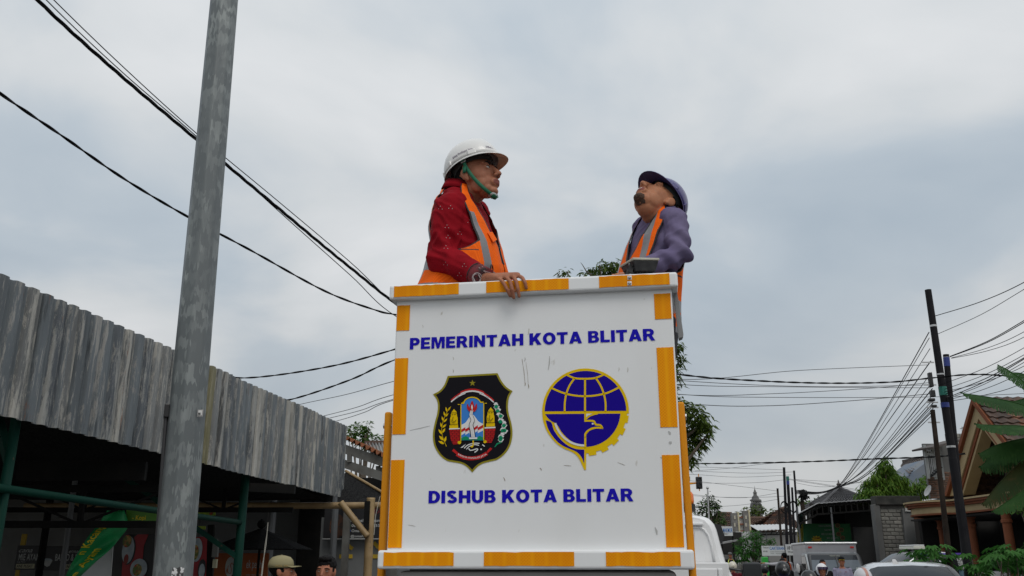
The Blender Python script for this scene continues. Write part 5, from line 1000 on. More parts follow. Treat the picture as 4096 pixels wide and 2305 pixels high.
def slab(gr, za, zb_, m_, name):
    lp = [(HX + 1.5, 28.2 + gr), (XS + .25 - gr, 28.2 + gr), (XS + .2 - gr, 27.4), (XS - gr, 27.35)] + [(XS - gr * 1.0 - .62 * math.sin(R(a)), 26.1 + 1.05 * math.cos(R(a))) for a in range(10, 171, 16)] + [(XS - gr, 24.9), (XS - gr, 17.0), (HX + 1.5, 17.0)]
    g = MB(); g.shape([lp], lambda x, y, h: V((x, y, za + h)), zb_ - za); return g.build(name, m_, hs)
H_ = zS1 - zS0
slab(.0, zS0, zS0 + H_ * .12, M_orng, 'porch_moulding'); slab(-.04, zS0 + H_ * .12 + .002, zS0 + H_ * .55, M_cream2, 'porch_fascia'); slab(.05, zS0 + H_ * .55 + .002, zS0 + H_ * .72, M_orng, 'porch_moulding'); slab(.12, zS0 + H_ * .72 + .002, zS0 + H_ * .88, M_orng, 'porch_moulding'); slab(.17, zS0 + H_ * .88 + .002, zS1, M_cream2, 'porch_cap')
for (u, Y_) in ((3772, 27.4), (3892, 25.2), (4037, 22.4), (4230, 19.6)):
    q = P(u, 2150, Y_); g = MB(); r_ = .115; z0 = zS0; g.lathe([(r_ * 1.25, 0), (r_ * 1.25, .12), (r_ * 1.05, .16), (r_, .2), (r_ * .93, z0 - .34), (r_ * 1.15, z0 - .32), (r_ * 1.15, z0 - .26), (r_ * .95, z0 - .24), (r_ * .98, z0 - .12), (r_ * 1.45, z0 - .06), (r_ * 1.45, z0 - .002)], (q.x, q.y, 0), 18); g.build('column', M_orng, hs, smooth=False)
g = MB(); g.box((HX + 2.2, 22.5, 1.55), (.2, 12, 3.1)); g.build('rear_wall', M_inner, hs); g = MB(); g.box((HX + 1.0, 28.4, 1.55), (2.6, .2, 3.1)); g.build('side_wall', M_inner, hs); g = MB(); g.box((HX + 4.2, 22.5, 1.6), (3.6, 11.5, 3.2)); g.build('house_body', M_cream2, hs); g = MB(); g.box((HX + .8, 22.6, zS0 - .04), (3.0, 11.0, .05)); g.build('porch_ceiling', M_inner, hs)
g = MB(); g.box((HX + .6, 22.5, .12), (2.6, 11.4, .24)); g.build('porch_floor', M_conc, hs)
# two-storey block and brick building
BY2 = 31.0
bb_ = thing('block_building', 'unfinished grey block and brick building with glazed bay behind the poles', 'building', V((P(3830, 1900, BY2).x, BY2 + 2, 0)))
o_ = P(3822, 1990, BY2); w_ = P(3965, 1990, BY2).x - o_.x; h_ = P(3880, 1735, BY2).z - o_.z
block_wall(bb_, o_, (1, 0, 0.0), w_, h_, .30, .135, M_block, 'block', cut=lambda x, z: z > h_ - .3 and x < w_ * .45 * (1 - (z - h_ + .3) / .3))
o2 = P(3722, 1995, BY2 - .02); w2 = P(3818, 1990, BY2).x - o2.x; h2 = P(3770, 1885, BY2).z - o2.z
block_wall(bb_, o2, (1, 0, 0), w2, h2, .22, .075, M_brk, 'brick', proud=.012, gap=.012)
g = MB(); hp_ = P(3800, 1775, BY2).z - o2.z - h2; g.box((o2.x + w2 / 2, BY2 + .05, o2.z + h2 + hp_ / 2), (w2, .1, hp_)); g.build('wall_panel', M_conc, bb_)
g = MB(); g.box(((o_.x + o2.x + w_) / 2 + .3, BY2 + 1.3, P(3850, 1990, BY2).z / 2), (w_ + w2 - .6, 2.2, P(3850, 1990, BY2).z)); g.build('lower_storey', M_conc, bb_); g = MB(); g.box((o_.x + w_ / 2 + .1, BY2 + .9, o_.z + h_ / 2 - .1), (w_ - .2, 1.4, h_ - .3)); g.build('upper_storey', M_conc, bb_)
a, b_ = P(3692, 1790, BY2 - 1.0), P(3762, 1800, BY2 - .3); bay = MB()
zt_, zb2 = P(3720, 1795, BY2 - .7).z, P(3725, 1905, BY2 - .7).z
def bayp(s_, z): return V((lerp(P(3706, 1850, BY2 - .9).x, P(3765, 1850, BY2 - .4).x, s_), lerp(BY2 - .9, BY2 - .4, s_), z))
for s0, s1 in ((0, .5), (.5, 1)):
    g = MB(); g.quad(bayp(s0 + .03, zb2), bayp(s1 - .03, zb2), bayp(s1 - .03, zt_), bayp(s0 + .03, zt_)); pn = g.build('bay_window', M_dark, bb_)
    for k in range(4):
        ss = lerp(s0 + .08, s1 - .08, k / 3); g = MB(); g.bar(bayp(ss, zb2 + .05) - V((0, .03, 0)), bayp(ss, zt_ - .1) - V((0, .03, 0)), .05 if k % 2 else .09, .01, up=(1, -1, 0)); g.build('curtain', mat('pale_curtain', (.45, .47, .47), .8, col2=(.3, .32, .33), nscale=10), pn)
for s_ in (0, .5, 1): g = MB(); g.bar(bayp(s_, zb2 - .1), bayp(s_, zt_ + .1), .07); g.build('bay_frame', mat('grey_frame', (.25, .27, .27), .5), bb_)
for z_ in (zb2, zt_, lerp(zb2, zt_, .78)): g = MB(); g.bar(bayp(-.02, z_), bayp(1.02, z_), .07); g.build('bay_frame', mat('grey_frame'), bb_)
g = MB(); g.bar(P(3688, 1798, BY2 - 1.0), P(3815, 1762, BY2 - .5), .9, .06); g.build('bay_canopy', M_tiled, bb_)
g = MB(); g.bar(P(3722, 1905, BY2 - .9), P(3760, 1870, BY2 - .9), .3, .05); g.build('open_shutter', M_dark, bb_)
c_ = P(3718, 1967, BY2 - .6); g = MB(); g.lathe([(.02, 0), (.12, .02), (.2, .07), (.205, .075), (.12, .035), (.02, .015)], c_, 16, Matrix.Rotation(R(-62), 3, 'Y') @ Matrix.Rotation(R(10), 3, 'X'), 1.0, .8); d_ = tag(g.build('satellite_dish', mat('dish_white', (.5, .5, .5), .5), None, org=c_), 'small white satellite dish below the bay window', 'satellite dish'); 
an = thing('roof_aerial', 'thin television aerial on the block building roof', 'aerial', P(3848, 1725, BY2)); g = MB(); g.tube([P(3848, 1725, BY2), P(3848, 1706, BY2)], .012, 5); g.build('mast', M_steel, an)
for k in range(4): g = MB(); g.tube([P(3838 + k * 3, 1716 - k * 2, BY2), P(3852 + k * 3, 1714 - k * 2, BY2)], .008, 4); g.build('element', M_steel, an)
# blue gable house
BG = 42.0
bg = thing('blue_gable_house', 'pale blue gabled house with dark tiled roof behind the conical tree', 'house', V((P(3680, 1950, BG).x, BG + 2, 0)))
q = [P(u, v, BG) for u, v in ((3632, 1904), (3728, 1832), (3745, 1990), (3632, 1990))]; g = MB(); g.add(q + [p + V((0, 3, 0)) for p in q], [(0, 1, 2, 3), (7, 6, 5, 4), (0, 4, 5, 1), (2, 6, 7, 3), (1, 5, 6, 2), (3, 7, 4, 0)]); g.build('wall', mat('faded_blue', (.13, .17, .23), .8, col2=(.19, .20, .21), nscale=1.2), bg)
roof(bg, P(3604, 1868, 46), P(3640, 1899, 42 - .1), P(3728, 1828, 43.4), P(3620, 1845, 47), 9, 10, M_tiled, .06); g = MB(); g.bar(P(3616, 1846, 47), P(3732, 1824, 43.4), .2, .14); g.build('ridge', M_tiled, bg)
# warung with metal roof, block side wall
WY = 32.0
wr = thing('food_stall', 'dark open-fronted food stall with sheet metal roof behind the box truck', 'stall', V((P(3350, 2200, WY).x, WY + 2, 0)))
rt0, rt1, rt2 = P(3196, 2052, WY), P(3268, 2013, WY), P(3500, 1996, WY)
rb_ = [P(3222, 2052, WY + 5) + V((0, 0, -.1)), P(3288, 2016, WY + 5) + V((0, 0, -.1)), P(3512, 1998, WY + 5) + V((0, 0, -.1))]
for a, b_, c_, d_ in ((rt0, rt1, rb_[1], rb_[0]), (rt1, rt2, rb_[2], rb_[1])):
    g = MB(); n = 24; vs = [p for i in range(n + 1) for p in (a.lerp(b_, i / n) + V((0, 0, .015 * (i % 2))), d_.lerp(c_, i / n) + V((0, 0, .015 * (i % 2))))]; g.add(vs, [(2 * i, 2 * i + 2, 2 * i + 3, 2 * i + 1) for i in range(n)]); o = g.build('roof_sheet', mat('pale_zinc', (.42, .43, .44), .4, .4), wr); o.modifiers.new('s', 'SOLIDIFY').thickness = .03
for k in range(14):
    a = rt0.lerp(rt1, k / 4) if k < 4 else rt1.lerp(rt2, (k - 4) / 10); g = MB(); g.bar(a - V((0, -.1, .06)), a - V((0, -.1, .36)), .04); g.build('truss_upright', M_frame, wr)
for a, b_ in ((rt0, rt1), (rt1, rt2)):
    for dz in (.07, .38): g = MB(); g.bar(a - V((0, -.1, dz)), b_ - V((0, -.1, dz)), .06); g.build('truss_chord', M_frame, wr)
for u, y_ in ((3330, WY + .1), (3195, WY + .3)):
    q = P(u, 2100, y_); g = MB(); g.tube([(q.x, y_, 0), (q.x, y_, P(u, 2030, y_).z)], .035, 8); g.build('post', mat('grey_steel'), wr)
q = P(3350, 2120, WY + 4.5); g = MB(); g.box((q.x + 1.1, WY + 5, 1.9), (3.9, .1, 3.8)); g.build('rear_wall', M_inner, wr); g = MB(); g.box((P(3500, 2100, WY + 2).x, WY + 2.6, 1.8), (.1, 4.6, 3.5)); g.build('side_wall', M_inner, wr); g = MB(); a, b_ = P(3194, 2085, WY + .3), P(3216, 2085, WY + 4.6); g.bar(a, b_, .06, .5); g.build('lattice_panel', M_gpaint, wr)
g = MB(); q = P(3470, 2160, WY + 1.5); g.box((q.x + .1, WY + 1.5, 1.4), (1.2, .08, 2.7)); g.build('roller_door', mat('dark_shutter', (.03, .03, .03), .7, bump=.4, bscale=8, bstretch=(1, 1, 8)), wr)
gban = board('menu_banner', 'dark green menu banner with food discs inside the stall', 3212, 2095, 3415, 2230, WY + 2, mat('menu_green', (.012, .11, .05), .6, col2=(.02, .16, .03), nscale=.7)); M_pale = mat('dull_white', (.28, .30, .27), .7)
for s_, u0, v0, u1, v1 in (('NASI GORENG', 3275, 2100, 3325, 2108), ('NASI MAWUT', 3298, 2116, 3338, 2124), ('MIE GORENG', 3286, 2133, 3338, 2141), ('MIE GODOG', 3308, 2149, 3353, 2157)): btext(gban, s_, u0, v0, u1, v1, WY + 2, M_pale, .01)
for u, v in ((3350, 2103), (3365, 2120), (3354, 2137), (3370, 2152)): disc(gban, u, v, 10, 9, WY + 2, mat('dish_rim', (.3, .18, .08), .6), 'dish', -.006); disc(gban, u, v, 8.5, 7.5, WY + 2, mat('dish_food', (.14, .05, .02), .6, col2=(.07, .08, .02), nscale=9), 'food', -.012)
c_ = P(3266, 2158, WY + 2); g = MB(); lp = [(c_.x + (.21 if i % 2 else .13) * math.cos(i * math.pi / 10), c_.z + (.15 if i % 2 else .09) * math.sin(i * math.pi / 10)) for i in range(20)]; g.shape([lp], lambda a, b, h: V((a, WY + 1.99 - h, b)), .003); g.build('starburst', mat('burst_yellow', (.6, .45, .02), .6), gban); btext(gban, 'TERIMA', 3252, 2150, 3280, 2158, WY + 2, mat('dull_red'), .01, dy=-.02); btext(gban, 'PESANAN', 3250, 2160, 3282, 2167, WY + 2, mat('dull_red'), .01, dy=-.02)
sb = thing('side_banner', 'pale green yellow banner on the stall side', 'banner', P(3205, 2160, WY + .6)); q = [P(3190, 2110, WY + .3), P(3212, 2095, WY + 1.9), P(3213, 2165, WY + 1.9), P(3192, 2175, WY + .3)]; g = MB(); g.add(q, [(0, 1, 2, 3)]); o = g.build('sheet', mat('side_green', (.10, .30, .18), .6, col2=(.5, .42, .05), nscale=1.1, lo=.45, hi=.5), sb); o.modifiers.new('s', 'SOLIDIFY').thickness = .004
bwl = thing('block_wall', 'weathered grey concrete block wall with mossy top between stall and house', 'wall', V((P(3600, 2200, 29).x, 29.1, 0)))
o_ = V((P(3538, 2200, 29).x, 29, 0.2)); w_ = P(3622, 2100, 29).x - o_.x; h_ = P(3580, 2022, 29).z - .2
block_wall(bwl, o_, (1, 0, 0), w_, h_, .26, .118, M_block, 'block', seed=4, gap=.016, proud=.022)
for u0, u1, vt in ((3512, 3537, 2018), (3625, 3668, 2035)):
    a, b_ = P(u0, 2200, 28.95), P(u1, 2200, 28.95); zt_ = P(u0, vt, 28.95).z; g = MB(); g.box(((a.x + b_.x) / 2, 29.03, zt_ / 2), (b_.x - a.x, .3, zt_)); bev(g.build('pier', M_conc, bwl), .02)
a, b_ = P(3500, 2005, 28.9), P(3680, 2005, 28.9); z0_, z1_ = P(3600, 2020, 28.9).z, P(3600, 1984, 28.9).z; g = MB(); g.box(((a.x + b_.x) / 2, 29.05, (z0_ + z1_) / 2), (b_.x - a.x, .4, z1_ - z0_)); bev(g.build('coping', M_moss, bwl), .02)
g = MB(); lp = [(3620, 2022), (3655, 2018), (3658, 2046), (3640, 2047), (3620, 2046)]; g.shape([lp], lambda x, y, h: P(x, y, 28.86) - V((0, h, 0)), .02); g.build('plaster_patch', mat('pale_plaster', (.42, .42, .4), .9), bwl)
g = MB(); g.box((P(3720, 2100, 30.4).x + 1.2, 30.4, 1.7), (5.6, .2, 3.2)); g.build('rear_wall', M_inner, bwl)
# pyramid roof pavilion
JY = 48.0
jp = thing('pavilion', 'pavilion with grey pyramid tile roof and ridge finial behind the stall', 'pavilion', V((P(3356, 2010, JY).x, JY, 0)))
ja = P(3356, 1952, JY); zb3 = P(3356, 2030, JY).z; r_ = ja.x - P(3245, 2010, JY).x
cs_ = [V((ja.x + r_ * a, JY + r_ * b, zb3)) for a, b in ((-1, -1), (1, -1), (1, 1), (-1, 1))]
for i in range(4):
    a, b_ = cs_[i], cs_[(i + 1) % 4]; roof(jp, a, b_, ja.lerp(b_, .02), ja.lerp(a, .02), 12, 14, M_tileg, .05); g = MB(); g.tube([a + V((0, 0, .06)), ja + V((0, 0, .03))], .07, 6); g.build('hip_ridge', M_tileg, jp)
g = MB(); g.lathe([(.16, -.05), (.18, .05), (.08, .1), (.13, .2), (.05, .26), (.02, .42)], ja, 8); g.build('finial', M_tiled, jp)
for a in cs_: q = a.lerp(V((ja.x, JY, zb3)), .15); g = MB(); g.box((q.x, q.y, zb3 / 2), (.2, .2, zb3)); g.build('post', M_conc, jp)
# far houses
def far_house(label, pts, Y, m_, rows, waves, dep=5.0, wallm=None, th=.08):
    a, b_, c_, d_ = [P(u, v, Y) for u, v in pts]; o = thing('tiled_house', label, 'house', V(((a.x + b_.x) / 2, Y + dep / 2, 0))); rc, rd = c_ + V((0, dep / 2, (c_.z - CAMZ) / Y * dep / 2)), d_ + V((0, dep / 2, (d_.z - CAMZ) / Y * dep / 2)); roof(o, a, b_, rc, rd, rows, waves, m_, th)
    roof(o, V((b_.x, Y + dep, b_.z)), V((a.x, Y + dep, a.z)), rd, rc, rows, waves, m_, th); g = MB(); g.box(((a.x + b_.x) / 2, Y + dep / 2, min(a.z, b_.z) / 2), ((b_.x - a.x) * .94, dep * .9, min(a.z, b_.z) - .02)); g.build('wall', wallm or mat('white_wall', (.2, .2, .195), .8), o); g = MB(); g.tube([rd, rc], .12, 6); g.build('ridge', m_, o); return o
far_house('house with dark mottled tile roof behind the grey pylon sign', ((2866, 2125), (2962, 2125), (2958, 2054), (2895, 2052)), 70, M_tile, 10, 8)
far_house('house with even brown tile roof right of the pylon sign', ((2985, 2128), (3140, 2125), (3120, 2072), (2990, 2072)), 66, mat('brown_tile', (.13, .075, .05), .85, col2=(.09, .055, .04), nscale=1), 11, 14)
far_house('house with red brown hip roof behind the far poles', ((3028, 2126), (3205, 2118), (3196, 2030), (3165, 2040)), 54, M_tile, 12, 16)
g = MB(); n = 20; a, b_, c_, d_ = P(3032, 2122, 47), P(3190, 2116, 47), P(3190, 2112, 47) + V((0, 2, .25)), P(3040, 2116, 47) + V((0, 2, .25)); vs = [p for i in range(n + 1) for p in (a.lerp(b_, i / n) + V((0, 0, .03 * (i % 2))), d_.lerp(c_, i / n) + V((0, 0, .03 * (i % 2))))]
aw = thing('tin_awning', 'white tin awning on thin posts left of the far poles', 'awning', V((P(3100, 2200, 47).x, 47.5, 0))); g.add(vs, [(2 * i, 2 * i + 2, 2 * i + 3, 2 * i + 1) for i in range(n)]); o = g.build('roof_sheet', mat('white_tin', (.55, .56, .56), .5), aw); o.modifiers.new('s', 'SOLIDIFY').thickness = .03
for u in (3048, 3070, 3180): q = P(u, 2200, 47.2); g = MB(); g.tube([(q.x, q.y, 0), (q.x, q.y, P(u, 2122, 47.2).z)], .035, 6); g.build('post', mat('grey_steel'), aw)
for v in (2140,): g = MB(); g.bar(P(3045, v, 47.2), P(3185, v - 4, 47.2), .06); g.build('rail', M_frame, aw)
for k in range(6): g = MB(); g.bar(P(3060 + k * 22, 2138, 47.25), P(3070 + k * 22, 2124, 47.25), .03); g.build('brace', M_frame, aw)
# pylon sign
py = thing('pylon_sign', 'grey stone pylon gate sign with white panels between two pillars', 'sign', V((P(2965, 2130, 58).x, 58, 0)))
M_ston = mat('grey_stone', (.14, .135, .125), .9, col2=(.20, .19, .18), nscale=5); 
for u0, u1, vt, vb in ((2929, 2951, 2053, 2128), (2975, 2995, 2044, 2128)):
    a, b_ = P(u0, vb, 58), P(u1, vb, 58); zt_ = P(u0, vt, 58).z; g = MB(); g.box(((a.x + b_.x) / 2, 58, zt_ / 2), (b_.x - a.x, .4, zt_)); pl_ = g.build('pillar', M_ston, py); g = MB(); g.box((b_.x + .06, 58.0, zt_ / 2 + .05), (.1, .44, zt_)); g.build('pillar_edge', mat('cream_edge', (.5, .45, .3), .8), py)
    for v in (2070, 2100): q = P((u0 + u1) / 2 - 1, v, 57.78); g = MB(); g.box(q, (.1, .03, .22)); g.build('pillar_tile', mat('beige_tile', (.45, .42, .34), .7), pl_)
for v0, v1 in ((2072, 2095), (2100, 2122)):
    a, b_ = P(2949, v1, 58.1), P(2976, v0, 58.1); g = MB(); g.box(((a.x + b_.x) / 2, 58.1, (a.z + b_.z) / 2), (b_.x - a.x, .1, b_.z - a.z)); g.build('white_panel', mat('panel_white', (.6, .6, .58), .7, col2=(.45, .45, .42), nscale=2), py)
for v in (2069, 2097, 2125): g = MB(); g.bar(P(2946, v, 57.95), P(2978, v, 57.95), .08); g.build('red_rail', mat('red_rail', (.25, .09, .05), .7), py)
# white fluted fence panel
wf = thing('metal_fence', 'white corrugated fence panel under the pylon sign', 'fence', V((P(2970, 2200, 55).x, 55, 0)))
for k in range(8): a, b_ = P(2943 + k * 7.2, 2135, 55), P(2950 + k * 7.2, 2135, 55); g = MB(); zt_ = P(2960, 2127, 55).z; g.box(((a.x + b_.x) / 2, 55 + .04 * (k % 2), zt_ / 2), (b_.x - a.x, .03, zt_)); g.build('panel', mat('fence_white', (.5, .51, .51), .6), wf)
# shop sign, banner
M_sigw = mat('board_white', (.6, .62, .62), .6, col2=(.5, .52, .53), nscale=2); M_sigb = mat('sign_blue', (.02, .14, .42), .5)
ss = board('shop_sign', 'white shop sign with blue capitals right of the truck cab', 2876, 2106, 2932, 2144, 50, M_sigw, .1); btext(ss, 'ER MAKMUR', 2880, 2113, 2929, 2131, 50, M_sigb, .02); btext(ss, 'Blitar', 2894, 2132, 2914, 2139, 50, M_black, 0, 'script', .4)
g = MB(); g.box(P(2910, 2175, 52.4), (1.2, 2.0, 1.2)); g.build('shop_front', M_inner, ss); g = MB(); g.bar(P(2880, 2174, 50.3), P(2942, 2162, 50.3), 1.2, .08); g.build('shop_canopy', mat('grey_canopy', (.25, .25, .25), .7), ss)
for u in (2884, 2930): g = MB(); q = P(u, 2140, 50.2); g.tube([(q.x, q.y, 0), q], .05, 6); g.build('sign_post', M_frame, ss)
cb_ = board('charter_banner', 'white charter banner with blue heading on thin posts', 3049, 2184, 3140, 2224, 41, M_sigw, .02, 'banner'); btext(cb_, 'CARTERAN', 3079, 2187, 3136, 2200, 41, M_sigb, .02); btext(cb_, 'Melayani', 3052, 2187, 3076, 2196, 41, M_black, 0, 'script', .4); btext(cb_, 'JAWA BALI   ROMBONGAN WISATA', 3081, 2206, 3137, 2210, 41, M_black); btext(cb_, 'STUDI      PENGAJIAN', 3083, 2213, 3127, 2217, 41, M_black); btext(cb_, 'HP 085', 3053, 2203, 3070, 2209, 41, M_black, .02)
cb2 = board('charter_banner', 'second white banner between the far poles and box truck', 3144, 2178, 3186, 2222, 41.5, M_sigw, .02, 'banner'); btext(cb2, 'HP 085', 3150, 2185, 3180, 2200, 41.5, M_black, .02); btext(cb2, 'Wisata', 3152, 2204, 3178, 2212, 41.5, M_black, 0)
for u in (3049, 3140): q = P(u, 2200, 41.1); g = MB(); g.tube([(q.x, q.y, 0), (q.x, q.y, P(u, 2180, 41.1).z)], .03, 6); g.build('banner_post', mat('grey_steel'), cb_)
for u in (3144, 3186): q = P(u, 2200, 41.6); g = MB(); g.tube([(q.x, q.y, 0), (q.x, q.y, P(u, 2174, 41.6).z)], .03, 6); g.build('banner_post', mat('grey_steel'), cb2)
fe = thing('dark_fence', 'dark bamboo and iron fence behind the riders', 'fence', V((P(3060, 2260, 43).x, 43.2, 0)))
for k in range(40): x = lerp(P(2935, 2240, 43).x, P(3200, 2240, 43).x, k / 40); g = MB(); hh = 1.45 + rnd.uniform(-.15, .1); g.box((x, 43.2 + rnd.uniform(-.03, .03), hh / 2), (.11, .04, hh)); g.build('slat', M_wood if k < 16 else M_frame, fe)
gp = thing('green_pillar', 'small bright green pillar below the charter banner', 'pillar', V((P(3058, 2240, 40).x, 40, 0))); a, b_ = P(3047, 2240, 40), P(3070, 2240, 40); zt_ = P(3058, 2228, 40).z; g = MB(); g.box(((a.x + b_.x) / 2, 40, zt_ / 2), (b_.x - a.x, .26, zt_)); bev(g.build('shaft', mat('vivid_green', (.03, .36, .05), .5), gp), .03)
# temple tower
TY = 230.0
tw = thing('temple_tower', 'distant tiered grey stone temple tower with slender spire', 'tower', V((P(3027, 2060, TY).x, TY, 0))); sc_ = TY / F_PX; tx = P(3027, 2060, TY).x
def tz(v): return P(3027, v, TY).z
M_tw = mat('tower_stone', (.16, .16, .155), .9, col2=(.10, .10, .10), nscale=.35); M_tww = mat('tower_pale', (.36, .36, .35), .9)
for (v0, v1, w0, w1, nm, m_) in ((2075, 2030, 24, 23, 'tier', M_tw), (2030, 2014, 25, 21, 'tier_cornice', M_tw), (2014, 2004, 19, 19, 'tier', M_tww), (2004, 1999, 23, 22, 'tier_cornice', M_tw), (1999, 1984, 17, 10, 'dome', M_tw), (1984, 1974, 8, 6, 'neck', M_tw), (1974, 1970, 8, 8, 'collar', M_tw), (1970, 1958, 6, 2, 'spire', M_tw), (1958, 1944, 1.2, .3, 'finial', M_tw)):
    g = MB(); g.lathe([(w0 * sc_, tz(v0)), (w1 * sc_, tz(v1))], (tx, TY, 0), 8); g.build(nm, m_, tw)
g = MB(); g.box((tx, TY, tz(2075) / 2), (3.4, 3.4, tz(2075))); g.build('shaft', M_tw, tw)
for k in range(6):
    for v in (2022, 2009): x = tx + (-15 + k * 6) * sc_; g = MB(); g.box((x, TY - 21 * sc_, tz(v)), (3.2 * sc_, .2, 6 * sc_)); g.build('niche', M_inner, tw)
# aerial mast and traffic light
am = P(2832, 2075, 61); g = MB(); g.tube([V((am.x, 61, 0)), P(2830, 1952, 61)], .05, 6); g.ell(P(2830, 1952, 61), .1); tag(g.build('aerial_mast', M_steel, None, org=V((am.x, 61, 0))), 'thin metal aerial mast rising through the dark street tree', 'mast')
tl = thing('traffic_light', 'black two-lamp traffic light hanging from a yellow arm', 'traffic light', V((P(2700, 1940, 47).x, 47, 0))); c_ = P(2796, 1932, 47); g = MB(); g.box(c_, (.31, .22, .62)); bev(g.build('housing', M_black, tl), .03)
for dz in (.15, -.15): g = MB(); g.lathe([(.1, 0), (.11, .05), (.11, .16), (.1, .16), (.095, .05)], c_ + V((0, -.11, dz)), 14, Matrix.Rotation(R(90), 3, 'X')); g.build('lamp_visor', mat('lamp_dark', (.03, .035, .035), .3), tl)
g = MB(); g.tube([c_ + V((0, 0, -.42)), c_ + V((0, 0, .46))], .025, 6); g.build('hanger', M_yel, tl); g = MB(); g.tube([V((P(2600, 1960, 47).x, 47, 0)), V((P(2600, 1960, 47).x, 47, P(2600, 1955, 47).z))], .09, 10); g.build('mast', M_yel, tl); g = MB(); g.tube([P(2600, 1955, 47), P(2715, 1940, 47), c_ + V((-.1, 0, .0))], .045, 8); g.build('arm', M_yel, tl)

# ================================================================== UTILITY POLES AND CABLES
M_pole = mat('black_pole', (.012, .012, .015), .7, spec=.12, col2=(.02, .019, .021), nscale=3); M_rpole = mat('rusty_pole', (.022, .017, .014), .8, spec=.1, col2=(.04, .03, .024), nscale=3); M_cab_ = mat('cable_black', (.010, .010, .011), .7, spec=.1); M_cabg = mat('cable_grey', (.07, .07, .075), .6)
def upole(u0, v0, u1, v1, Y, r0, r1, label, m_=None, bands=()):
    a, b_ = P(u0, v0, Y), P(u1, v1, Y); d = (a - b_); bs = b_ - d * (b_.z / d.z); o = thing('utility_pole', label, 'utility pole', bs, 'utility poles'); g = MB(); g.tube([bs, bs.lerp(a, .5), bs.lerp(a, .5) + (a - bs) * .002, a], [r0, (r0 * 1.02 + r1) / 2, (r0 * .94 + r1) / 2, r1], 12); g.build('shaft', m_ or M_pole, o, smooth=False)
    for t_, h, mm in bands: q = bs.lerp(a, t_); q2 = bs.lerp(a, t_ + h / (a - bs).length); rr = lerp(r0, r1, t_) * 1.06; g = MB(); g.tube([q, q2], rr, 12); g.build('band', mm, o)
    return o
M_bband = mat('blue_band', (.02, .04, .22), .5); M_gband = mat('green_band', (.01, .16, .12), .5); M_post_ = mat('paste_paper', (.5, .5, .5), .7, col2=(.04, .04, .04), nscale=26, nstretch=(1, 1, 3), lo=.5, hi=.54)
up1 = upole(3712, 1160, 3880, 2300, 18, .098, .066, 'tallest black utility pole at right with cables fanning from it', None, ((.74, .03, M_steel), (.68, .18, M_gband), (.645, .1, M_bband), (.885, .04, M_steel), (.53, .04, M_steel)))
up2 = upole(3784, 1419, 3868, 2299, 18.7, .078, .062, 'black utility pole with blue top band right of the tallest pole', None, ((.955, .2, M_bband), (.965, .03, M_steel), (.985, .03, M_steel)))
up3 = upole(3730, 1640, 3802, 2280, 17.6, .062, .045, 'thin rusty brown utility pole left of the tallest pole', M_rpole)
q = P(3841, 2252, 17.85); g = MB(); g.box(q, (.09, .01, .26), M=Matrix.Rotation(R(-8), 3, 'Y')); g.build('paper_notice', M_post_, up1); q = P(3846, 2292, 17.85); g = MB(); g.box(q, (.085, .01, .12)); g.build('paper_notice', mat('blue_paper', (.2, .35, .45), .7), up1); q = P(3862, 2275, 18.58); g = MB(); g.box(q, (.02, .01, .4)); g.build('stencil_strip', M_post_, up2)
for u, v, w_, h_ in ((3722, 1520, .07, .3), (3730, 1575, .09, .14), (3726, 1600, .12, .06), (3735, 1625, .1, .05)):
    q = P(u, v, 17.85); g = MB(); g.box(q, (w_, .1, h_)); bev(g.build('splice_box', M_black, up1), .015)
for v in (1540, 1610, 1630, 1690, 1450):
    q = P(3716 + (v - 1450) * .1, v, 17.85); g = MB(); g.bar(q - V((.14, 0, 0)), q + V((.1, 0, 0)), .025); g.build('clamp', M_steel, up1)
fp = []
for (u0, v0, u1, v1, Y, r_, lab, bn_) in ((3136, 1870, 3152, 2270, 42, .075, 'tallest far black pole left of the box truck', ()), (3150, 1907, 3172, 2270, 42.4, .085, 'far black pole with green and blue top bands', ((.965, .2, M_gband), (.93, .18, M_bband))), (3176, 1883, 3192, 2100, 43, .06, 'far slim pole right of the banded pole', ()), (3110, 1954, 3132, 2270, 41.5, .06, 'far leftmost grey pole before the banner', ()), (3168, 1950, 3180, 2200, 44, .065, 'short far pole behind the banded pole', ())):
    fp.append(upole(u0, v0, u1, v1, Y, r_, r_ * .8, lab, M_rpole if u0 == 3110 else None, bn_))
for u, v, Y in ((3137, 2030, 41.7), (3173, 2028, 42.6)):
    c_ = P(u, v, Y); o = thing('cable_coil', {3137: 'left coil of spare black cable on the far poles', 3173: 'right coil of spare black cable on the far poles'}[u], 'cable coil', c_ - V((0, 0, .26))); 
    for k in range(4): g = MB(); rr = (.155 + .008 * k); g.tube([c_ + V((rr * math.cos(2 * math.pi * i / 20), -.02 * k, 1.5 * rr * math.sin(2 * math.pi * i / 20))) for i in range(21)], .018, 5, False); g.build('loop', M_cab_, o)
g = MB(); c_ = P(3213, 1985, 42.5)
for k in range(16): g.tube([c_ + V((rnd.uniform(-.25, .25), rnd.uniform(-.2, .2), rnd.uniform(-.25, .3))) for _ in range(4)], .03, 5)
o = g.build('cable_knot', M_cab_, None, org=c_); o['kind'] = 'stuff'; tag(o, 'dark tangle of cable splices right of the far poles', 'cable tangle')
g = MB(); g.box(P(3212, 2045, 42.5), (.16, .14, .9)); o = g.build('splice_post', M_rpole, None, org=P(3212, 2090, 42.5)); tag(o, 'dark stub post under the cable tangle', 'post')
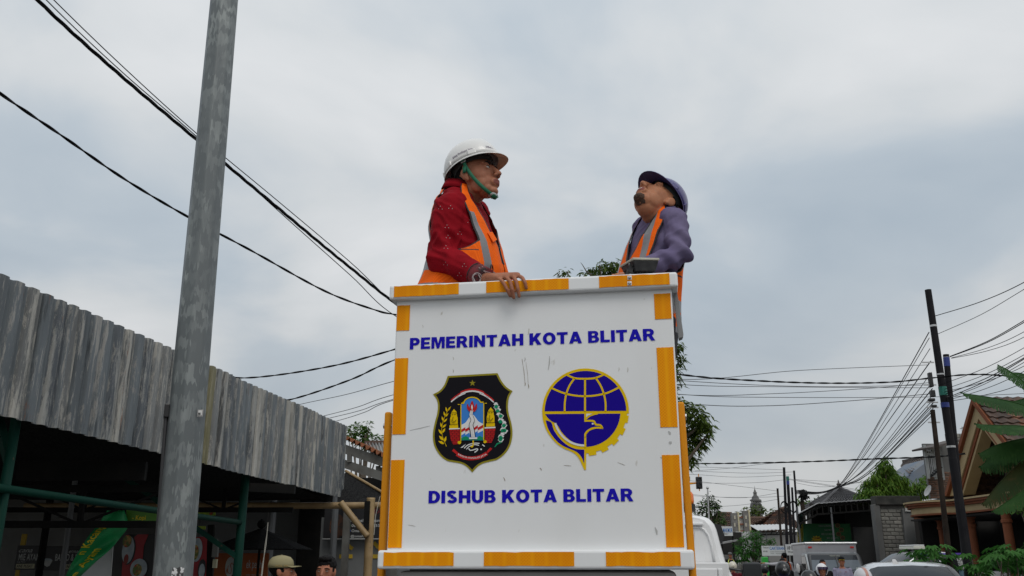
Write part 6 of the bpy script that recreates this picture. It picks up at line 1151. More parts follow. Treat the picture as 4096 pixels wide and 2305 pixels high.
# hidden street-side pole that carries the lines crossing over the lane
hp = upole(2010, 1240, 2060, 2240, 13.5, .11, .085, 'street utility pole standing behind the bucket')
ORDN = ('uppermost', 'second', 'third', 'fourth', 'fifth', 'sixth', 'seventh', 'eighth', 'ninth', 'tenth', 'eleventh', 'twelfth', 'thirteenth', 'fourteenth')
def cable(pts, r_, label, grp=None, m_=None, twist=0, smooth_n=8):
    C_ = catmull([tuple(p) for p in pts], smooth_n) if len(pts) > 2 else [V(p) for p in pts]
    g = MB()
    if twist:
        L_ = 0; acc = [0]
        for i in range(1, len(C_)): L_ += (C_[i] - C_[i - 1]).length; acc.append(L_)
        n = int(L_ / .06); dense = []; j = 0
        for k in range(n + 1):
            s_ = L_ * k / n
            while j < len(acc) - 2 and acc[j + 1] < s_: j += 1
            dense.append(C_[j].lerp(C_[j + 1], (s_ - acc[j]) / max(1e-6, acc[j + 1] - acc[j])))
        for st_ in range(twist):
            pts2 = []
            for k, p in enumerate(dense): a = 2 * math.pi * (k * .06 / 0.75) + st_ * 2 * math.pi / twist; pts2.append(p + V((math.cos(a) * r_ * .9, 0, math.sin(a) * r_ * .9)))
            g.tube(pts2, r_, 6)
    else: g.tube(C_, r_, 5)
    o = g.build('overhead_cable', m_ or M_cab_, None, org=C_[0]); tag(o, label, 'cable', grp); return o
def pl(lst): return [P(u, v, Y) for u, v, Y in lst]
cable(pl([(-250, -420, 7.2), (150, 0, 8.2), (480, 300, 9.2), (790, 562, 10.2), (1100, 822, 11.3), (1400, 1070, 12.4), (1640, 1250, 13.4), (2000, 1420, 13.5)]), .0125, 'thick twisted black cable sloping from top left to the bucket', None, None, 3, 10)
cable(pl([(-200, -420, 7.2), (215, 0, 8.2), (500, 275, 9.2), (785, 533, 10.2), (1100, 795, 11.3), (1400, 1048, 12.4), (1640, 1262, 13.4), (2000, 1440, 13.5)]), .0065, 'thin cable just above the thick twisted cable', None)
cable(pl([(-210, -420, 7.25), (185, 0, 8.25), (490, 290, 9.25), (788, 548, 10.25), (1100, 832, 11.35), (1400, 1100, 12.45), (1590, 1270, 13.4), (2000, 1480, 13.6)]), .0065, 'thin cable running close along the thick twisted cable')
cable(pl([(-300, 150, 6.6), (0, 374, 7.4), (250, 545, 8.4), (500, 718, 9.4), (752, 868, 10.4), (1000, 1000, 11.4), (1300, 1165, 12.6), (1500, 1240, 13.3), (1600, 1262, 13.6), (2010, 1330, 13.5)]), .009, 'wavy twisted cable crossing below the thick one at left', None, None, 2)
cable(pl([(800, 1490, 16.5), (985, 1512, 16), (1300, 1470, 15), (1578, 1398, 14.2), (2000, 1265, 13.5)]), .009, 'dark twisted service cable rising over the awning to the bucket', None, None, 2)
cable(pl([(1000, 1620, 17), (1165, 1598, 16), (1400, 1520, 15), (1578, 1440, 14.2), (2000, 1290, 13.5)]), .009, 'second twisted service cable lower above the awning', None, None, 2)
for i, ((u0, v0), (u1, v1)) in enumerate((((1200, 1618), (1578, 1525)), ((1280, 1668), (1572, 1580)), ((1310, 1675), (1572, 1598)), ((1345, 1685), (1572, 1602)))):
    cable(pl([(u0 - 200, v0 + 50, 18), (u0, v0, 17), ((u0 + u1) / 2, (v0 + v1) / 2 + 6, 15.6), (u1, v1, 14.3), (2010, v1 - 110, 13.5)]), .006, ORDN[i] + ' from the top of the thin cables between awning end and bucket', 'thin cables above the awning end', M_cabg)
L1 = 'thin cable stretched level between bucket and right poles'
cable(pl([(2010, 1400, 13.5), (2715, 1498, 15.5), (3000, 1522, 16.4), (3300, 1533, 17.2), (3560, 1529, 17.8), (3730, 1512, 18), (3900, 1498, 17), (4096, 1512, 15.5), (4400, 1560, 13.5)]), .010, 'thick twisted level cable from bucket past the right poles', None, None, 2)
for ps, r_ in (([(2010, 1440, 13.5), (2710, 1518, 15.5), (3200, 1482, 17), (3715, 1460, 18)], .006), ([(2010, 1450, 13.5), (2710, 1522, 15.6), (3250, 1547, 17), (3720, 1540, 18)], .006), ([(2010, 1470, 13.5), (2710, 1538, 15.6), (3150, 1548, 17), (3722, 1552, 18)], .006), ([(2010, 1500, 13.6), (2710, 1578, 15.6), (3100, 1575, 17), (3500, 1552, 17.7), (3725, 1530, 18)], .006), ([(2010, 1500, 13.6), (2710, 1577, 15.8), (3100, 1590, 17), (3740, 1588, 18.2), (4200, 1570, 18)], .006), ([(2010, 1540, 13.6), (2740, 1615, 15.8), (3060, 1624, 17), (3400, 1604, 17.8), (3730, 1575, 18)], .007)):
    cable(pl(ps), r_, ORDN[ps[1][1] // 100 % 1 or [1518, 1522, 1538, 1578, 1577, 1615].index(ps[1][1])] + ' from the top of the thin level cables between bucket and right poles', 'thin level cables behind the bucket', M_cabg)
L2 = 'cable stretched low between the mango tree and the right side'
cable(pl([(2400, 1850, 28), (2790, 1855, 26), (3200, 1848, 24), (3500, 1836, 22), (3730, 1828, 20.5), (3860, 1815, 19)]), .012, 'dark low cable crossing above the far street to the poles', None, None, 2)
for ps in ([(2400, 1862, 40), (2780, 1868, 41), (3136, 1880, 42)], [(2400, 1880, 40), (2760, 1885, 41), (3000, 1893, 42), (3176, 1888, 43)], [(2400, 1890, 40), (2760, 1898, 41), (2950, 1909, 42), (3165, 1900, 43)], [(2400, 1905, 40), (2720, 1920, 41), (2950, 1945, 42), (3112, 1965, 41.6)], [(2780, 1884, 42), (2930, 1872, 40), (3060, 1856, 36), (3200, 1850, 30)], [(2400, 1930, 42), (2760, 1982, 44), (3000, 1990, 43), (3140, 1985, 42)], [(2400, 1925, 42), (2740, 1975, 44), (2960, 1992, 43), (3112, 1972, 42)], [(2760, 2030, 46), (2950, 2022, 44), (3110, 1998, 42)], [(2400, 1900, 42), (2760, 1930, 44), (3000, 1932, 43), (3136, 1920, 42)], [(3176, 1918, 43), (3350, 1928, 40), (3500, 1930, 38)], [(3150, 1915, 42), (3300, 1938, 40), (3450, 1962, 38)], [(3150, 1918, 42), (3320, 1945, 40), (3440, 1966, 38)], [(3176, 1930, 43), (3300, 1948, 40), (3500, 1920, 37)]):
    cable(pl(ps), .0075, 'thin slack cable meeting the far pole group', 'slack cables at the far poles', M_cabg)
fan = [(1330, 0), (1352, 3), (1395, 6), (1445, 5), (1490, 9), (1530, 3), (1555, 8), (1580, 4), (1600, 7), (1612, 2), (1622, 5), (1632, 8), (1640, 3), (1655, 9)]
for i, (v0, j) in enumerate(fan):
    dv = rnd.uniform(-5, 5); sagv = 40 + (v0 - 1330) * .12 + rnd.uniform(-8, 12); um = 3540 + rnd.uniform(-6, 6)
    vm = lerp(v0, 1945 + dv, (3718 - um) / 360.0) + sagv * (.55 if v0 > 1450 else .25)
    cable(pl([(3716 + (v0 - 1330) * .06, v0, 17.9), (um, vm, 25), (3440, lerp(vm, 1945, .55) + sagv * .25, 30), (3350 + j, 1947 + dv, 34.5), (3270 + j, 1972 + dv, 38), (3180, 1968 + dv * 2, 42)]), .0075 if i % 3 else .011, ORDN[i] + ' from the top of the cables fanning down from the tallest right pole', 'cables fanning down from the right pole')
rts = [((3742, 1264), (4096, 1130)), ((3750, 1337), (4096, 1158)), ((3800, 1426), (4096, 1283)), ((3800, 1428), (4096, 1290)), ((3806, 1432), (4096, 1328)), ((3806, 1434), (4096, 1349)), ((3760, 1540), (4096, 1392)), ((3770, 1560), (4096, 1420)), ((3775, 1580), (4096, 1432)), ((3778, 1596), (4096, 1437)), ((3780, 1600), (4096, 1450)), ((3770, 1570), (4096, 1465)), ((3780, 1604), (4096, 1486)), ((3780, 1608), (4096, 1530))]
for i, ((u0, v0), (u1, v1)) in enumerate(rts):
    um = (u0 + u1) / 2; vm = (v0 + v1) / 2 + 12; k = 2.0
    cable(pl([(u0, v0, 18), (um, vm, 16.6), (u1, v1, 15.2), (u1 + 250, v1 - 150, 13.8)]), .0085 if i in (0, 2, 3, 8, 9) else .006, ORDN[i] + ' from the top of the cables rising from the right poles to the right edge', 'cables leaving at the right edge')

# ================================================================== PEOPLE
def remesh(mb, vox, sm=4, f=.5):
    me = bpy.data.meshes.new('tmp'); me.from_pydata(mb.v, [], mb.f); ob = bpy.data.objects.new('tmp', me); COL.objects.link(ob)
    m_ = ob.modifiers.new('r', 'REMESH'); m_.mode = 'VOXEL'; m_.voxel_size = vox
    if sm: s_ = ob.modifiers.new('s', 'SMOOTH'); s_.factor = f; s_.iterations = sm
    bpy.context.view_layer.update(); dg = bpy.context.evaluated_depsgraph_get(); out = bpy.data.meshes.new_from_object(ob.evaluated_get(dg))
    bpy.data.objects.remove(ob); bpy.data.meshes.remove(me); out.materials.clear(); return out
def put(me, name, mats, parent=None, org=V((0, 0, 0)), fn=None, disp=None):
    """fn(center)->material index ; disp(co, normal)->offset vector"""
    if disp:
        me.update(); nr = [v.normal.copy() for v in me.vertices]
        for v, n_ in zip(me.vertices, nr): v.co = v.co + disp(v.co, n_)
    mats = mats if isinstance(mats, (list, tuple)) else [mats]
    for m_ in mats: me.materials.append(m_)
    if fn: me.polygons.foreach_set('material_index', [fn(p.center) for p in me.polygons])
    me.polygons.foreach_set('use_smooth', [True] * len(me.polygons))
    for v in me.vertices: v.co -= org
    me.name = name; me.update(); o = bpy.data.objects.new(name, me); COL.objects.link(o)
    if parent: o.parent = parent
    else: o.location = org
    ORG[o.name] = V(org); return o
def frame(fwd, up=(0, 0, 1)):
    f_ = V(fwd).normalized(); l_ = V(up).cross(f_).normalized(); u_ = f_.cross(l_); return Matrix((f_, l_, u_)).transposed()
def dirv(yaw, pitch=0): return V((math.cos(R(yaw)) * math.cos(R(pitch)), math.sin(R(yaw)) * math.cos(R(pitch)), math.sin(R(pitch))))
def headprims(mb, c_, M, s_=1.0, neck=None, fat=1.0, ears=True):
    q = lambda x, y, z: c_ + M @ (V((x, y, z)) * s_)
    e = lambda x, y, z, a, b, c, Mr=None: mb.ell(q(x, y, z), (a * s_, b * s_ * fat, c * s_), M @ Mr if Mr else M, 20, 12)
    e(-.018, 0, .045, .098, .076, .085); e(.015, 0, .0, .078, .070, .085); e(.028, 0, -.045, .062, .060, .062); e(.042, 0, -.082, .044, .047, .032); e(.072, 0, -.098, .021, .027, .019)
    for sg in (-1, 1):
        e(.046, .035 * sg, -.024, .029, .026, .034); e(.028, .044 * sg, -.056, .040, .018, .040)      # cheekbone, jaw
        e(.104, .0125 * sg, -.033, .011, .0085, .0085); e(.074, .034 * sg, .028, .017, .026, .010)    # nostril wing, brow
        e(.0795, .033 * sg, .007, .0095, .0155, .0085)                                                  # lids
        if ears:
            e(-.012, .078 * sg, -.004, .021, .009, .032, Matrix.Rotation(R(-12), 3, 'Y')); e(-.004, .075 * sg, -.030, .011, .009, .012)
    mb.cap(q(.086, 0, .022), q(.114, 0, -.024), .0105 * s_, .0135 * s_, 10); e(.116, 0, -.027, .0135, .0135, .0115)
    e(.086, 0, -.062, .019, .031, .024); e(.0985, 0, -.0565, .011, .0225, .0065); e(.0955, 0, -.0700, .0105, .019, .0070); e(.09, 0, -.055, .015, .02, .018)
    if neck is not None: mb.cap(q(-.022, 0, -.055), neck, .056 * s_, .062 * s_)
def eyes(par, c_, M, s_=1.0, closed=False, mesh=None):
    for sg in (-1, 1):
        q = c_ + M @ (V((.0825, .033 * sg, .0068)) * s_)
        g = MB(); 
        if closed: g.tube([c_ + M @ (V((.0865 - abs(t_) * .004, (.033 + t_ * .015) * sg, .0055 - t_ * t_ * .003)) * s_) for t_ in (-1, -.5, 0, .5, 1)], .0016 * s_, 5); g.build('eyelashes', M_hair, par)
        else:
            g.ell(q, (.0085 * s_, .0125 * s_, .0048 * s_), M, 12, 8); eo = g.build('eye', M_eyew, par, smooth=True); g = MB(); g.ell(q + M @ (V((.0055, .002 * -sg, .0012)) * s_), (.0038 * s_, .0046 * s_, .0046 * s_), M, 10, 6); g.build('iris', M_iris, eo)
            g = MB(); g.tube([c_ + M @ (V((.0915 - abs(t_) * .005, (.033 + t_ * .0145) * sg, .0122 - t_ * t_ * .004)) * s_) for t_ in (-1, -.5, 0, .5, 1)], .0017 * s_, 5); g.build('eyelashes', M_hair, par)
        g = MB(); g.tube([c_ + M @ (V((.0955 - abs(t_ - .2) * .006 - .010 * max(0, t_), (.035 + t_ * .021) * sg, .0265 + .004 * (1 - t_ * t_))) * s_) for t_ in (-1, -.6, -.2, .2, .6, 1)], [.002 * s_, .0034 * s_, .004 * s_, .0038 * s_, .003 * s_, .0014 * s_], 6); g.build('eyebrow', M_hair, par)
M_skin = mat('skin_brown', (.38, .155, .088), .6, col2=(.31, .12, .068), nscale=14, lo=.35, hi=.7, bump=.06, bscale=220, spec=.3); M_skin2 = mat('skin_tan', (.44, .19, .10), .6, col2=(.36, .15, .08), nscale=14, bump=.06, bscale=220, spec=.3)
M_lip = mat('lip', (.22, .07, .055), .6, spec=.2); M_hair = mat('black_hair', (.006, .005, .005), .7, spec=.15, bump=.5, bscale=160, bstretch=(1, 1, .3)); M_eyew = mat('eye_white', (.62, .58, .54), .25); M_iris = mat('iris', (.012, .008, .006), .15)
for mm in (M_skin, M_skin2):
    b_ = mm.node_tree.nodes['Principled BSDF']; b_.inputs['Subsurface Weight'].default_value = .12; b_.inputs['Subsurface Radius'].default_value = (.012, .004, .002); b_.inputs['Subsurface Scale'].default_value = .5
# ---- torso as lofted rings; param phi: 0 = front, +90 = the wearer's left
class Torso:
    def __init__(s, hip, sh, fwd, rings, lean=0.0):
        s.hip, s.sh = V(hip), V(sh); s.up = (s.sh - s.hip).normalized(); f_ = V(fwd); f_ = (f_ - s.up * f_.dot(s.up)).normalized(); s.f = f_; s.l = s.up.cross(f_); s.L = (s.sh - s.hip).length; s.r = rings
    def dims(s, t):
        r_ = s.r
        for i in range(len(r_) - 1):
            if t <= r_[i + 1][0] or i == len(r_) - 2:
                k = max(0, min(1, (t - r_[i][0]) / (r_[i + 1][0] - r_[i][0]))); k = k * k * (3 - 2 * k) * .5 + k * .5
                return [lerp(a, b, k) for a, b in zip(r_[i][1:], r_[i + 1][1:])]
    def pt(s, phi, t, off=0.0):
        hw, hd, ox = s.dims(t); c_ = s.hip + s.up * (s.L * t) + s.f * ox; ca, sa = math.cos(R(phi)), math.sin(R(phi)); e = .82
        x = math.copysign(abs(ca) ** e, ca) * (hd + off); y = math.copysign(abs(sa) ** e, sa) * (hw + off); return c_ + s.f * x + s.l * y
    def solid(s, mb, off, t0=-.25, t1=1.12, n=28, k=40):
        prof = [lerp(t0, t1, i / n) for i in range(n + 1)]; vs = [s.pt(360 * j / k, t, off) for t in prof for j in range(k)]
        mb.add(vs, [(i * k + j, i * k + (j + 1) % k, (i + 1) * k + (j + 1) % k, (i + 1) * k + j) for i in range(n) for j in range(k)] + [tuple(range(k - 1, -1, -1)), tuple(n * k + j for j in range(k))])
RINGS = [(-.30, .175, .130, 0.0), (0.0, .180, .138, 0.0), (.25, .172, .142, .024), (.45, .176, .136, .030), (.65, .186, .124, .006), (.80, .186, .106, .0), (.92, .158, .086, -.008), (1.0, .105, .074, -.014), (1.10, .068, .064, -.016), (1.2, .06, .06, -.012)]
def vest(par, T, t0, regions, cut, off=.020, th=.003, mats=None, nphi=400, nt=270, flare=.0, name='vest', wob=.004):
    """sheet over the torso: cut(phi,t) -> keep ; regions(phi,t) -> material index"""
    g = MB(); idx = {}
    t1 = 1.075
    for i in range(nt + 1):
        t = lerp(t0, t1, i / nt)
        for j in range(nphi):
            ph = -180 + 360 * j / nphi; w_ = noise.noise(V((math.cos(R(ph)) * 2.2, math.sin(R(ph)) * 2.2, t * 3.0))) * wob * 2 + noise.noise(V((math.cos(R(ph)) * 6, math.sin(R(ph)) * 6, t * 4.0 + 9))) * wob
            g.v.append(T.pt(ph, t, off * (1 - .45 * min(1, max(0, (t - .62) / .2))) + w_ * (1 if t < .7 else .5) + flare * max(0, .45 - t)))
    for i in range(nt):
        for j in range(nphi):
            ph = -180 + 360 * (j + .5) / nphi; t = lerp(t0, t1, (i + .5) / nt)
            if cut(ph, t): continue
            j2 = (j + 1) % nphi; g.f.append((i * nphi + j, i * nphi + j2, (i + 1) * nphi + j2, (i + 1) * nphi + j)); g.mi.append(regions(ph, t))
    o = g.build(name, mats, par, smooth=True); s_ = o.modifiers.new('s', 'SOLIDIFY'); s_.thickness = th; s_.offset = 1; return o
M_vor = pattern_mat('orange_mesh', 'holes', (0.75, 0.09, 0.003), (1.0, 0.16, 0.006), 210, .75, thr=.40, bump=.12); M_vor.node_tree.nodes['Principled BSDF'].inputs['Specular IOR Level'].default_value = .15; M_vgr = mat('reflective_grey', (.25, .25, .26), .4, col2=(.19, .19, .20), nscale=8, bump=.15, bscale=20); M_vpip = mat('black_piping', (.008, .008, .009), .6)
def hand(mb, chains, wrist, palm, r_=.0092):
    for ch in chains:
        for i in range(len(ch) - 1): mb.cap(ch[i], ch[i + 1], r_ * (1.0 - .07 * i), r_ * (.95 - .07 * i), 10)
    for p in palm: mb.cap(wrist, p, .021, .0135, 12)
    for a, b in zip(palm[:-1], palm[1:]): mb.cap(a, b, .0135, .0135, 10)

# ------------------------------------------------------------------ the worker in red, white helmet
def folds(seed, amp, fr, axis):
    ax = V(axis).normalized()
    def d(co, n_):
        al = co.dot(ax); q = (co - ax * al) * 6.5 + ax * al * 21
        q = q + V((noise.noise(co * 9 + V((seed, 0, 0))), noise.noise(co * 9 + V((0, seed, 0))), 0)) * .9
        k = 1 - abs(noise.noise(q + V((seed, 0, 0)))) * 3.2; k = max(k, -.6); k2 = noise.noise(q * 2.1 + V((0, seed, 3)))
        return n_ * amp * (k * .75 + k2 * .35 - .2)
    return d
AFW = dirv(-18)                                           # chest direction: right, a little towards the camera
A_sh = P(1852, 790, 3.90); A_hip = V((P(1846, 1150, 3.90).x, 3.93, A_sh.z - .50))
TA = Torso(A_hip, A_sh, AFW, RINGS)
A_lat = TA.l                                               # wearer's left
Arsh = P(1800, 838, 3.76); Arel = P(1772, 1035, 3.74); Arwr = P(1935, 1112, 3.575)
Alsh = A_sh + A_lat * .175 - V((0, 0, .03)); Alel = Alsh + A_lat * .05 + AFW * .03 - V((0, 0, .27)); Alwr = Alel + AFW * .16 - V((0, 0, .13)) - A_lat * .05
Ahc = P(1906, 716, 3.86); AHM = frame(dirv(-31, 12)); Aneck = A_sh + TA.f * .0 + V((0, 0, .035))
feetA = [A_hip + A_lat * s_ * .1 + AFW * o_ for s_, o_ in ((1, .02), (-1, -.02))]
floorz = 1.862
def RP(u, v, y): return PP(u, v, BC + BEY * y, BEY)
def legs(mb, hip, lat, fwd, r_, zf, shoe=False):
    for sg in (-1, 1):
        h = hip + lat * sg * .09 - V((0, 0, .02)); k = V((h.x, h.y, lerp(h.z, zf, .5))) + fwd * .03; a = V((h.x, h.y, zf + .075)); mb.cap(h, k, .088 * r_, .060 * r_); mb.cap(k, a, .058 * r_, .042 * r_)
        if shoe: mb.cap(a - V((0, 0, .045)) - fwd * .03, a - V((0, 0, .045)) + fwd * .15, .036, .030)
g = MB(); headprims(g, Ahc, AHM, 1.05, Aneck - V((0, 0, .06)), 1.0); TA.solid(g, -.014, -.05, 1.0)
g.cap(Arsh, Arel, .050, .042); g.cap(Arel, Arwr, .042, .029); g.cap(Alsh, Alel, .050, .042); g.cap(Alel, Alwr, .042, .029); legs(g, A_hip, A_lat, AFW, .95, floorz, True)
ch = [[RP(1992, 1112, .0), RP(2012, 1128, -.042), RP(2028, 1158, -.052), RP(2040, 1184, -.044)], [RP(2024, 1108, .0), RP(2040, 1126, -.046), RP(2050, 1160, -.056), RP(2055, 1192, -.046)], [RP(2052, 1104, .004), RP(2064, 1124, -.044), RP(2072, 1156, -.054), RP(2077, 1187, -.045)], [RP(2070, 1101, .01), RP(2090, 1112, -.032), RP(2100, 1130, -.046), RP(2105, 1153, -.043)]]
hand(g, ch, Arwr, [c_[0] for c_ in ch]); g.cap(Arwr + V((.03, .02, 0)), RP(2030, 1128, .05), .013, .011); g.cap(RP(2030, 1128, .05), RP(2062, 1133, .055), .011, .009)
lch = [[Alwr + AFW * .08 + A_lat * (.03 - .02 * k), Alwr + AFW * .12 + A_lat * (.03 - .02 * k) - V((0, 0, .01)), Alwr + AFW * .14 + A_lat * (.03 - .02 * k) - V((0, 0, .035))] for k in range(4)]; hand(g, lch, Alwr, [c_[0] for c_ in lch])
AO = V((A_hip.x, A_hip.y, floorz))
def lipfn(c0, M, n=1):
    Mi = M.inverted()
    def fn(c_):
        q = Mi @ (c_ - c0) / 1.045; return n if (q.x > .093 and abs(q.y) < .025 and -.079 < q.z < -.0505 and (abs(q.y) / .026) ** 2 + ((q.z + .0645) / .0145) ** 2 < 1) else 0
    return fn
pA = put(remesh(g, .0040, 5, .5), 'person', [M_skin, M_lip], None, AO, lipfn(Ahc, AHM)); tag(pA, 'man in red sleeves, orange vest and white helmet gripping the bucket rim', 'person')
eyes(pA, Ahc, AHM, 1.05)
# hair
g = MB(); hq = lambda x, y, z: Ahc + AHM @ (V((x, y, z)) * 1.05); g.ell(hq(-.024, 0, .048), (.099, .080, .086), AHM, 24, 16); g.ell(hq(-.055, 0, -.01), (.055, .068, .065), AHM, 20, 12)
put(remesh(g, .005, 2), 'hair', M_hair, pA, AO)
# shirt
M_shirt = mat('red_batik', (.29, .004, .012), .85, col2=(.22, .003, .009), nscale=5, bump=.12, bscale=300, spec=.12)
g = MB(); TA.solid(g, .004, -.22, 1.04); g.ell(Arsh + V((.01, .03, .02)), (.085, .085, .075)); g.cap(Arsh, Arel, .080, .071); g.cap(Arel, Arwr.lerp(Arel, .12), .071, .046); g.cap(Alsh, Alel, .072, .062); g.cap(Alel, Alwr, .062, .044)
armd = (Arel - Arsh).normalized()
def shd(co, n_):
    k = folds(3.1, .0085, 11, armd + V((-.55, 0, .15)))(co, n_); de = (co - Arel).length; k += n_ * .013 * math.sin((co - Arel).dot((Arwr - Arsh).normalized().cross(V((0, 1, 0)))) * 95 + 2 * noise.noise(co * 9)) * math.exp(-(de / .10) ** 2)
    if co.z < 2.4: return V((0, 0, 0))
    return k
put(remesh(g, .0055, 3), 'shirt', M_shirt, pA, AO, disp=shd)
# collar
g = MB(); 
def col_pt(a, h, o_): c_ = Aneck + TA.f * -.008; rr = .070 + o_; return c_ + TA.f * (math.cos(R(a)) * rr * 1.05) + TA.l * (math.sin(R(a)) * rr) + TA.up * (h + .022 - .012 * (1 + math.cos(R(a))) * 1.5)
n = 40; vs = []
for i in range(n + 1):
    a = 14 + 332 * i / n; vs += [col_pt(a, -.015, .012), col_pt(a, .033, .004), col_pt(a, -.012, .024)]
g.add(vs, [(i * 3 + k, i * 3 + k + 1, (i + 1) * 3 + k + 1, (i + 1) * 3 + k) for i in range(n) for k in (0, 1)]); o = g.build('collar', M_shirt, pA, smooth=True); o.modifiers.new('s', 'SOLIDIFY').thickness = .003
# printed dots on the sleeve, lying on the cloth
M_dot = mat('print_white', (.50, .42, .42), .8); M_cuffb = mat('cuff_black', (.012, .010, .012), .7)
from mathutils.bvhtree import BVHTree
def bvh_of(o): 
    me = o.data; off = ORG[o.name]; return BVHTree.FromPolygons([v.co + off for v in me.vertices], [tuple(p.vertices) for p in me.polygons])
shirt = [c_ for c_ in pA.children if c_.name.startswith('shirt')][0]; bt = bvh_of(shirt); g = MB()
for (u, v) in ((1762, 832), (1802, 830), (1874, 825), (1878, 886), (1788, 907), (1722, 913), (1792, 948), (1784, 990), (1783, 1055), (1858, 1062), (1838, 1098), (1899, 912), (1838, 933)):
    for du, dv in ((0, -6), (-7, 4), (7, 5)):
        d = ray(u + du, v + dv).normalized(); h = bt.ray_cast(CAM, d)
        if h[0]:
            n_ = h[1]; n_ = n_ if n_.dot(d) < 0 else -n_; x = n_.orthogonal().normalized(); y = n_.cross(x); c_ = h[0] + n_ * .0012; g.add([c_ + (x * math.cos(k * math.pi / 3) + y * math.sin(k * math.pi / 3)) * .0019 for k in range(6)], [(0, 1, 2, 3, 4, 5)])
o = g.build('printed_dots', M_dot, shirt); o['kind'] = 'stuff'
# patterned cuff
cd = (Arwr - Arel).normalized(); g = MB(); c0 = Arwr - cd * .052; c1 = Arwr + cd * .010
M_cuff = pattern_mat('patterned_cuff', 'cells', (.19, .008, .014), (.012, .008, .010), 34, .7, thr=.5, bump=0)
g.tube([c0, c0.lerp(c1, .5), c1, c1 - cd * .004], [.050, .049, .048, .040], 28, False); o = g.build('cuff', M_cuff, pA, smooth=True); o.modifiers.new('s', 'SOLIDIFY').thickness = .003
cuffo = o; btc = bvh_of(o)
def cline(pts, w_=.0012):
    out = []
    for u, v in pts:
        d = ray(u, v).normalized(); h = btc.ray_cast(CAM, d)
        if h[0]: out.append(h[0] - d * .004)
    if len(out) > 1: g = MB(); g.tube(out, w_, 4); ln_ = g.build('cuff_print', M_dot, cuffo)
cline([(1908 + 19 * math.cos(2 * math.pi * k / 16), 1112 + 20 * math.sin(2 * math.pi * k / 16)) for k in range(17)], .0016)
for k in range(6): cline([(1908 + 17 * math.cos(k + s_ * 2.4), 1112 + 18 * math.sin(k * 1.1 + s_ * 2.4)) for s_ in (0, .5, 1)], .0018)
cline([(1915, 1070), (1935, 1085), (1962, 1092)]); cline([(1928, 1066), (1940, 1085), (1945, 1112)])
g = MB(); x = cd.orthogonal().normalized(); g.tube([c0 - cd * .002, c0 + cd * .003], [.0515, .0515], 28, False); g.build('cuff_seam', M_cuffb, pA)
# trousers and shoes
g = MB(); legs(g, A_hip, A_lat, AFW, 1.22, floorz + .02); TA.solid(g, .0, -.30, .02); put(remesh(g, .012, 2), 'trousers', mat('dark_trousers', (.02, .02, .025), .8), pA, AO)
# vest : the wearer's right arm (phi = -90) faces the camera
def armhole(ph, t, c_=90, w_=39, tb=.36):
    d = abs(abs(ph) - c_)
    if t < tb: return 9.0
    ww = w_ * min(1.0, ((t - tb) / .10) ** .5) if t < .72 else w_ * (1 - .38 * min(1, (t - .72) / .32)); return d - ww
def neckcut(ph, t):
    if abs(ph) < 90:
        tv = .46; edge = (t - tv) / (1.06 - tv) * 40 if t > tv else -9; return abs(ph) - edge if t > tv else 9.0
    return 9.0 if t < 1.03 else -1.0
def cutA(ph, t): return armhole(ph, t) < 0 or neckcut(ph, t) < 0 or (t < .46 and abs(ph) < 1.2)
def regA(ph, t):
    if armhole(ph, t) < 3.4 or 0 <= neckcut(ph, t) < 3.6 or (.30 < t < .46 and abs(ph) < 3.0) or (t > .352 and t < .362 and abs(abs(ph) - 90) < 39): return 2
    a = abs(ph)
    if a < 90 and .12 < t < .74 and abs(a - lerp(36, 46, min(1, max(0, (t - .25) / .4)))) < 7.5: return 1
    if a > 90 and t > .12 and abs(a - 143) < 9: return 1
    if abs(t - .205 + .075 * math.cos(R(ph))) < .045 or abs(t - .0 + .05 * math.cos(R(ph))) < .045: return 1
    return 0
vA = vest(pA, TA, -.2, regA, cutA, .020, mats=[M_vor, M_vgr, M_vpip], flare=.10)
pk = lambda ph, t, o_=.05: TA.pt(ph, t, o_)
g = MB(); q = [pk(-8, .60, .028), pk(-24, .56, .028), pk(-22, .47, .034), pk(-8, .52, .034)]; g.add(q, [(0, 1, 2, 3)]); o = g.build('pocket_flap', M_vor, pA); o.modifiers.new('s', 'SOLIDIFY').thickness = .003
g = MB(); c_ = pk(-30, .20, .052); g.tube([c_ + (TA.l * math.cos(2 * math.pi * i / 14) + TA.up * math.sin(2 * math.pi * i / 14)) * .017 for i in range(15)], .0025, 6, False); g.build('d_ring', M_vpip, pA)
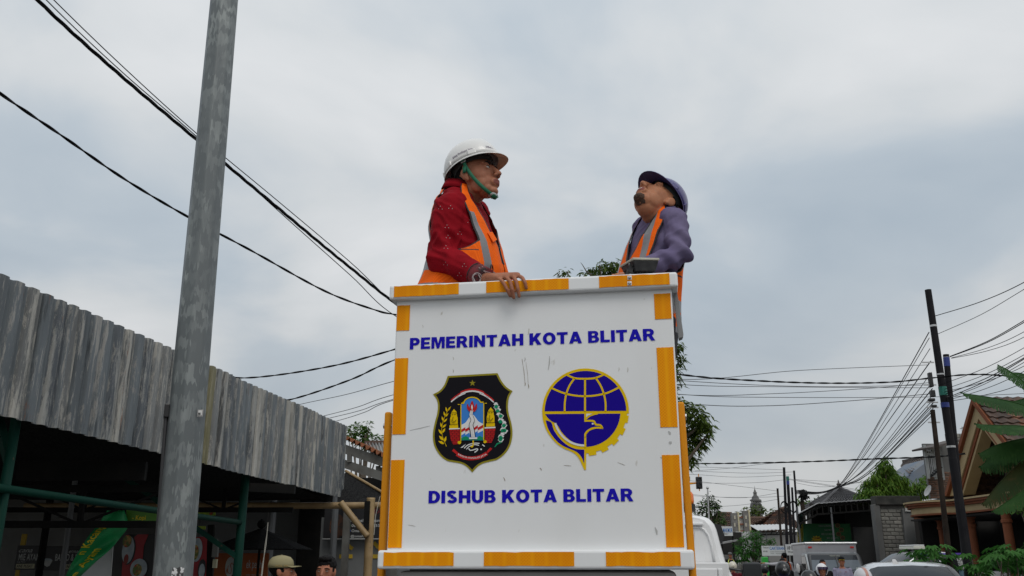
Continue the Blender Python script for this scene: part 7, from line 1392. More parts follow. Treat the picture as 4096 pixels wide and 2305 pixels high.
# helmet: shell, brim, straps
def helmet(par, c_, M, m_, under, lab=None, brim=.055, strap=None, sc=1.0, A0=.131, B0=.110, Hh=.122):
    H = lambda x, y, z: c_ + M @ (V((x, y, z)) * sc)
    g = MB(); n, k = 48, 14; vs = []
    for i in range(k + 1):
        t = i / k * math.pi / 2
        for j in range(n):
            a = 2 * math.pi * j / n; r_ = math.cos(t) ** .86; z = Hh * math.sin(t) ** .92; rd = 1.0 + .012 * math.exp(-(math.sin(a) / .22) ** 2) * math.cos(t) * 0
            vs.append(H(-.010 + A0 * math.cos(a) * r_, B0 * math.sin(a) * r_, .045 + z + (.006 * math.exp(-(math.sin(a) * r_ / .35) ** 2) if i > 6 else 0)))
    fs = [(i * n + j, i * n + (j + 1) % n, (i + 1) * n + (j + 1) % n, (i + 1) * n + j) for i in range(k) for j in range(n)]; g.add(vs, fs); ho = g.build('helmet', m_, par, smooth=True); s_ = ho.modifiers.new('s', 'SOLIDIFY'); s_.thickness = .003; s_.offset = 1
    g = MB(); vs = []
    for j in range(n):
        a = 2 * math.pi * j / n; ca, sa = math.cos(a), math.sin(a); ext = .010 + brim * max(0, ca) ** 2.2; dr = -.004 - .028 * max(0, ca) ** 2 * (1 - .3 * abs(sa)) - .006 * max(0, -ca)
        vs += [H(-.010 + A0 * ca, B0 * sa, .046), H(-.010 + (A0 + ext) * ca, (B0 + ext * .62) * sa, .042 + dr), H(-.010 + (A0 + ext) * ca, (B0 + ext * .62) * sa, .038 + dr), H(-.010 + (A0 - .004) * ca, (B0 - .004) * sa, .041)]
    g.add(vs, [(j * 4 + q_, j * 4 + (q_ + 1) % 4, ((j + 1) % n) * 4 + (q_ + 1) % 4, ((j + 1) % n) * 4 + q_) for j in range(n) for q_ in range(4)]); g.mi = [1 if i % 4 == 2 else 0 for i in range(len(g.f))]; g.build('brim', [m_, under], ho, smooth=False)
    g = MB(); vs = [];
    for j in range(n + 1):
        a = 2 * math.pi * j / n; vs += [H(-.010 + .108 * math.cos(a), .092 * math.sin(a), .056), H(-.010 + .103 * math.cos(a), .086 * math.sin(a), .030 - .03 * max(0, -math.cos(a)))]
    g.add(vs, [(2 * j, 2 * j + 2, 2 * j + 3, 2 * j + 1) for j in range(n)]); g.build('headband', mat('headband_dark', (.03, .035, .035), .7), ho)
    for a in (-62, -118, 62, 118, -160, 160):
        ca, sa = math.cos(R(a)), math.sin(R(a)); Mz = M @ Matrix.Rotation(R(a), 3, 'Z'); g = MB(); g.box(H(-.010 + A0 * ca * 1.0, B0 * sa * 1.0, .058), (.012, .042, .026), M=Mz); bev(g.build('slot_boss', m_, ho), .005, 3)
    return ho, H
M_hwh = mat('helmet_white', (.76, .75, .73), .33, coat=.2); M_hun = mat('helmet_under', (.62, .40, .26), .6)
hA, HA = helmet(pA, Ahc + AHM @ V((.002, 0, .020)), frame(dirv(-31, 17)), M_hwh, M_hun, brim=.036, A0=.142, Hh=.136)
def ribbon3(pts, w, nrm, name, m_, par, th=.0018):
    pts = [V(p) for p in pts]; g = MB(); vs = []
    for i, p in enumerate(pts):
        t_ = (pts[min(i + 1, len(pts) - 1)] - pts[max(i - 1, 0)]).normalized(); n_ = nrm(p) if callable(nrm) else V(nrm); s_ = t_.cross(n_).normalized() * w / 2; vs += [p + s_, p - s_]
    g.add(vs, [(2 * i, 2 * i + 1, 2 * i + 3, 2 * i + 2) for i in range(len(pts) - 1)]); o = g.build(name, m_, par, smooth=True); o.modifiers.new('s', 'SOLIDIFY').thickness = th; return o
M_strap = mat('green_webbing', (.005, .13, .065), .7, bump=.2, bscale=300)
for sg in (-1, 1):
    s0 = hq(.002, .093 * sg, .060); s1 = hq(.006, .088 * sg, .022); s2 = hq(.030, .074 * sg, -.045); s3 = hq(.058, .050 * sg, -.100); s4 = hq(.072, .012 * sg, -.124)
    C_ = [V(p) for p in catmull([tuple(p) for p in (s0, s1, s2, s3, s4)], 6)]; ribbon3(C_, .017, lambda p: (p - hq(.0, 0, -.03)), 'chin_strap', M_strap, hA)
    ribbon3([s1 + AHM @ V((-.006, .003 * sg, .004)), s1 + AHM @ V((-.012, .004 * sg, -.028))], .019, AHM @ V((0, sg, 0)), 'strap_end', M_strap, hA)
    g = MB(); g.box(s0 + AHM @ V((.0, .004 * sg, -.006)), (.026, .004, .020), M=AHM); bev(g.build('buckle', mat('grey_buckle', (.35, .36, .36), .5), hA), .002); g = MB(); g.box(s0 + AHM @ V((.0, .0065 * sg, -.006)), (.018, .002, .009), M=AHM); g.build('buckle_slot', M_strap, hA)
g = MB(); g.ell(hq(.066, 0, -.118), (.019, .028, .013), AHM, 18, 10); g.build('chin_cup', mat('grey_buckle'), hA, smooth=True); ribbon3([hq(.072, -.02, -.126), hq(.074, 0, -.132), hq(.072, .02, -.126)], .022, AHM @ V((0.3, 0, -1)), 'cup_strap', M_strap, hA)
bth = bvh_of(hA)
def decal(px, s_, m_, par, name, bold=0, shear=0, bt_=None, lift=.008):
    """printed text lying on a curved shell; px maps (a,b) to a line of sight"""
    g = MB(); vs, fs = text_geo(s_, bold, shear); out = []
    for a, b in vs:
        d = ray(*px(a, b)).normalized(); h = (bt_ or bth).ray_cast(CAM, d); out.append((h[0] if h[0] else CAM + d * 3.9) - d * lift)
    g.add(out, fs); return g.build(name, m_, par)
def arcpx(p0, p1, p2, hgt):
    def f_(a, b): x = (1 - a) ** 2 * p0[0] + 2 * a * (1 - a) * p1[0] + a * a * p2[0]; y = (1 - a) ** 2 * p0[1] + 2 * a * (1 - a) * p1[1] + a * a * p2[1]; return x - (b * hgt) * .35, y - b * hgt
    return f_
M_hink = mat('helmet_ink', (.10, .06, .12), .5)
decal(arcpx((1812, 640), (1842, 612), (1892, 600), 10), 'Bidang Pembinaan Jalan', M_hink, hA, 'helmet_lettering', .01, .3)
decal(arcpx((1945, 590), (1960, 592), (1976, 598), 7), 'DISHUB', M_hink, hA, 'helmet_lettering', .01)

# ------------------------------------------------------------------ the worker in purple, navy helmet, looking up
BFW = dirv(200)
B_sh = P(2640, 850, 3.92); B_hip = V((P(2586, 1180, 3.92).x, 3.95, B_sh.z - .52)); TB = Torso(B_hip, B_sh, BFW, [(a, b * .93, c * .76, d * .5) for a, b, c, d in RINGS]); B_lat = TB.l   # left side faces the camera
Blsh = P(2700, 880, 3.78); Blel = P(2718, 1014, 3.72); Blwr = P(2540, 1088, 3.68)
Brsh = B_sh - B_lat * .135 - V((0, 0, .05)); Brel = Brsh - V((0, 0, .26)) - BFW * .02; Brwr = P(2520, 1105, 3.86)
Bhc = P(2628, 818, 3.88); BHM = frame(dirv(220, 54), (0, 0, 1)); BO = V((B_hip.x, B_hip.y, floorz)); bq_ = lambda x, y, z: Bhc + BHM @ (V((x, y, z)) * 1.04)
g = MB(); headprims(g, Bhc, BHM, 1.04, B_sh + V((0, 0, .0)), 1.0); g.cap(bq_(.01, 0, -.07), B_sh + BFW * .03, .055, .06); TB.solid(g, -.014, -.05, 1.0)
g.cap(Blsh, Blel, .040, .034); g.cap(Blel, Blwr, .034, .027); g.cap(Brsh, Brel, .050, .042); g.cap(Brel, Brwr, .042, .029); legs(g, B_hip, B_lat, BFW, .95, floorz, True)
for W_, dd in ((Blwr, (Blwr - Blel).normalized()), (Brwr, (Brwr - Brel).normalized())):
    sd_ = dd.cross(V((0, 0, 1))).normalized(); cc = [[W_ + dd * .075 + sd_ * (.03 - .02 * k), W_ + dd * .11 + sd_ * (.03 - .02 * k), W_ + dd * .125 + sd_ * (.03 - .02 * k) - V((0, 0, .03))] for k in range(4)]; hand(g, cc, W_, [c_[0] for c_ in cc])
M_beard = mat('beard', (.045, .03, .022), .9, col2=(.12, .065, .04), nscale=60, bump=.8, bscale=260)
def inbeard(q): return q.x > .04 and abs(q.y) < .030 and q.z < -.089 + .10 * max(0, abs(q.y) - .022) and q.z > -.128 and (q.x > .05 or abs(q.y) < .03)
def beardfn(c_):
    q = BHM.inverted() @ (c_ - Bhc) / 1.04
    if inbeard(q) and noise.noise(c_ * 120) > -.55 + max(0, (.05 - q.x) * 20): return 2
    return lipfn(Bhc, BHM)(c_)
def bearddisp(co, n_):
    q = BHM.inverted() @ (co - Bhc) / 1.04
    return n_ * (.0015 + .002 * noise.noise(co * 180)) if inbeard(q) else V((0, 0, 0))
pB = put(remesh(g, .0040, 5, .5), 'person', [M_skin2, M_lip, M_beard], None, BO, beardfn, disp=bearddisp); tag(pB, 'man in purple shirt, orange vest and navy helmet looking up at right', 'person'); eyes(pB, Bhc, BHM, 1.04, True)
g = MB(); g.ell(bq_(-.024, 0, .048), (.099, .080, .086), BHM, 24, 16); g.ell(bq_(-.055, 0, -.01), (.055, .068, .06), BHM, 20, 12)
put(remesh(g, .005, 2), 'hair', M_hair, pB, BO)
g = MB(); g.tube([bq_(.1035, y, -.0633) for y in (-.012, -.004, .004, .012)], .0032, 6); g.build('teeth', M_eyew, pB)
M_purp = mat('purple_cotton', (.12, .098, .19), .85, spec=.12, col2=(.15, .125, .22), nscale=6, bump=.15, bscale=350, col3=(.17, .145, .24), n3=3, lo3=.5, hi3=.75)
g = MB(); TB.solid(g, .003, -.22, 1.03); g.ell(Blsh + V((-.02, .03, .012)), (.058, .07, .056)); g.cap(Blsh, Blel, .059, .054); g.cap(Blel, Blwr.lerp(Blel, .06), .056, .038); g.cap(Brsh, Brel, .072, .062); g.cap(Brel, Brwr.lerp(Brel, .1), .062, .044)
armB = (Blel - Blsh).normalized()
def shdB(co, n_):
    if co.z < 2.4: return V((0, 0, 0))
    de = (co - Blel).length; k = folds(8.4, .0055, 10, armB + V((.45, 0, .1)))(co, n_); return k + n_ * .012 * math.sin((co - Blel).dot(V((.6, 0, .8))) * 90 + 2 * noise.noise(co * 8)) * math.exp(-(de / .11) ** 2)
put(remesh(g, .0055, 3), 'shirt', M_purp, pB, BO, disp=shdB)
g = MB(); n = 40; vs = []
for i in range(n + 1):
    a = 360 * i / n; c_ = B_sh + TB.up * .030; d = TB.f * math.cos(R(a)) + TB.l * math.sin(R(a)); vs += [c_ + d * .078 - TB.up * .03, c_ + d * .066 + TB.up * (.006 - .016 * math.cos(R(a)))]
g.add(vs, [(2 * i, 2 * i + 2, 2 * i + 3, 2 * i + 1) for i in range(n)]); o = g.build('neckband', mat('grey_collar', (.30, .30, .31), .8), pB, smooth=True); o.modifiers.new('s', 'SOLIDIFY').thickness = .004
g = MB(); legs(g, B_hip, B_lat, BFW, 1.22, floorz + .02); TB.solid(g, .0, -.30, .02); put(remesh(g, .012, 2), 'trousers', mat('dark_trousers'), pB, BO)
def regB(ph, t):
    if armhole(ph, t) < 3.4 or 0 <= neckcut(ph, t) < 3.6 or (.30 < t < .46 and abs(ph) < 3.0) or (t > .352 and t < .362 and abs(abs(ph) - 90) < 39): return 2
    a = abs(ph)
    if a < 90 and t > .12 and abs(a - lerp(40, 27, min(1, max(0, (t - .25) / .5)))) < 8: return 1
    if a > 90 and t > -.3 and abs(a - 140) < 7.5: return 1
    if abs(t - .10) < .05 or abs(t + .14) < .05: return 1
    return 0
vest(pB, TB, -.14, regB, cutA, .018, mats=[M_vor, M_vgr, M_vpip], flare=.01)
M_hnv = mat('helmet_navy', (.055, .045, .17), .3, coat=.25); hB, HB = helmet(pB, Bhc + BHM @ V((-.006, 0, .012)), BHM, M_hnv, mat('helmet_navy_under', (.035, .028, .10), .5), sc=.92)

# ================================================================== STREET PEOPLE
def body_mesh(pose, vox):
    """figure 1.70 m tall, feet at z=0, facing +x ; slots: skin, shirt, trousers, shoes, hair"""
    g = MB(); hc = V((.02, 0, 1.565)); I3 = Matrix.Identity(3); seat = pose == 'seat'
    hip = V((0, 0, .90)); sh = V((0.0, 0, 1.40)); T = Torso(hip, sh, (1, 0, 0), RINGS); headprims(g, hc, I3, .98, V((-.01, 0, 1.38)), 1.0); T.solid(g, .006, -.1, 1.02)
    for sg in (-1, 1):
        s_ = V((-.01, .185 * sg, 1.345)); 
        if seat: el = V((.14, .25 * sg, 1.13)); wr = V((.36, .24 * sg, 1.06))
        elif pose == 'point' and sg == 1: el = V((.02, .47 * sg, 1.33)); wr = V((.05, .73 * sg, 1.36))
        elif pose == 'hold': el = V((.01, .25 * sg, 1.09)); wr = V((.20, .12 * sg, 1.02))
        else: el = V((-.03, .245 * sg, 1.08)); wr = V((.05, .26 * sg, .86))
        g.ell(s_, (.07, .07, .065)); g.cap(s_, el, .062, .050); g.cap(el, wr, .050, .035); dd = (wr - el).normalized(); lat = dd.cross(V((0, 0, 1))).normalized() if abs(dd.z) < .9 else V((1, 0, 0))
        for k in range(4): b = wr + dd * .08 + lat * (.027 - .018 * k); g.cap(wr, b, .02, .013, 10); g.cap(b, b + dd * (.05 if k != 3 else .04) - V((.0, 0, .012)), .010, .008, 8)
        g.cap(wr + dd * .02, wr + dd * .07 + lat * .05, .014, .010, 8)
        h = V((0, .09 * sg, .88))
        if seat: k_ = V((.42, .17 * sg, .80)); an = V((.36, .17 * sg, .42))
        else: k_ = V((.02, .10 * sg, .49)); an = V((-.01, .105 * sg, .08))
        g.cap(h, k_, .092, .066); g.cap(k_, an, .064, .050); g.cap(an - V((.02, 0, .04)), an + V((.15, 0, -.045)), .042, .033)
    me = remesh(g, vox, 3)
    def fn(c_):
        if c_.z > 1.435 and abs(c_.y) < .11:
            q = (c_ - hc) / .98
            if q.z > .062 or (q.x < -.02 and q.z > -.045) or (q.x < .03 and q.z > .0 and abs(q.y) > .066): 
                if not (abs(q.y) > .078 and q.z < .03): return 4
            return 0
        if c_.z > 1.385 and abs(c_.y) < .075 and c_.x > -.06: return 0
        if seat:
            if c_.x > .345 and c_.z > .9: return 0
        elif pose == 'point' and c_.y > .70: return 0
        elif pose == 'hold' and c_.x > .185 and c_.z > .9: return 0
        elif abs(c_.y) > .2 and c_.z < .875: return 0
        an_z = .40 if seat else .075
        if c_.z < an_z: return 3
        return 1 if c_.z > .89 and not (seat and c_.x > .1 and c_.z < .95) else 2
    for m_ in (M_skin, M_shirt, M_vpip, M_black, M_hair): me.materials.append(m_)
    me.polygons.foreach_set('material_index', [fn(p.center) for p in me.polygons]); me.polygons.foreach_set('use_smooth', [True] * len(me.polygons)); me.name = 'person'; return me
BODY = {p: body_mesh(p, v_) for p, v_ in (('stand', .0065), ('seat', .009), ('point', .011), ('hold', .009))}
HCL = V((.02, 0, 1.565))
def person(label, pose, loc, yaw, shirt, trs, sc=1.0, skin=None, hair=None, grp=None):
    o = bpy.data.objects.new('person', BODY[pose]); COL.objects.link(o); o.location = loc; o.rotation_euler = (0, 0, R(yaw)); o.scale = (sc, sc, sc); ORG[o.name] = V((0, 0, 0)); tag(o, label, 'person', grp)
    for i, m_ in enumerate((skin or M_skin, shirt, trs, M_black, hair or M_hair)): o.material_slots[i].link = 'OBJECT'; o.material_slots[i].material = m_
    return o
I3 = Matrix.Identity(3)
def face_bits(o): eyes(o, HCL, I3, .98)
def mhelmet(par, m_, vis=True, vm=None, open_=60, m2=None, r_=(.148, .125, .142)):
    c_ = HCL + V((-.008, 0, .02)); g = MB(); nu, nv = 40, 26; vs = []
    for i in range(nv + 1):
        t = math.pi * (.0 + .80 * i / nv)
        for j in range(nu): a = 2 * math.pi * j / nu; vs.append(c_ + V((r_[0] * math.sin(t) * math.cos(a), r_[1] * math.sin(t) * math.sin(a), r_[2] * math.cos(t))))
    fs = []
    for i in range(nv):
        for j in range(nu):
            a = (360 * (j + .5) / nu + 180) % 360 - 180; t = 180 * .80 * (i + .5) / nv
            if abs(a) < open_ and t > 66: continue
            fs.append((i * nu + j, (i + 1) * nu + j, (i + 1) * nu + (j + 1) % nu, i * nu + (j + 1) % nu))
    g.add(vs, fs); ho = g.build('helmet', m_, par, smooth=True); s_ = ho.modifiers.new('s', 'SOLIDIFY'); s_.thickness = .012; s_.offset = -1
    if vis:
        g = MB(); vs = []; n = 16
        for i in range(n + 1): a = R(-62 + 124 * i / n); vs += [c_ + V((.152 * math.cos(a), .129 * math.sin(a), .066)), c_ + V((.160 * math.cos(a), .132 * math.sin(a), .012))]
        g.add(vs, [(2 * i, 2 * i + 2, 2 * i + 3, 2 * i + 1) for i in range(n)]); g.build('visor', vm or M_dark, ho, smooth=True)
    if m2:
        g = MB(); vs = []
        for i in range(15): t = math.pi * (-.42 + .9 * i / 14); vs += [c_ + V((-.1495 * math.sin(t), .022, .1435 * math.cos(t))), c_ + V((-.1495 * math.sin(t), -.022, .1435 * math.cos(t)))]
        g.add(vs, [(2 * i, 2 * i + 2, 2 * i + 3, 2 * i + 1) for i in range(14)]); g.build('stripe', m2, ho, smooth=True)
    return ho
def cap_(par, m_, pk=None, logo=None, ml=None):
    c_ = HCL + V((-.012, 0, .035)); g = MB(); g.lathe([(.101, 0), (.1, .03), (.092, .06), (.07, .085), (.03, .098), (.004, .1)], c_, 28, None, 1.06, .86); co = g.build('cap', m_, par, smooth=True)
    g = MB(); vs = []; n = 14
    for i in range(n + 1): a = R(-60 + 120 * i / n); vs += [c_ + V((.1 * math.cos(a), .086 * math.sin(a), .012)), c_ + V((.10 + .075 * math.cos(a * 1.45) * .95, .074 * math.sin(a), -.002 + .012 * math.cos(a * 1.4)))]
    g.add(vs, [(2 * i, 2 * i + 2, 2 * i + 3, 2 * i + 1) for i in range(n)]); o = g.build('peak', pk or m_, co, smooth=True); o.modifiers.new('s', 'SOLIDIFY').thickness = .004
    g = MB(); g.ell(c_ + V((0, 0, .1)), (.008, .008, .005)); g.build('button', m_, co)
    if logo:
        g = MB(); g.shape([[(-.045, 0), (.045, 0), (.03, .03), (.0, .06), (-.03, .03)]], lambda a, b, h: c_ + V((.104 - b * .5 + h - abs(a) * .3, a, .012 + b * 1.1)), .002); g.build('badge', logo, co)
    return co
def simple_vest(par, m_, ms, t0=0.0):
    T = Torso(V((0, 0, .90)), V((0, 0, 1.40)), (1, 0, 0), RINGS)
    reg = lambda ph, t: 1 if (abs(abs(ph) - 38) < 9 and t > .1) or (abs(abs(ph) - 142) < 9) or abs(t - .2) < .06 else 0
    return vest(par, T, t0, reg, lambda ph, t: armhole(ph, t) < 0 or neckcut(ph, t) < 0, .022, mats=[m_, ms], nphi=72, nt=40, wob=.002)
M_khaki = mat('khaki_cloth', (.30, .265, .15), .85, col2=(.25, .22, .12), nscale=8, spec=.15); M_navyc = mat('navy_cloth', (.012, .014, .03), .9, spec=.15); M_maroon = mat('maroon_cloth', (.085, .012, .018), .9, spec=.15); M_bluej = mat('blue_jacket', (.012, .045, .30), .8, spec=.15); M_skyj = mat('sky_jacket', (.02, .19, .50), .8, spec=.15); M_lilac = mat('lilac_uniform', (.26, .245, .33), .85, spec=.15); M_whsl = mat('pale_sleeve', (.42, .42, .45), .85, spec=.15); M_blk = mat('black_cloth', (.010, .010, .011), .9, spec=.15)
def at_head(u, v, Y, sc=1.0): q = P(u, v, Y); return V((q.x, q.y, q.z - 1.565 * sc)), q
# two men under the awning
def stand_at(u, v, Y, zg=0.115):
    q = P(u, v, Y); return V((q.x, q.y, zg)), (q.z - zg)
l_, hz = stand_at(1118, 2289, 6.9); o = person('man in khaki cap seen in profile under the awning', 'stand', l_, 4, M_khaki, M_khaki, hz / 1.565); face_bits(o); cap_(o, M_khaki, logo=None)
g = MB(); q = [HCL + V((-.012 + .1085 * math.cos(R(a)), .0885 * math.sin(R(a)), .045 + dz)) for dz in (0, .014) for a in (-90, -75, -60)]
text(g, 'POL PP', lambda a, b: HCL + V((-.012 + .1085 * math.cos(R(lerp(-105, -50, a))), .0885 * math.sin(R(lerp(-105, -50, a))), .043 + .014 * b)), .01); g.build('cap_lettering', mat('cap_thread', (.42, .30, .10), .7), [c_ for c_ in o.children if c_.name.startswith('cap')][0])
l_, hz = stand_at(1306, 2288, 7.0); o = person('bareheaded man facing the camera beside the bamboo post', 'stand', l_, -96, M_navyc, M_blk, hz / 1.565, M_skin); face_bits(o)
g = MB(); hh = lambda x, y, z: HCL + V((x, y, z)) * .98; g.ell(hh(-.022, 0, .058), (.100, .079, .082), None, 24, 16); g.ell(hh(.03, 0, .105), (.062, .06, .028)); g.ell(hh(-.06, 0, -.01), (.05, .066, .06)); me = remesh(g, .005, 2); ho = put(me, 'hair', M_hair, o, disp=lambda co, n_: n_ * .006 * noise.noise(co * 60))
# street officers and riders
GR = 'people among the traffic'
l_, hz = stand_at(2920, 2222, 46, 0); o = person('officer in black with yellow-green vest pointing beside the truck cab', 'point', l_, -80, M_blk, M_blk, hz / 1.565, grp=GR); cap_(o, mat('grey_cap', (.10, .10, .10), .8)); simple_vest(o, M_blk, mat('lime_vest', (.55, .62, .12), .7))
l_, hz = stand_at(3138, 2228, 33, 0); o = person('officer in black cap and orange vest pointing left by the far poles', 'point', l_, 100, M_whsl, M_blk, hz / 1.565, grp=GR); cap_(o, M_blk); simple_vest(o, M_blk, mat('plain_orange', (.7, .10, .012), .8))
l_, hz = stand_at(3366, 2247, 25, 0); o = person('officer in lilac uniform and black yellow cap before the box truck', 'hold', l_, -104, M_lilac, M_navyc, hz / 1.565, grp=GR); cap_(o, M_blk, mat('cap_yellow', (.55, .36, .01), .7), mat('cap_yellow'))
for sg in (-1, 1):
    g = MB(); g.box((0.0, .14 * sg, 1.418), (.05, .10, .012)); g.build('epaulette', M_navyc, o); g = MB(); g.box((.138, .07 * sg, 1.24), (.012, .085, .09)); bev(g.build('pocket', M_lilac, o), .003); g = MB(); g.box((.142, .07 * sg, 1.30), (.008, .05, .015)); g.build('badge', mat('dull_red') if sg > 0 else M_khaki, o)
def scooter(label, u, v, Y, yaw, rider_lab, paint, shirt, helm, sc=1.0, trs=None, **hk):
    q = P(u, v, Y); z_head = q.z; k = z_head / 1.565; k = 0.93; base = V((q.x, q.y, z_head - 1.565 * k)); rz = Matrix.Rotation(R(yaw), 3, 'Z')
    o = person(rider_lab, 'seat', base, yaw, shirt, trs or M_blk, k, grp=GR); mh = mhelmet(o, helm, **hk)
    s_ = thing('motorcycle', label, 'motorcycle', V((q.x, q.y, 0)) + rz @ V((.1, 0, 0)), 'motorcycles in traffic'); s_.rotation_euler = (0, 0, R(yaw)); ORG[s_.name] = V((0, 0, 0))
    hb = max(.62, base.z + .82 * k - .02)
    for x in (-.5, .72):
        g = MB(); g.lathe([(.17, -.045), (.26, -.045), (.285, -.02), (.285, .02), (.26, .045), (.17, .045)], (x, 0, .285), 20, Matrix.Rotation(R(90), 3, 'X')); wo = g.build('wheel', M_tyre, s_); g = MB(); g.lathe([(.03, -.05), (.17, -.02), (.17, .02), (.03, .05)], (x, 0, .285), 14, Matrix.Rotation(R(90), 3, 'X')); g.build('rim', M_steel, wo)
    g = MB(); g.cap((-.55, 0, .62), (.15, 0, .55), .14, .13); g.cap((.15, 0, .40), (.45, 0, .42), .11, .10); g.cap((.45, 0, .42), (.58, 0, .88), .10, .11); g.cap((-.1, 0, .45), (-.5, 0, .45), .12, .1); me = remesh(g, .02, 4); put(me, 'body', paint, s_)
    g = MB(); g.cap((-.55, 0, .74), (.12, 0, .72), .10, .09); put(remesh(g, .02, 3), 'seat', M_blk, s_)
    for sg in (-1, 1): g = MB(); g.tube([(.62, .05 * sg, .95), (.72, .06 * sg, .285)], .022, 8); g.build('fork', M_steel, s_); g = MB(); g.tube([(.5, .06 * sg, 1.0), (.42, .34 * sg, 1.03)], .014, 8); g.build('handlebar', M_blk, s_)
    for sg in (-1, 1):
        g = MB(); g.tube([(.45, .25 * sg, 1.03), (.5, .30 * sg, 1.22)], .007, 6); mo = g.build('mirror_stem', M_blk, s_); g = MB(); g.ell((.5, .33 * sg, 1.25), (.02, .07, .045)); g.build('mirror', M_blk, mo, smooth=True)
    g = MB(); g.ell((.69, 0, .93), (.05, .09, .07)); g.build('headlight', mat('headlight_glass', (.5, .5, .5), .1), s_, smooth=True)
    return o, mh
M_hcr = mat('helmet_cream', (.60, .56, .46), .3, coat=.4); M_hbk = mat('helmet_black', (.010, .010, .011), .35, coat=.3); M_hw2 = mat('helmet_gloss_white', (.72, .72, .74), .25, coat=.4); M_hgr = mat('helmet_pale_grey', (.58, .58, .60), .35, coat=.3)
o, mh = scooter('motorcycle under the rider in the cream helmet', 2931, 2269, 25, 80, 'rider in cream open helmet and maroon shirt seen from behind', M_maroon, M_maroon, M_hcr, vis=False)
g = MB(); c_ = HCL + V((-.008, 0, .02)); g.tube([c_ + V((-.1485 + abs(math.cos(a)) * .004, .035 * math.cos(a), -.01 + .016 * math.sin(a))) for a in [2 * math.pi * i / 14 for i in range(15)]], .003, 4, False); g.build('helmet_mark', M_black, mh); g = MB(); g.box(c_ + V((-.135, 0, -.065)), (.006, .08, .022)); g.build('helmet_plate', mat('dull_red'), mh)
scooter('motorcycle under the rider beside the wing mirror', 3058, 2279, 24, 85, 'rider in plain black helmet right of the wing mirror', M_black, M_navyc, M_hbk, vis=False)
o, mh = scooter('motorcycle under the rider in the large black helmet', 3132, 2283, 15, 88, 'rider in large black helmet with white emblem and blue jacket', M_black, M_bluej, M_hbk, vis=False)
g = MB(); c_ = HCL + V((-.008, 0, .02)); bt2 = bvh_of(mh)
def hmark(lps):
    for lp in lps: 
        out = []
        for y, z in lp: r_ = bt2.ray_cast(c_ + V((-1, y, z)), V((1, 0, 0))); out.append((r_[0] if r_[0] else c_ + V((-.14, y, z))) - V((.002, 0, 0)))
        g.add(out, [tuple(range(len(out)))])
hmark([[(-.028, -.005), (-.03, .012), (-.018, .026), (.0, .028), (.018, .026), (.03, .012), (.028, -.005), (.014, -.008), (0, .002), (-.014, -.008)], [(-.02, -.014), (-.006, -.006), (-.004, -.02), (-.016, -.026)], [(.02, -.014), (.006, -.006), (.004, -.02), (.016, -.026)], [(-.042, -.02), (-.034, -.012), (-.03, -.022)], [(.042, -.02), (.034, -.012), (.03, -.022)]])
o2 = g.build('helmet_emblem', mat('emblem_silver', (.35, .35, .35), .5), mh); o2['kind'] = 'stuff'
scooter('motorcycle under the rider in the white helmet', 3287, 2284, 19, -92, 'rider in white visor helmet and sky blue jacket facing the camera', M_black, M_skyj, M_hw2, vm=mat('visor_violet', (.03, .015, .05), .1), open_=64)
o, mh = scooter('motorcycle under the rider at the bottom edge by the white car', 3455, 2318, 12.5, 95, 'rider in pale helmet with orange stripes at the bottom edge', M_hw2, M_whsl, M_hgr, vis=False, m2=mat('stripe_salmon', (.45, .22, .17), .5))
scooter('motorcycle under the bottom edge rider near the lilac officer', 3238, 2325, 13, 90, 'rider with black helmet top just above the bottom edge', M_black, M_blk, M_hbk, vis=False)
l_, hz = stand_at(3290, 2258, 23, 0); person('bareheaded man behind the white helmet rider', 'stand', l_, -90, M_blk, M_blk, hz / 1.565, grp=GR)
l_, hz = stand_at(3131, 2254, 22, 0); person('bareheaded man behind the large black helmet', 'stand', l_, -90, M_blk, M_blk, hz / 1.565, grp=GR)
pm = thing('motorcycle', 'parked black motorcycle front showing left of the box truck', 'motorcycle', V((P(3206, 2270, 22).x, 22, 0)), 'motorcycles in traffic')
bo = P(3206, 2290, 22); g = MB(); g.cap(V((bo.x, 22, .9)), V((bo.x + .1, 22.6, 1.2)), .12, .16); g.cap(V((bo.x, 22.1, .45)), V((bo.x, 22.9, .5)), .14, .14); g.cap(V((bo.x, 22.0, .5)), V((bo.x, 22.05, 1.0)), .1, .1); g.cap(P(3196, 2268, 22), P(3210, 2292, 22), .09, .1); put(remesh(g, .02, 4), 'body', M_hbk, pm, ORG[pm.name])
for y in (21.75, 23.0): g = MB(); g.lathe([(.17, -.045), (.27, -.045), (.29, 0), (.27, .045), (.17, .045)], (bo.x, y, .29), 20, Matrix.Rotation(R(90), 3, 'Y')); g.build('wheel', M_tyre, pm)
for u, v in ((3226, 2288), (3190, 2270)): q = P(u, v, 21.9); g = MB(); g.tube([V((bo.x, 22, 1.1)), q], .01, 6); mo = g.build('mirror_stem', M_blk, pm); g = MB(); g.ell(q, (.05, .02, .075)); g.build('mirror', M_hbk, mo, smooth=True)
g = MB(); g.ell(P(3192, 2274, 21.85), (.05, .03, .11)); g.build('headlight', mat('headlight_glass'), pm, smooth=True)

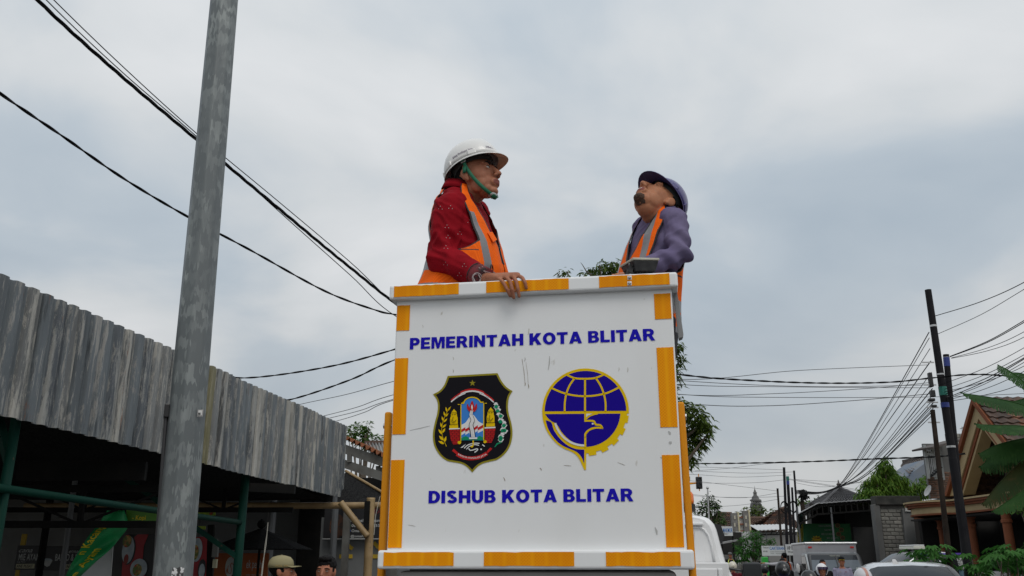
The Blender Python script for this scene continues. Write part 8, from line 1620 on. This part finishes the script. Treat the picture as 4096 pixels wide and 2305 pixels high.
# ================================================================== VEHICLES
def vframe(o, yaw): Mz = Matrix.Rotation(R(yaw), 3, 'Z'); return lambda x, y, z: V(o) + Mz @ V((x, y, z)), Mz      # +x forward
def loft(secs): 
    g = MB(); n = len(secs[0]); g.v = [p for s_ in secs for p in s_]; g.f = [(i * n + j, i * n + (j + 1) % n, (i + 1) * n + (j + 1) % n, (i + 1) * n + j) for i in range(len(secs) - 1) for j in range(n)] + [tuple(range(n))[::-1], tuple((len(secs) - 1) * n + j for j in range(n))]; g.mi = [0] * len(g.f); return g
def wheels(par, F_, Mz, xs, yw, r_):
    for x in xs:
        for sg in (-1, 1):
            Mr = Mz @ Matrix.Rotation(R(90), 3, 'X'); g = MB(); g.lathe([(r_ * .6, -.1), (r_ * .92, -.1), (r_, -.06), (r_, .06), (r_ * .92, .1), (r_ * .6, .1)], F_(x, yw * sg, r_), 20, Mr); wo = g.build('wheel', M_tyre, par); g = MB(); g.lathe([(.05, -.09), (r_ * .6, -.07), (r_ * .6, .07), (.05, .09)], F_(x, yw * sg, r_), 14, Mr); g.build('rim', M_steel, wo)
def car(name, label, cat, o, yaw, L_, W_, H_, paint, belt=.98, hood=.9, ws=(.30, .46), roofe=(.46, .86), rear=.97, tail=.95, pick=False):
    """x from rear (0) to front (L); fractions are measured from the front"""
    F_, Mz = vframe(o, yaw); t = thing(name, label, cat, o); X = lambda f_: L_ * (1 - f_) - L_ / 2; hw = W_ / 2
    def sec(f_, zl, zt, w_, cr=.10): 
        x = X(f_); return [F_(x, y, z) for y, z in ((-w_ * .92, zl), (-w_, zl + .12), (-w_, zt - cr * 1.6), (-w_ * .975, zt - cr * .6), (-w_ * .90, zt), (-w_ * .4, zt + .02), (w_ * .4, zt + .02), (w_ * .90, zt), (w_ * .975, zt - cr * .6), (w_, zt - cr * 1.6), (w_, zl + .12), (w_ * .92, zl))]
    secs = [sec(0, .35, hood - .28, hw * .82), sec(.02, .25, hood - .14, hw * .93), sec(.08, .22, hood - .04, hw), sec(ws[0], .22, hood + .02, hw), sec(ws[0] + .03, .22, belt, hw)] + ([sec(rear - .01, .25, belt, hw), sec(rear, .25, belt - .02, hw)] if not pick else [sec(.99, .3, belt + .02, hw), sec(1.0, .35, belt + .02, hw * .98)]) + ([sec(1.0, .35, belt - .12, hw * .92)] if not pick else [])
    g = loft(secs); b = g.build('body', paint, t, smooth=True); b.modifiers.new('e', 'EDGE_SPLIT').split_angle = R(38)
    re = roofe[1]; rb = rear if not pick else roofe[1] + .05
    def gsec(f_, z, w_): return f_, z, w_
    # greenhouse as solid cabin with curved roof
    st = [(ws[0], belt - .02, hw * .93, belt), ((ws[0] + ws[1]) / 2, belt - .02, hw * .9, lerp(belt, H_, .58)), (ws[1], belt - .02, hw * .86, H_ - .06), (ws[1] + .06, belt - .02, hw * .85, H_ - .015), ((ws[1] + re) / 2, belt - .02, hw * .85, H_), (re, belt - .02, hw * .85, H_ - .05), (rb - .01, belt - .02, hw * .9, lerp(belt, H_, .35)), (rb, belt - .02, hw * .92, belt)]
    secs = []
    for f_, zl, wb, zt in st:
        x = X(f_); wt = lerp(hw * .95, hw * .74, (zt - belt) / (H_ - belt)) if zt > belt else hw * .93; c1 = min(.07, (zt - zl) * .4)
        secs.append([F_(x, y, z) for y, z in ((-hw * .94, zl), (-lerp(hw * .94, wt, .7), lerp(zl, zt, .7)), (-wt, zt - c1), (-wt * .93, zt - c1 * .3), (-wt * .75, zt + .012), (0, zt + .03), (wt * .75, zt + .012), (wt * .93, zt - c1 * .3), (wt, zt - c1), (lerp(hw * .94, wt, .7), lerp(zl, zt, .7)), (hw * .94, zl))])
    g = loft(secs); n = len(secs[0]); fc = {}
    def isg(i_, j_):
        if i_ in (0, 1) and 2 <= j_ <= 7: return 'windscreen'
        if i_ in (5, 6) and 2 <= j_ <= 7: return 'rear_window'
        if i_ in (1, 2, 3, 4) and j_ in ((0, 1, 8, 9) if i_ > 1 else (0, 9)): return 'side_window'
    keep = []
    for k_, f_ in enumerate(g.f):
        nm = isg(k_ // n, k_ % n) if k_ < (len(secs) - 1) * n else None
        if nm: fc.setdefault((nm, k_ % n > 5 if nm == 'side_window' else 0), []).append(f_)
        else: keep.append(f_)
    gv = g.v; g.f = keep; g.mi = [0] * len(keep); c_ = g.build('cabin', paint, t, smooth=True); c_.modifiers.new('e', 'EDGE_SPLIT').split_angle = R(40)
    for (nm, _), fl_ in fc.items(): w2_ = MB(); us_ = sorted({i_ for f_ in fl_ for i_ in f_}); ix_ = {a: b for b, a in enumerate(us_)}; w2_.v = [gv[i_] for i_ in us_]; fl_ = [tuple(ix_[i_] for i_ in f_) for f_ in fl_]; w2_.f = fl_; w2_.mi = [0] * len(fl_); w2_.build(nm, M_dark, t, smooth=True)
    for sg in (-1, 1): g = MB(); xm = X((ws[1] + re) / 2); g.bar(F_(xm, sg * (hw * .945 + .006), belt), F_(xm, sg * (hw * .80), H_ - .07), .07, .03); g.build('door_pillar', paint, t)
    for sg in (-1, 1):
        g = MB(); g.box(F_(X(.03), sg * hw * .66, hood - .20), (.12, .36, .14), M=Mz); bev(g.build('headlight', mat('headlight_glass'), t), .02); g = MB(); g.box(F_(X(ws[0] + .06), sg * (hw + .1), belt + .06), (.10, .2, .13), M=Mz); bev(g.build('door_mirror', paint, t), .03)
    g = MB(); g.box(F_(X(0) + .0, 0, .42), (.06, W_ * .7, .16), M=Mz); g.build('grille', M_black, t)
    if pick:
        for sg in (-1, 1): g = MB(); g.box(F_(X((rb + 1) / 2), sg * hw * .96, belt + .06), (L_ * (1 - rb), .07, .16), M=Mz); bev(g.build('bed_side', paint, t), .02)
    wheels(t, F_, Mz, (X(.17), X(.80)), hw * .92, .33); return t, F_, Mz, X
# white car, bottom right
cp = P(3640, 2258, 13.3); wc, F_, Mz, X_ = car('white_car', 'shiny white car whose roof shows along the bottom right edge', 'car', V((cp.x + .55, cp.y + 1.3, 0)), -105, 4.1, 1.70, cp.z + .01, mat('car_white', (.78, .78, .79), .2, coat=.6), belt=1.02, hood=.95)
q = P(3570, 2250, 14.2); g = MB(); g.shape([[(0, 0), (.16, 0), (.04, .075), (.0, .07)]], lambda a, b, h: q + V((a * .55 + h, a * .2, b - .03)), .03); g.build('antenna_fin', mat('car_white'), wc)
# patrol pickup
pq = P(3705, 2208, 23.5); M_pk = mat('patrol_white', (.68, .69, .71), .25, coat=.5); pk_, F_, Mz, X_ = car('patrol_pickup', 'white patrol pickup with roof light bar behind the cassava', 'pickup', V((pq.x + .05, pq.y, 0)), 183, 5.2, 1.80, pq.z, M_pk, belt=1.18, hood=1.10, ws=(.24, .36), roofe=(.36, .60), pick=True)
lb = F_(X_(.42), 0, pq.z + .08); g = MB(); g.box(lb + V((0, 0, .02)), (.30, .80, .07), M=Mz); bo = bev(g.build('light_bar', mat('bar_cream', (.55, .55, .48), .3), pk_), .02); g = MB(); g.box(lb + V((0, 0, .075)), (.28, .77, .03), M=Mz); bev(g.build('bar_lid', mat('bar_white', (.7, .7, .7), .3), bo), .01)
for sg in (-1, 1): g = MB(); g.box(F_(X_(.42), sg * .28, pq.z + .05), (.22, .06, .09), M=Mz); g.build('bar_foot', M_black, bo)
M_pur = mat('purple_stripe', (.05, .02, .22), .4); g = MB(); g.add([F_(X_(.375), .66, pq.z - .055), F_(X_(.60), .66, pq.z - .045), F_(X_(.60), .72, pq.z - .085), F_(X_(.375), .72, pq.z - .10)], [(0, 1, 2, 3)]); o = g.build('purple_stripe', M_pur, pk_); o.modifiers.new('s', 'SOLIDIFY').thickness = .02
for sg in (-1, 1): g = MB(); g.add([F_(X_(.72), sg * .903, 1.10), F_(X_(.99), sg * .903, 1.02), F_(X_(.99), sg * .903, .75), F_(X_(.80), sg * .903, .72)], [(0, 1, 2, 3)]); g.build('purple_stripe', M_pur, pk_)
g = MB(); Mt = Mz; text(g, 'DISHUB KOTA BLITAR', lambda a, b: F_(lerp(X_(.66), X_(.97), a), .908, lerp(1.10, 1.18, b)), .02); g.build('lettering', M_black, pk_)

# box truck
bq2 = P(3352, 2250, 27.2); tb = thing('box_truck', 'silver box truck with dark cab facing the camera', 'truck', V((bq2.x, bq2.y, 0))); F_, Mz = vframe((bq2.x, bq2.y, 0), -97)
M_silv = mat('silver_box', (.38, .38, .40), .35, .5, col2=(.33, .33, .35), nscale=2); M_char = mat('charcoal_paint', (.028, .030, .034), .35, coat=.3)
zt_ = P(3327, 2170, 28.8).z
g = MB(); g.box(F_(-2.55, 0.14, (zt_ + .75) / 2), (2.3, 1.52, zt_ - .75), M=Mz); bx = bev(g.build('cargo_box', M_silv, tb), .012)
for z in (zt_ - .03, ): g = MB(); g.box(F_(-2.55, .14, z), (2.36, 1.60, .07), M=Mz); bev(g.build('roof_rail', mat('bright_alloy', (.6, .6, .61), .3, .5), bx), .025)
for k in range(5): g = MB(); g.box(F_(-1.395, .14, zt_ - .34 - k * .035), (.02, 1.42, .018), M=Mz); g.build('front_rib', mat('bright_alloy'), bx)
for k in range(6): g = MB(); g.box(F_(-2.55, -.625, .95 + k * .2), (2.2, .012, .02), M=Mz); g.build('side_rib', M_silv, bx)
for y in (-.49, .77): g = MB(); g.box(F_(-1.39, y, zt_ - .15), (.02, .11, .05), M=Mz); g.build('marker_lamp', mat('marker_red', (.5, .012, .012), .3), bx)
def cs2(x, zl, zt, w_): return [F_(x, y, z) for y, z in ((-w_, zl), (-w_, zt - .08), (-w_ * .9, zt), (w_ * .9, zt), (w_, zt - .08), (w_, zl))]
zc = P(3352, 2208, 27.6).z; g = loft([cs2(-1.38, .5, zc - .02, .80), cs2(-.75, .5, zc, .80), cs2(-.55, .5, zc - .05, .80), cs2(-.12, .5, 1.22, .82), cs2(.05, .45, 1.08, .80), cs2(.12, .4, .75, .78)]); cb3 = g.build('cab', M_char, tb); cb3.modifiers.new('e', 'BEVEL').width = .02
g = MB(); zl_ = lambda s_: lerp(1.26, zc - .09, s_); xl_ = lambda s_: lerp(-.13, -.53, s_) + .012; g.add([F_(xl_(0), -.72, zl_(0)), F_(xl_(0), .72, zl_(0)), F_(xl_(1), .66, zl_(1)), F_(xl_(1), -.66, zl_(1))], [(0, 1, 2, 3)]); g.build('windscreen', mat('tinted_glass', (.10, .12, .14), .08, col2=(.14, .16, .18), nscale=1), tb); 
g = MB(); g.add([F_(xl_(.72) + .006, -.675, zl_(.72)), F_(xl_(.72) + .006, .675, zl_(.72)), F_(xl_(1) + .006, .66, zl_(1)), F_(xl_(1) + .006, -.66, zl_(1))], [(0, 1, 2, 3)]); g.build('sun_strip', M_dark, tb)
g = MB(); g.bar(F_(xl_(0) + .02, 0.05, zl_(0)), F_(xl_(1) + .02, .05, zl_(1)), .035, .015); g.build('screen_divider', M_black, tb); g = MB(); g.box(F_(xl_(.18) + .012, .60, zl_(.2)), (.01, .12, .06), M=Mz); g.build('sticker', mat('pale_sticker', (.5, .55, .52), .5), tb); g = MB(); g.bar(F_(xl_(.95) + .02, -.12, zl_(.95)), F_(xl_(.95) + .02, .18, zl_(.95)), .004, .03); g.build('screen_sticker', M_pale, tb)
for sg in (-1, 1):
    g = MB(); g.add([F_(-.26, sg * .826, 1.28), F_(-1.15, sg * .826, 1.28), F_(-1.15, sg * .815, zc - .14), F_(-.6, sg * .815, zc - .14)], [(0, 1, 2, 3)]); g.build('side_window', M_dark, tb); g = MB(); g.box(F_(-.2, sg * .95, 1.38), (.06, .13, .24), M=Mz); bev(g.build('wing_mirror', M_black, tb), .02); g = MB(); g.tube([F_(-.25, sg * .82, 1.2), F_(-.2, sg * .95, 1.3)], .012, 6); g.build('mirror_arm', M_black, tb)
    g = MB(); g.box(F_(.11, sg * .58, .80), (.05, .24, .16), M=Mz); bev(g.build('headlight', mat('headlight_glass'), tb), .02); g = MB(); g.bar(F_(-.085, -.1 + sg * .25, 1.235), F_(-.14, sg * .55 - .05, 1.33), .012); g.build('wiper', M_black, tb)
g = MB(); g.add([F_(-.55, -.82, zc - .06), F_(-.15, -.828, 1.25), F_(-.10, -.79, 1.25), F_(-.50, -.775, zc - .06)], [(0, 1, 2, 3)]); g.build('pillar_trim', mat('pale_trim', (.45, .47, .48), .4), tb)
g = MB(); text(g, 'BIS', lambda a, b: F_(.075 + .02 * (1 - b), lerp(-.32, .05, a), lerp(1.0, 1.1, b) - .02), .03, .2); g.build('hood_lettering', mat('hood_blue', (.10, .14, .5), .5), tb); g = MB(); text(g, 'AH', lambda a, b: F_(.075 + .02 * (1 - b), lerp(.40, .62, a), lerp(1.0, 1.1, b) - .02), .03, .2); g.build('hood_lettering', mat('dull_white'), tb); g = MB(); text(g, 'COLT', lambda a, b: F_(.04 + .02 * (1 - b), lerp(.44, .66, a), lerp(1.14, 1.18, b)), .02); g.build('hood_lettering', mat('dull_white'), tb)
g = MB(); g.box(F_(.14, 0, .5), (.12, 1.6, .2), M=Mz); bev(g.build('bumper', M_char, tb), .03); g = MB(); g.box(F_(-1.9, 0, .6), (3.4, .7, .16), M=Mz); g.build('chassis', M_chas, tb); wheels(tb, F_, Mz, (-.35, -2.9), .72, .31)
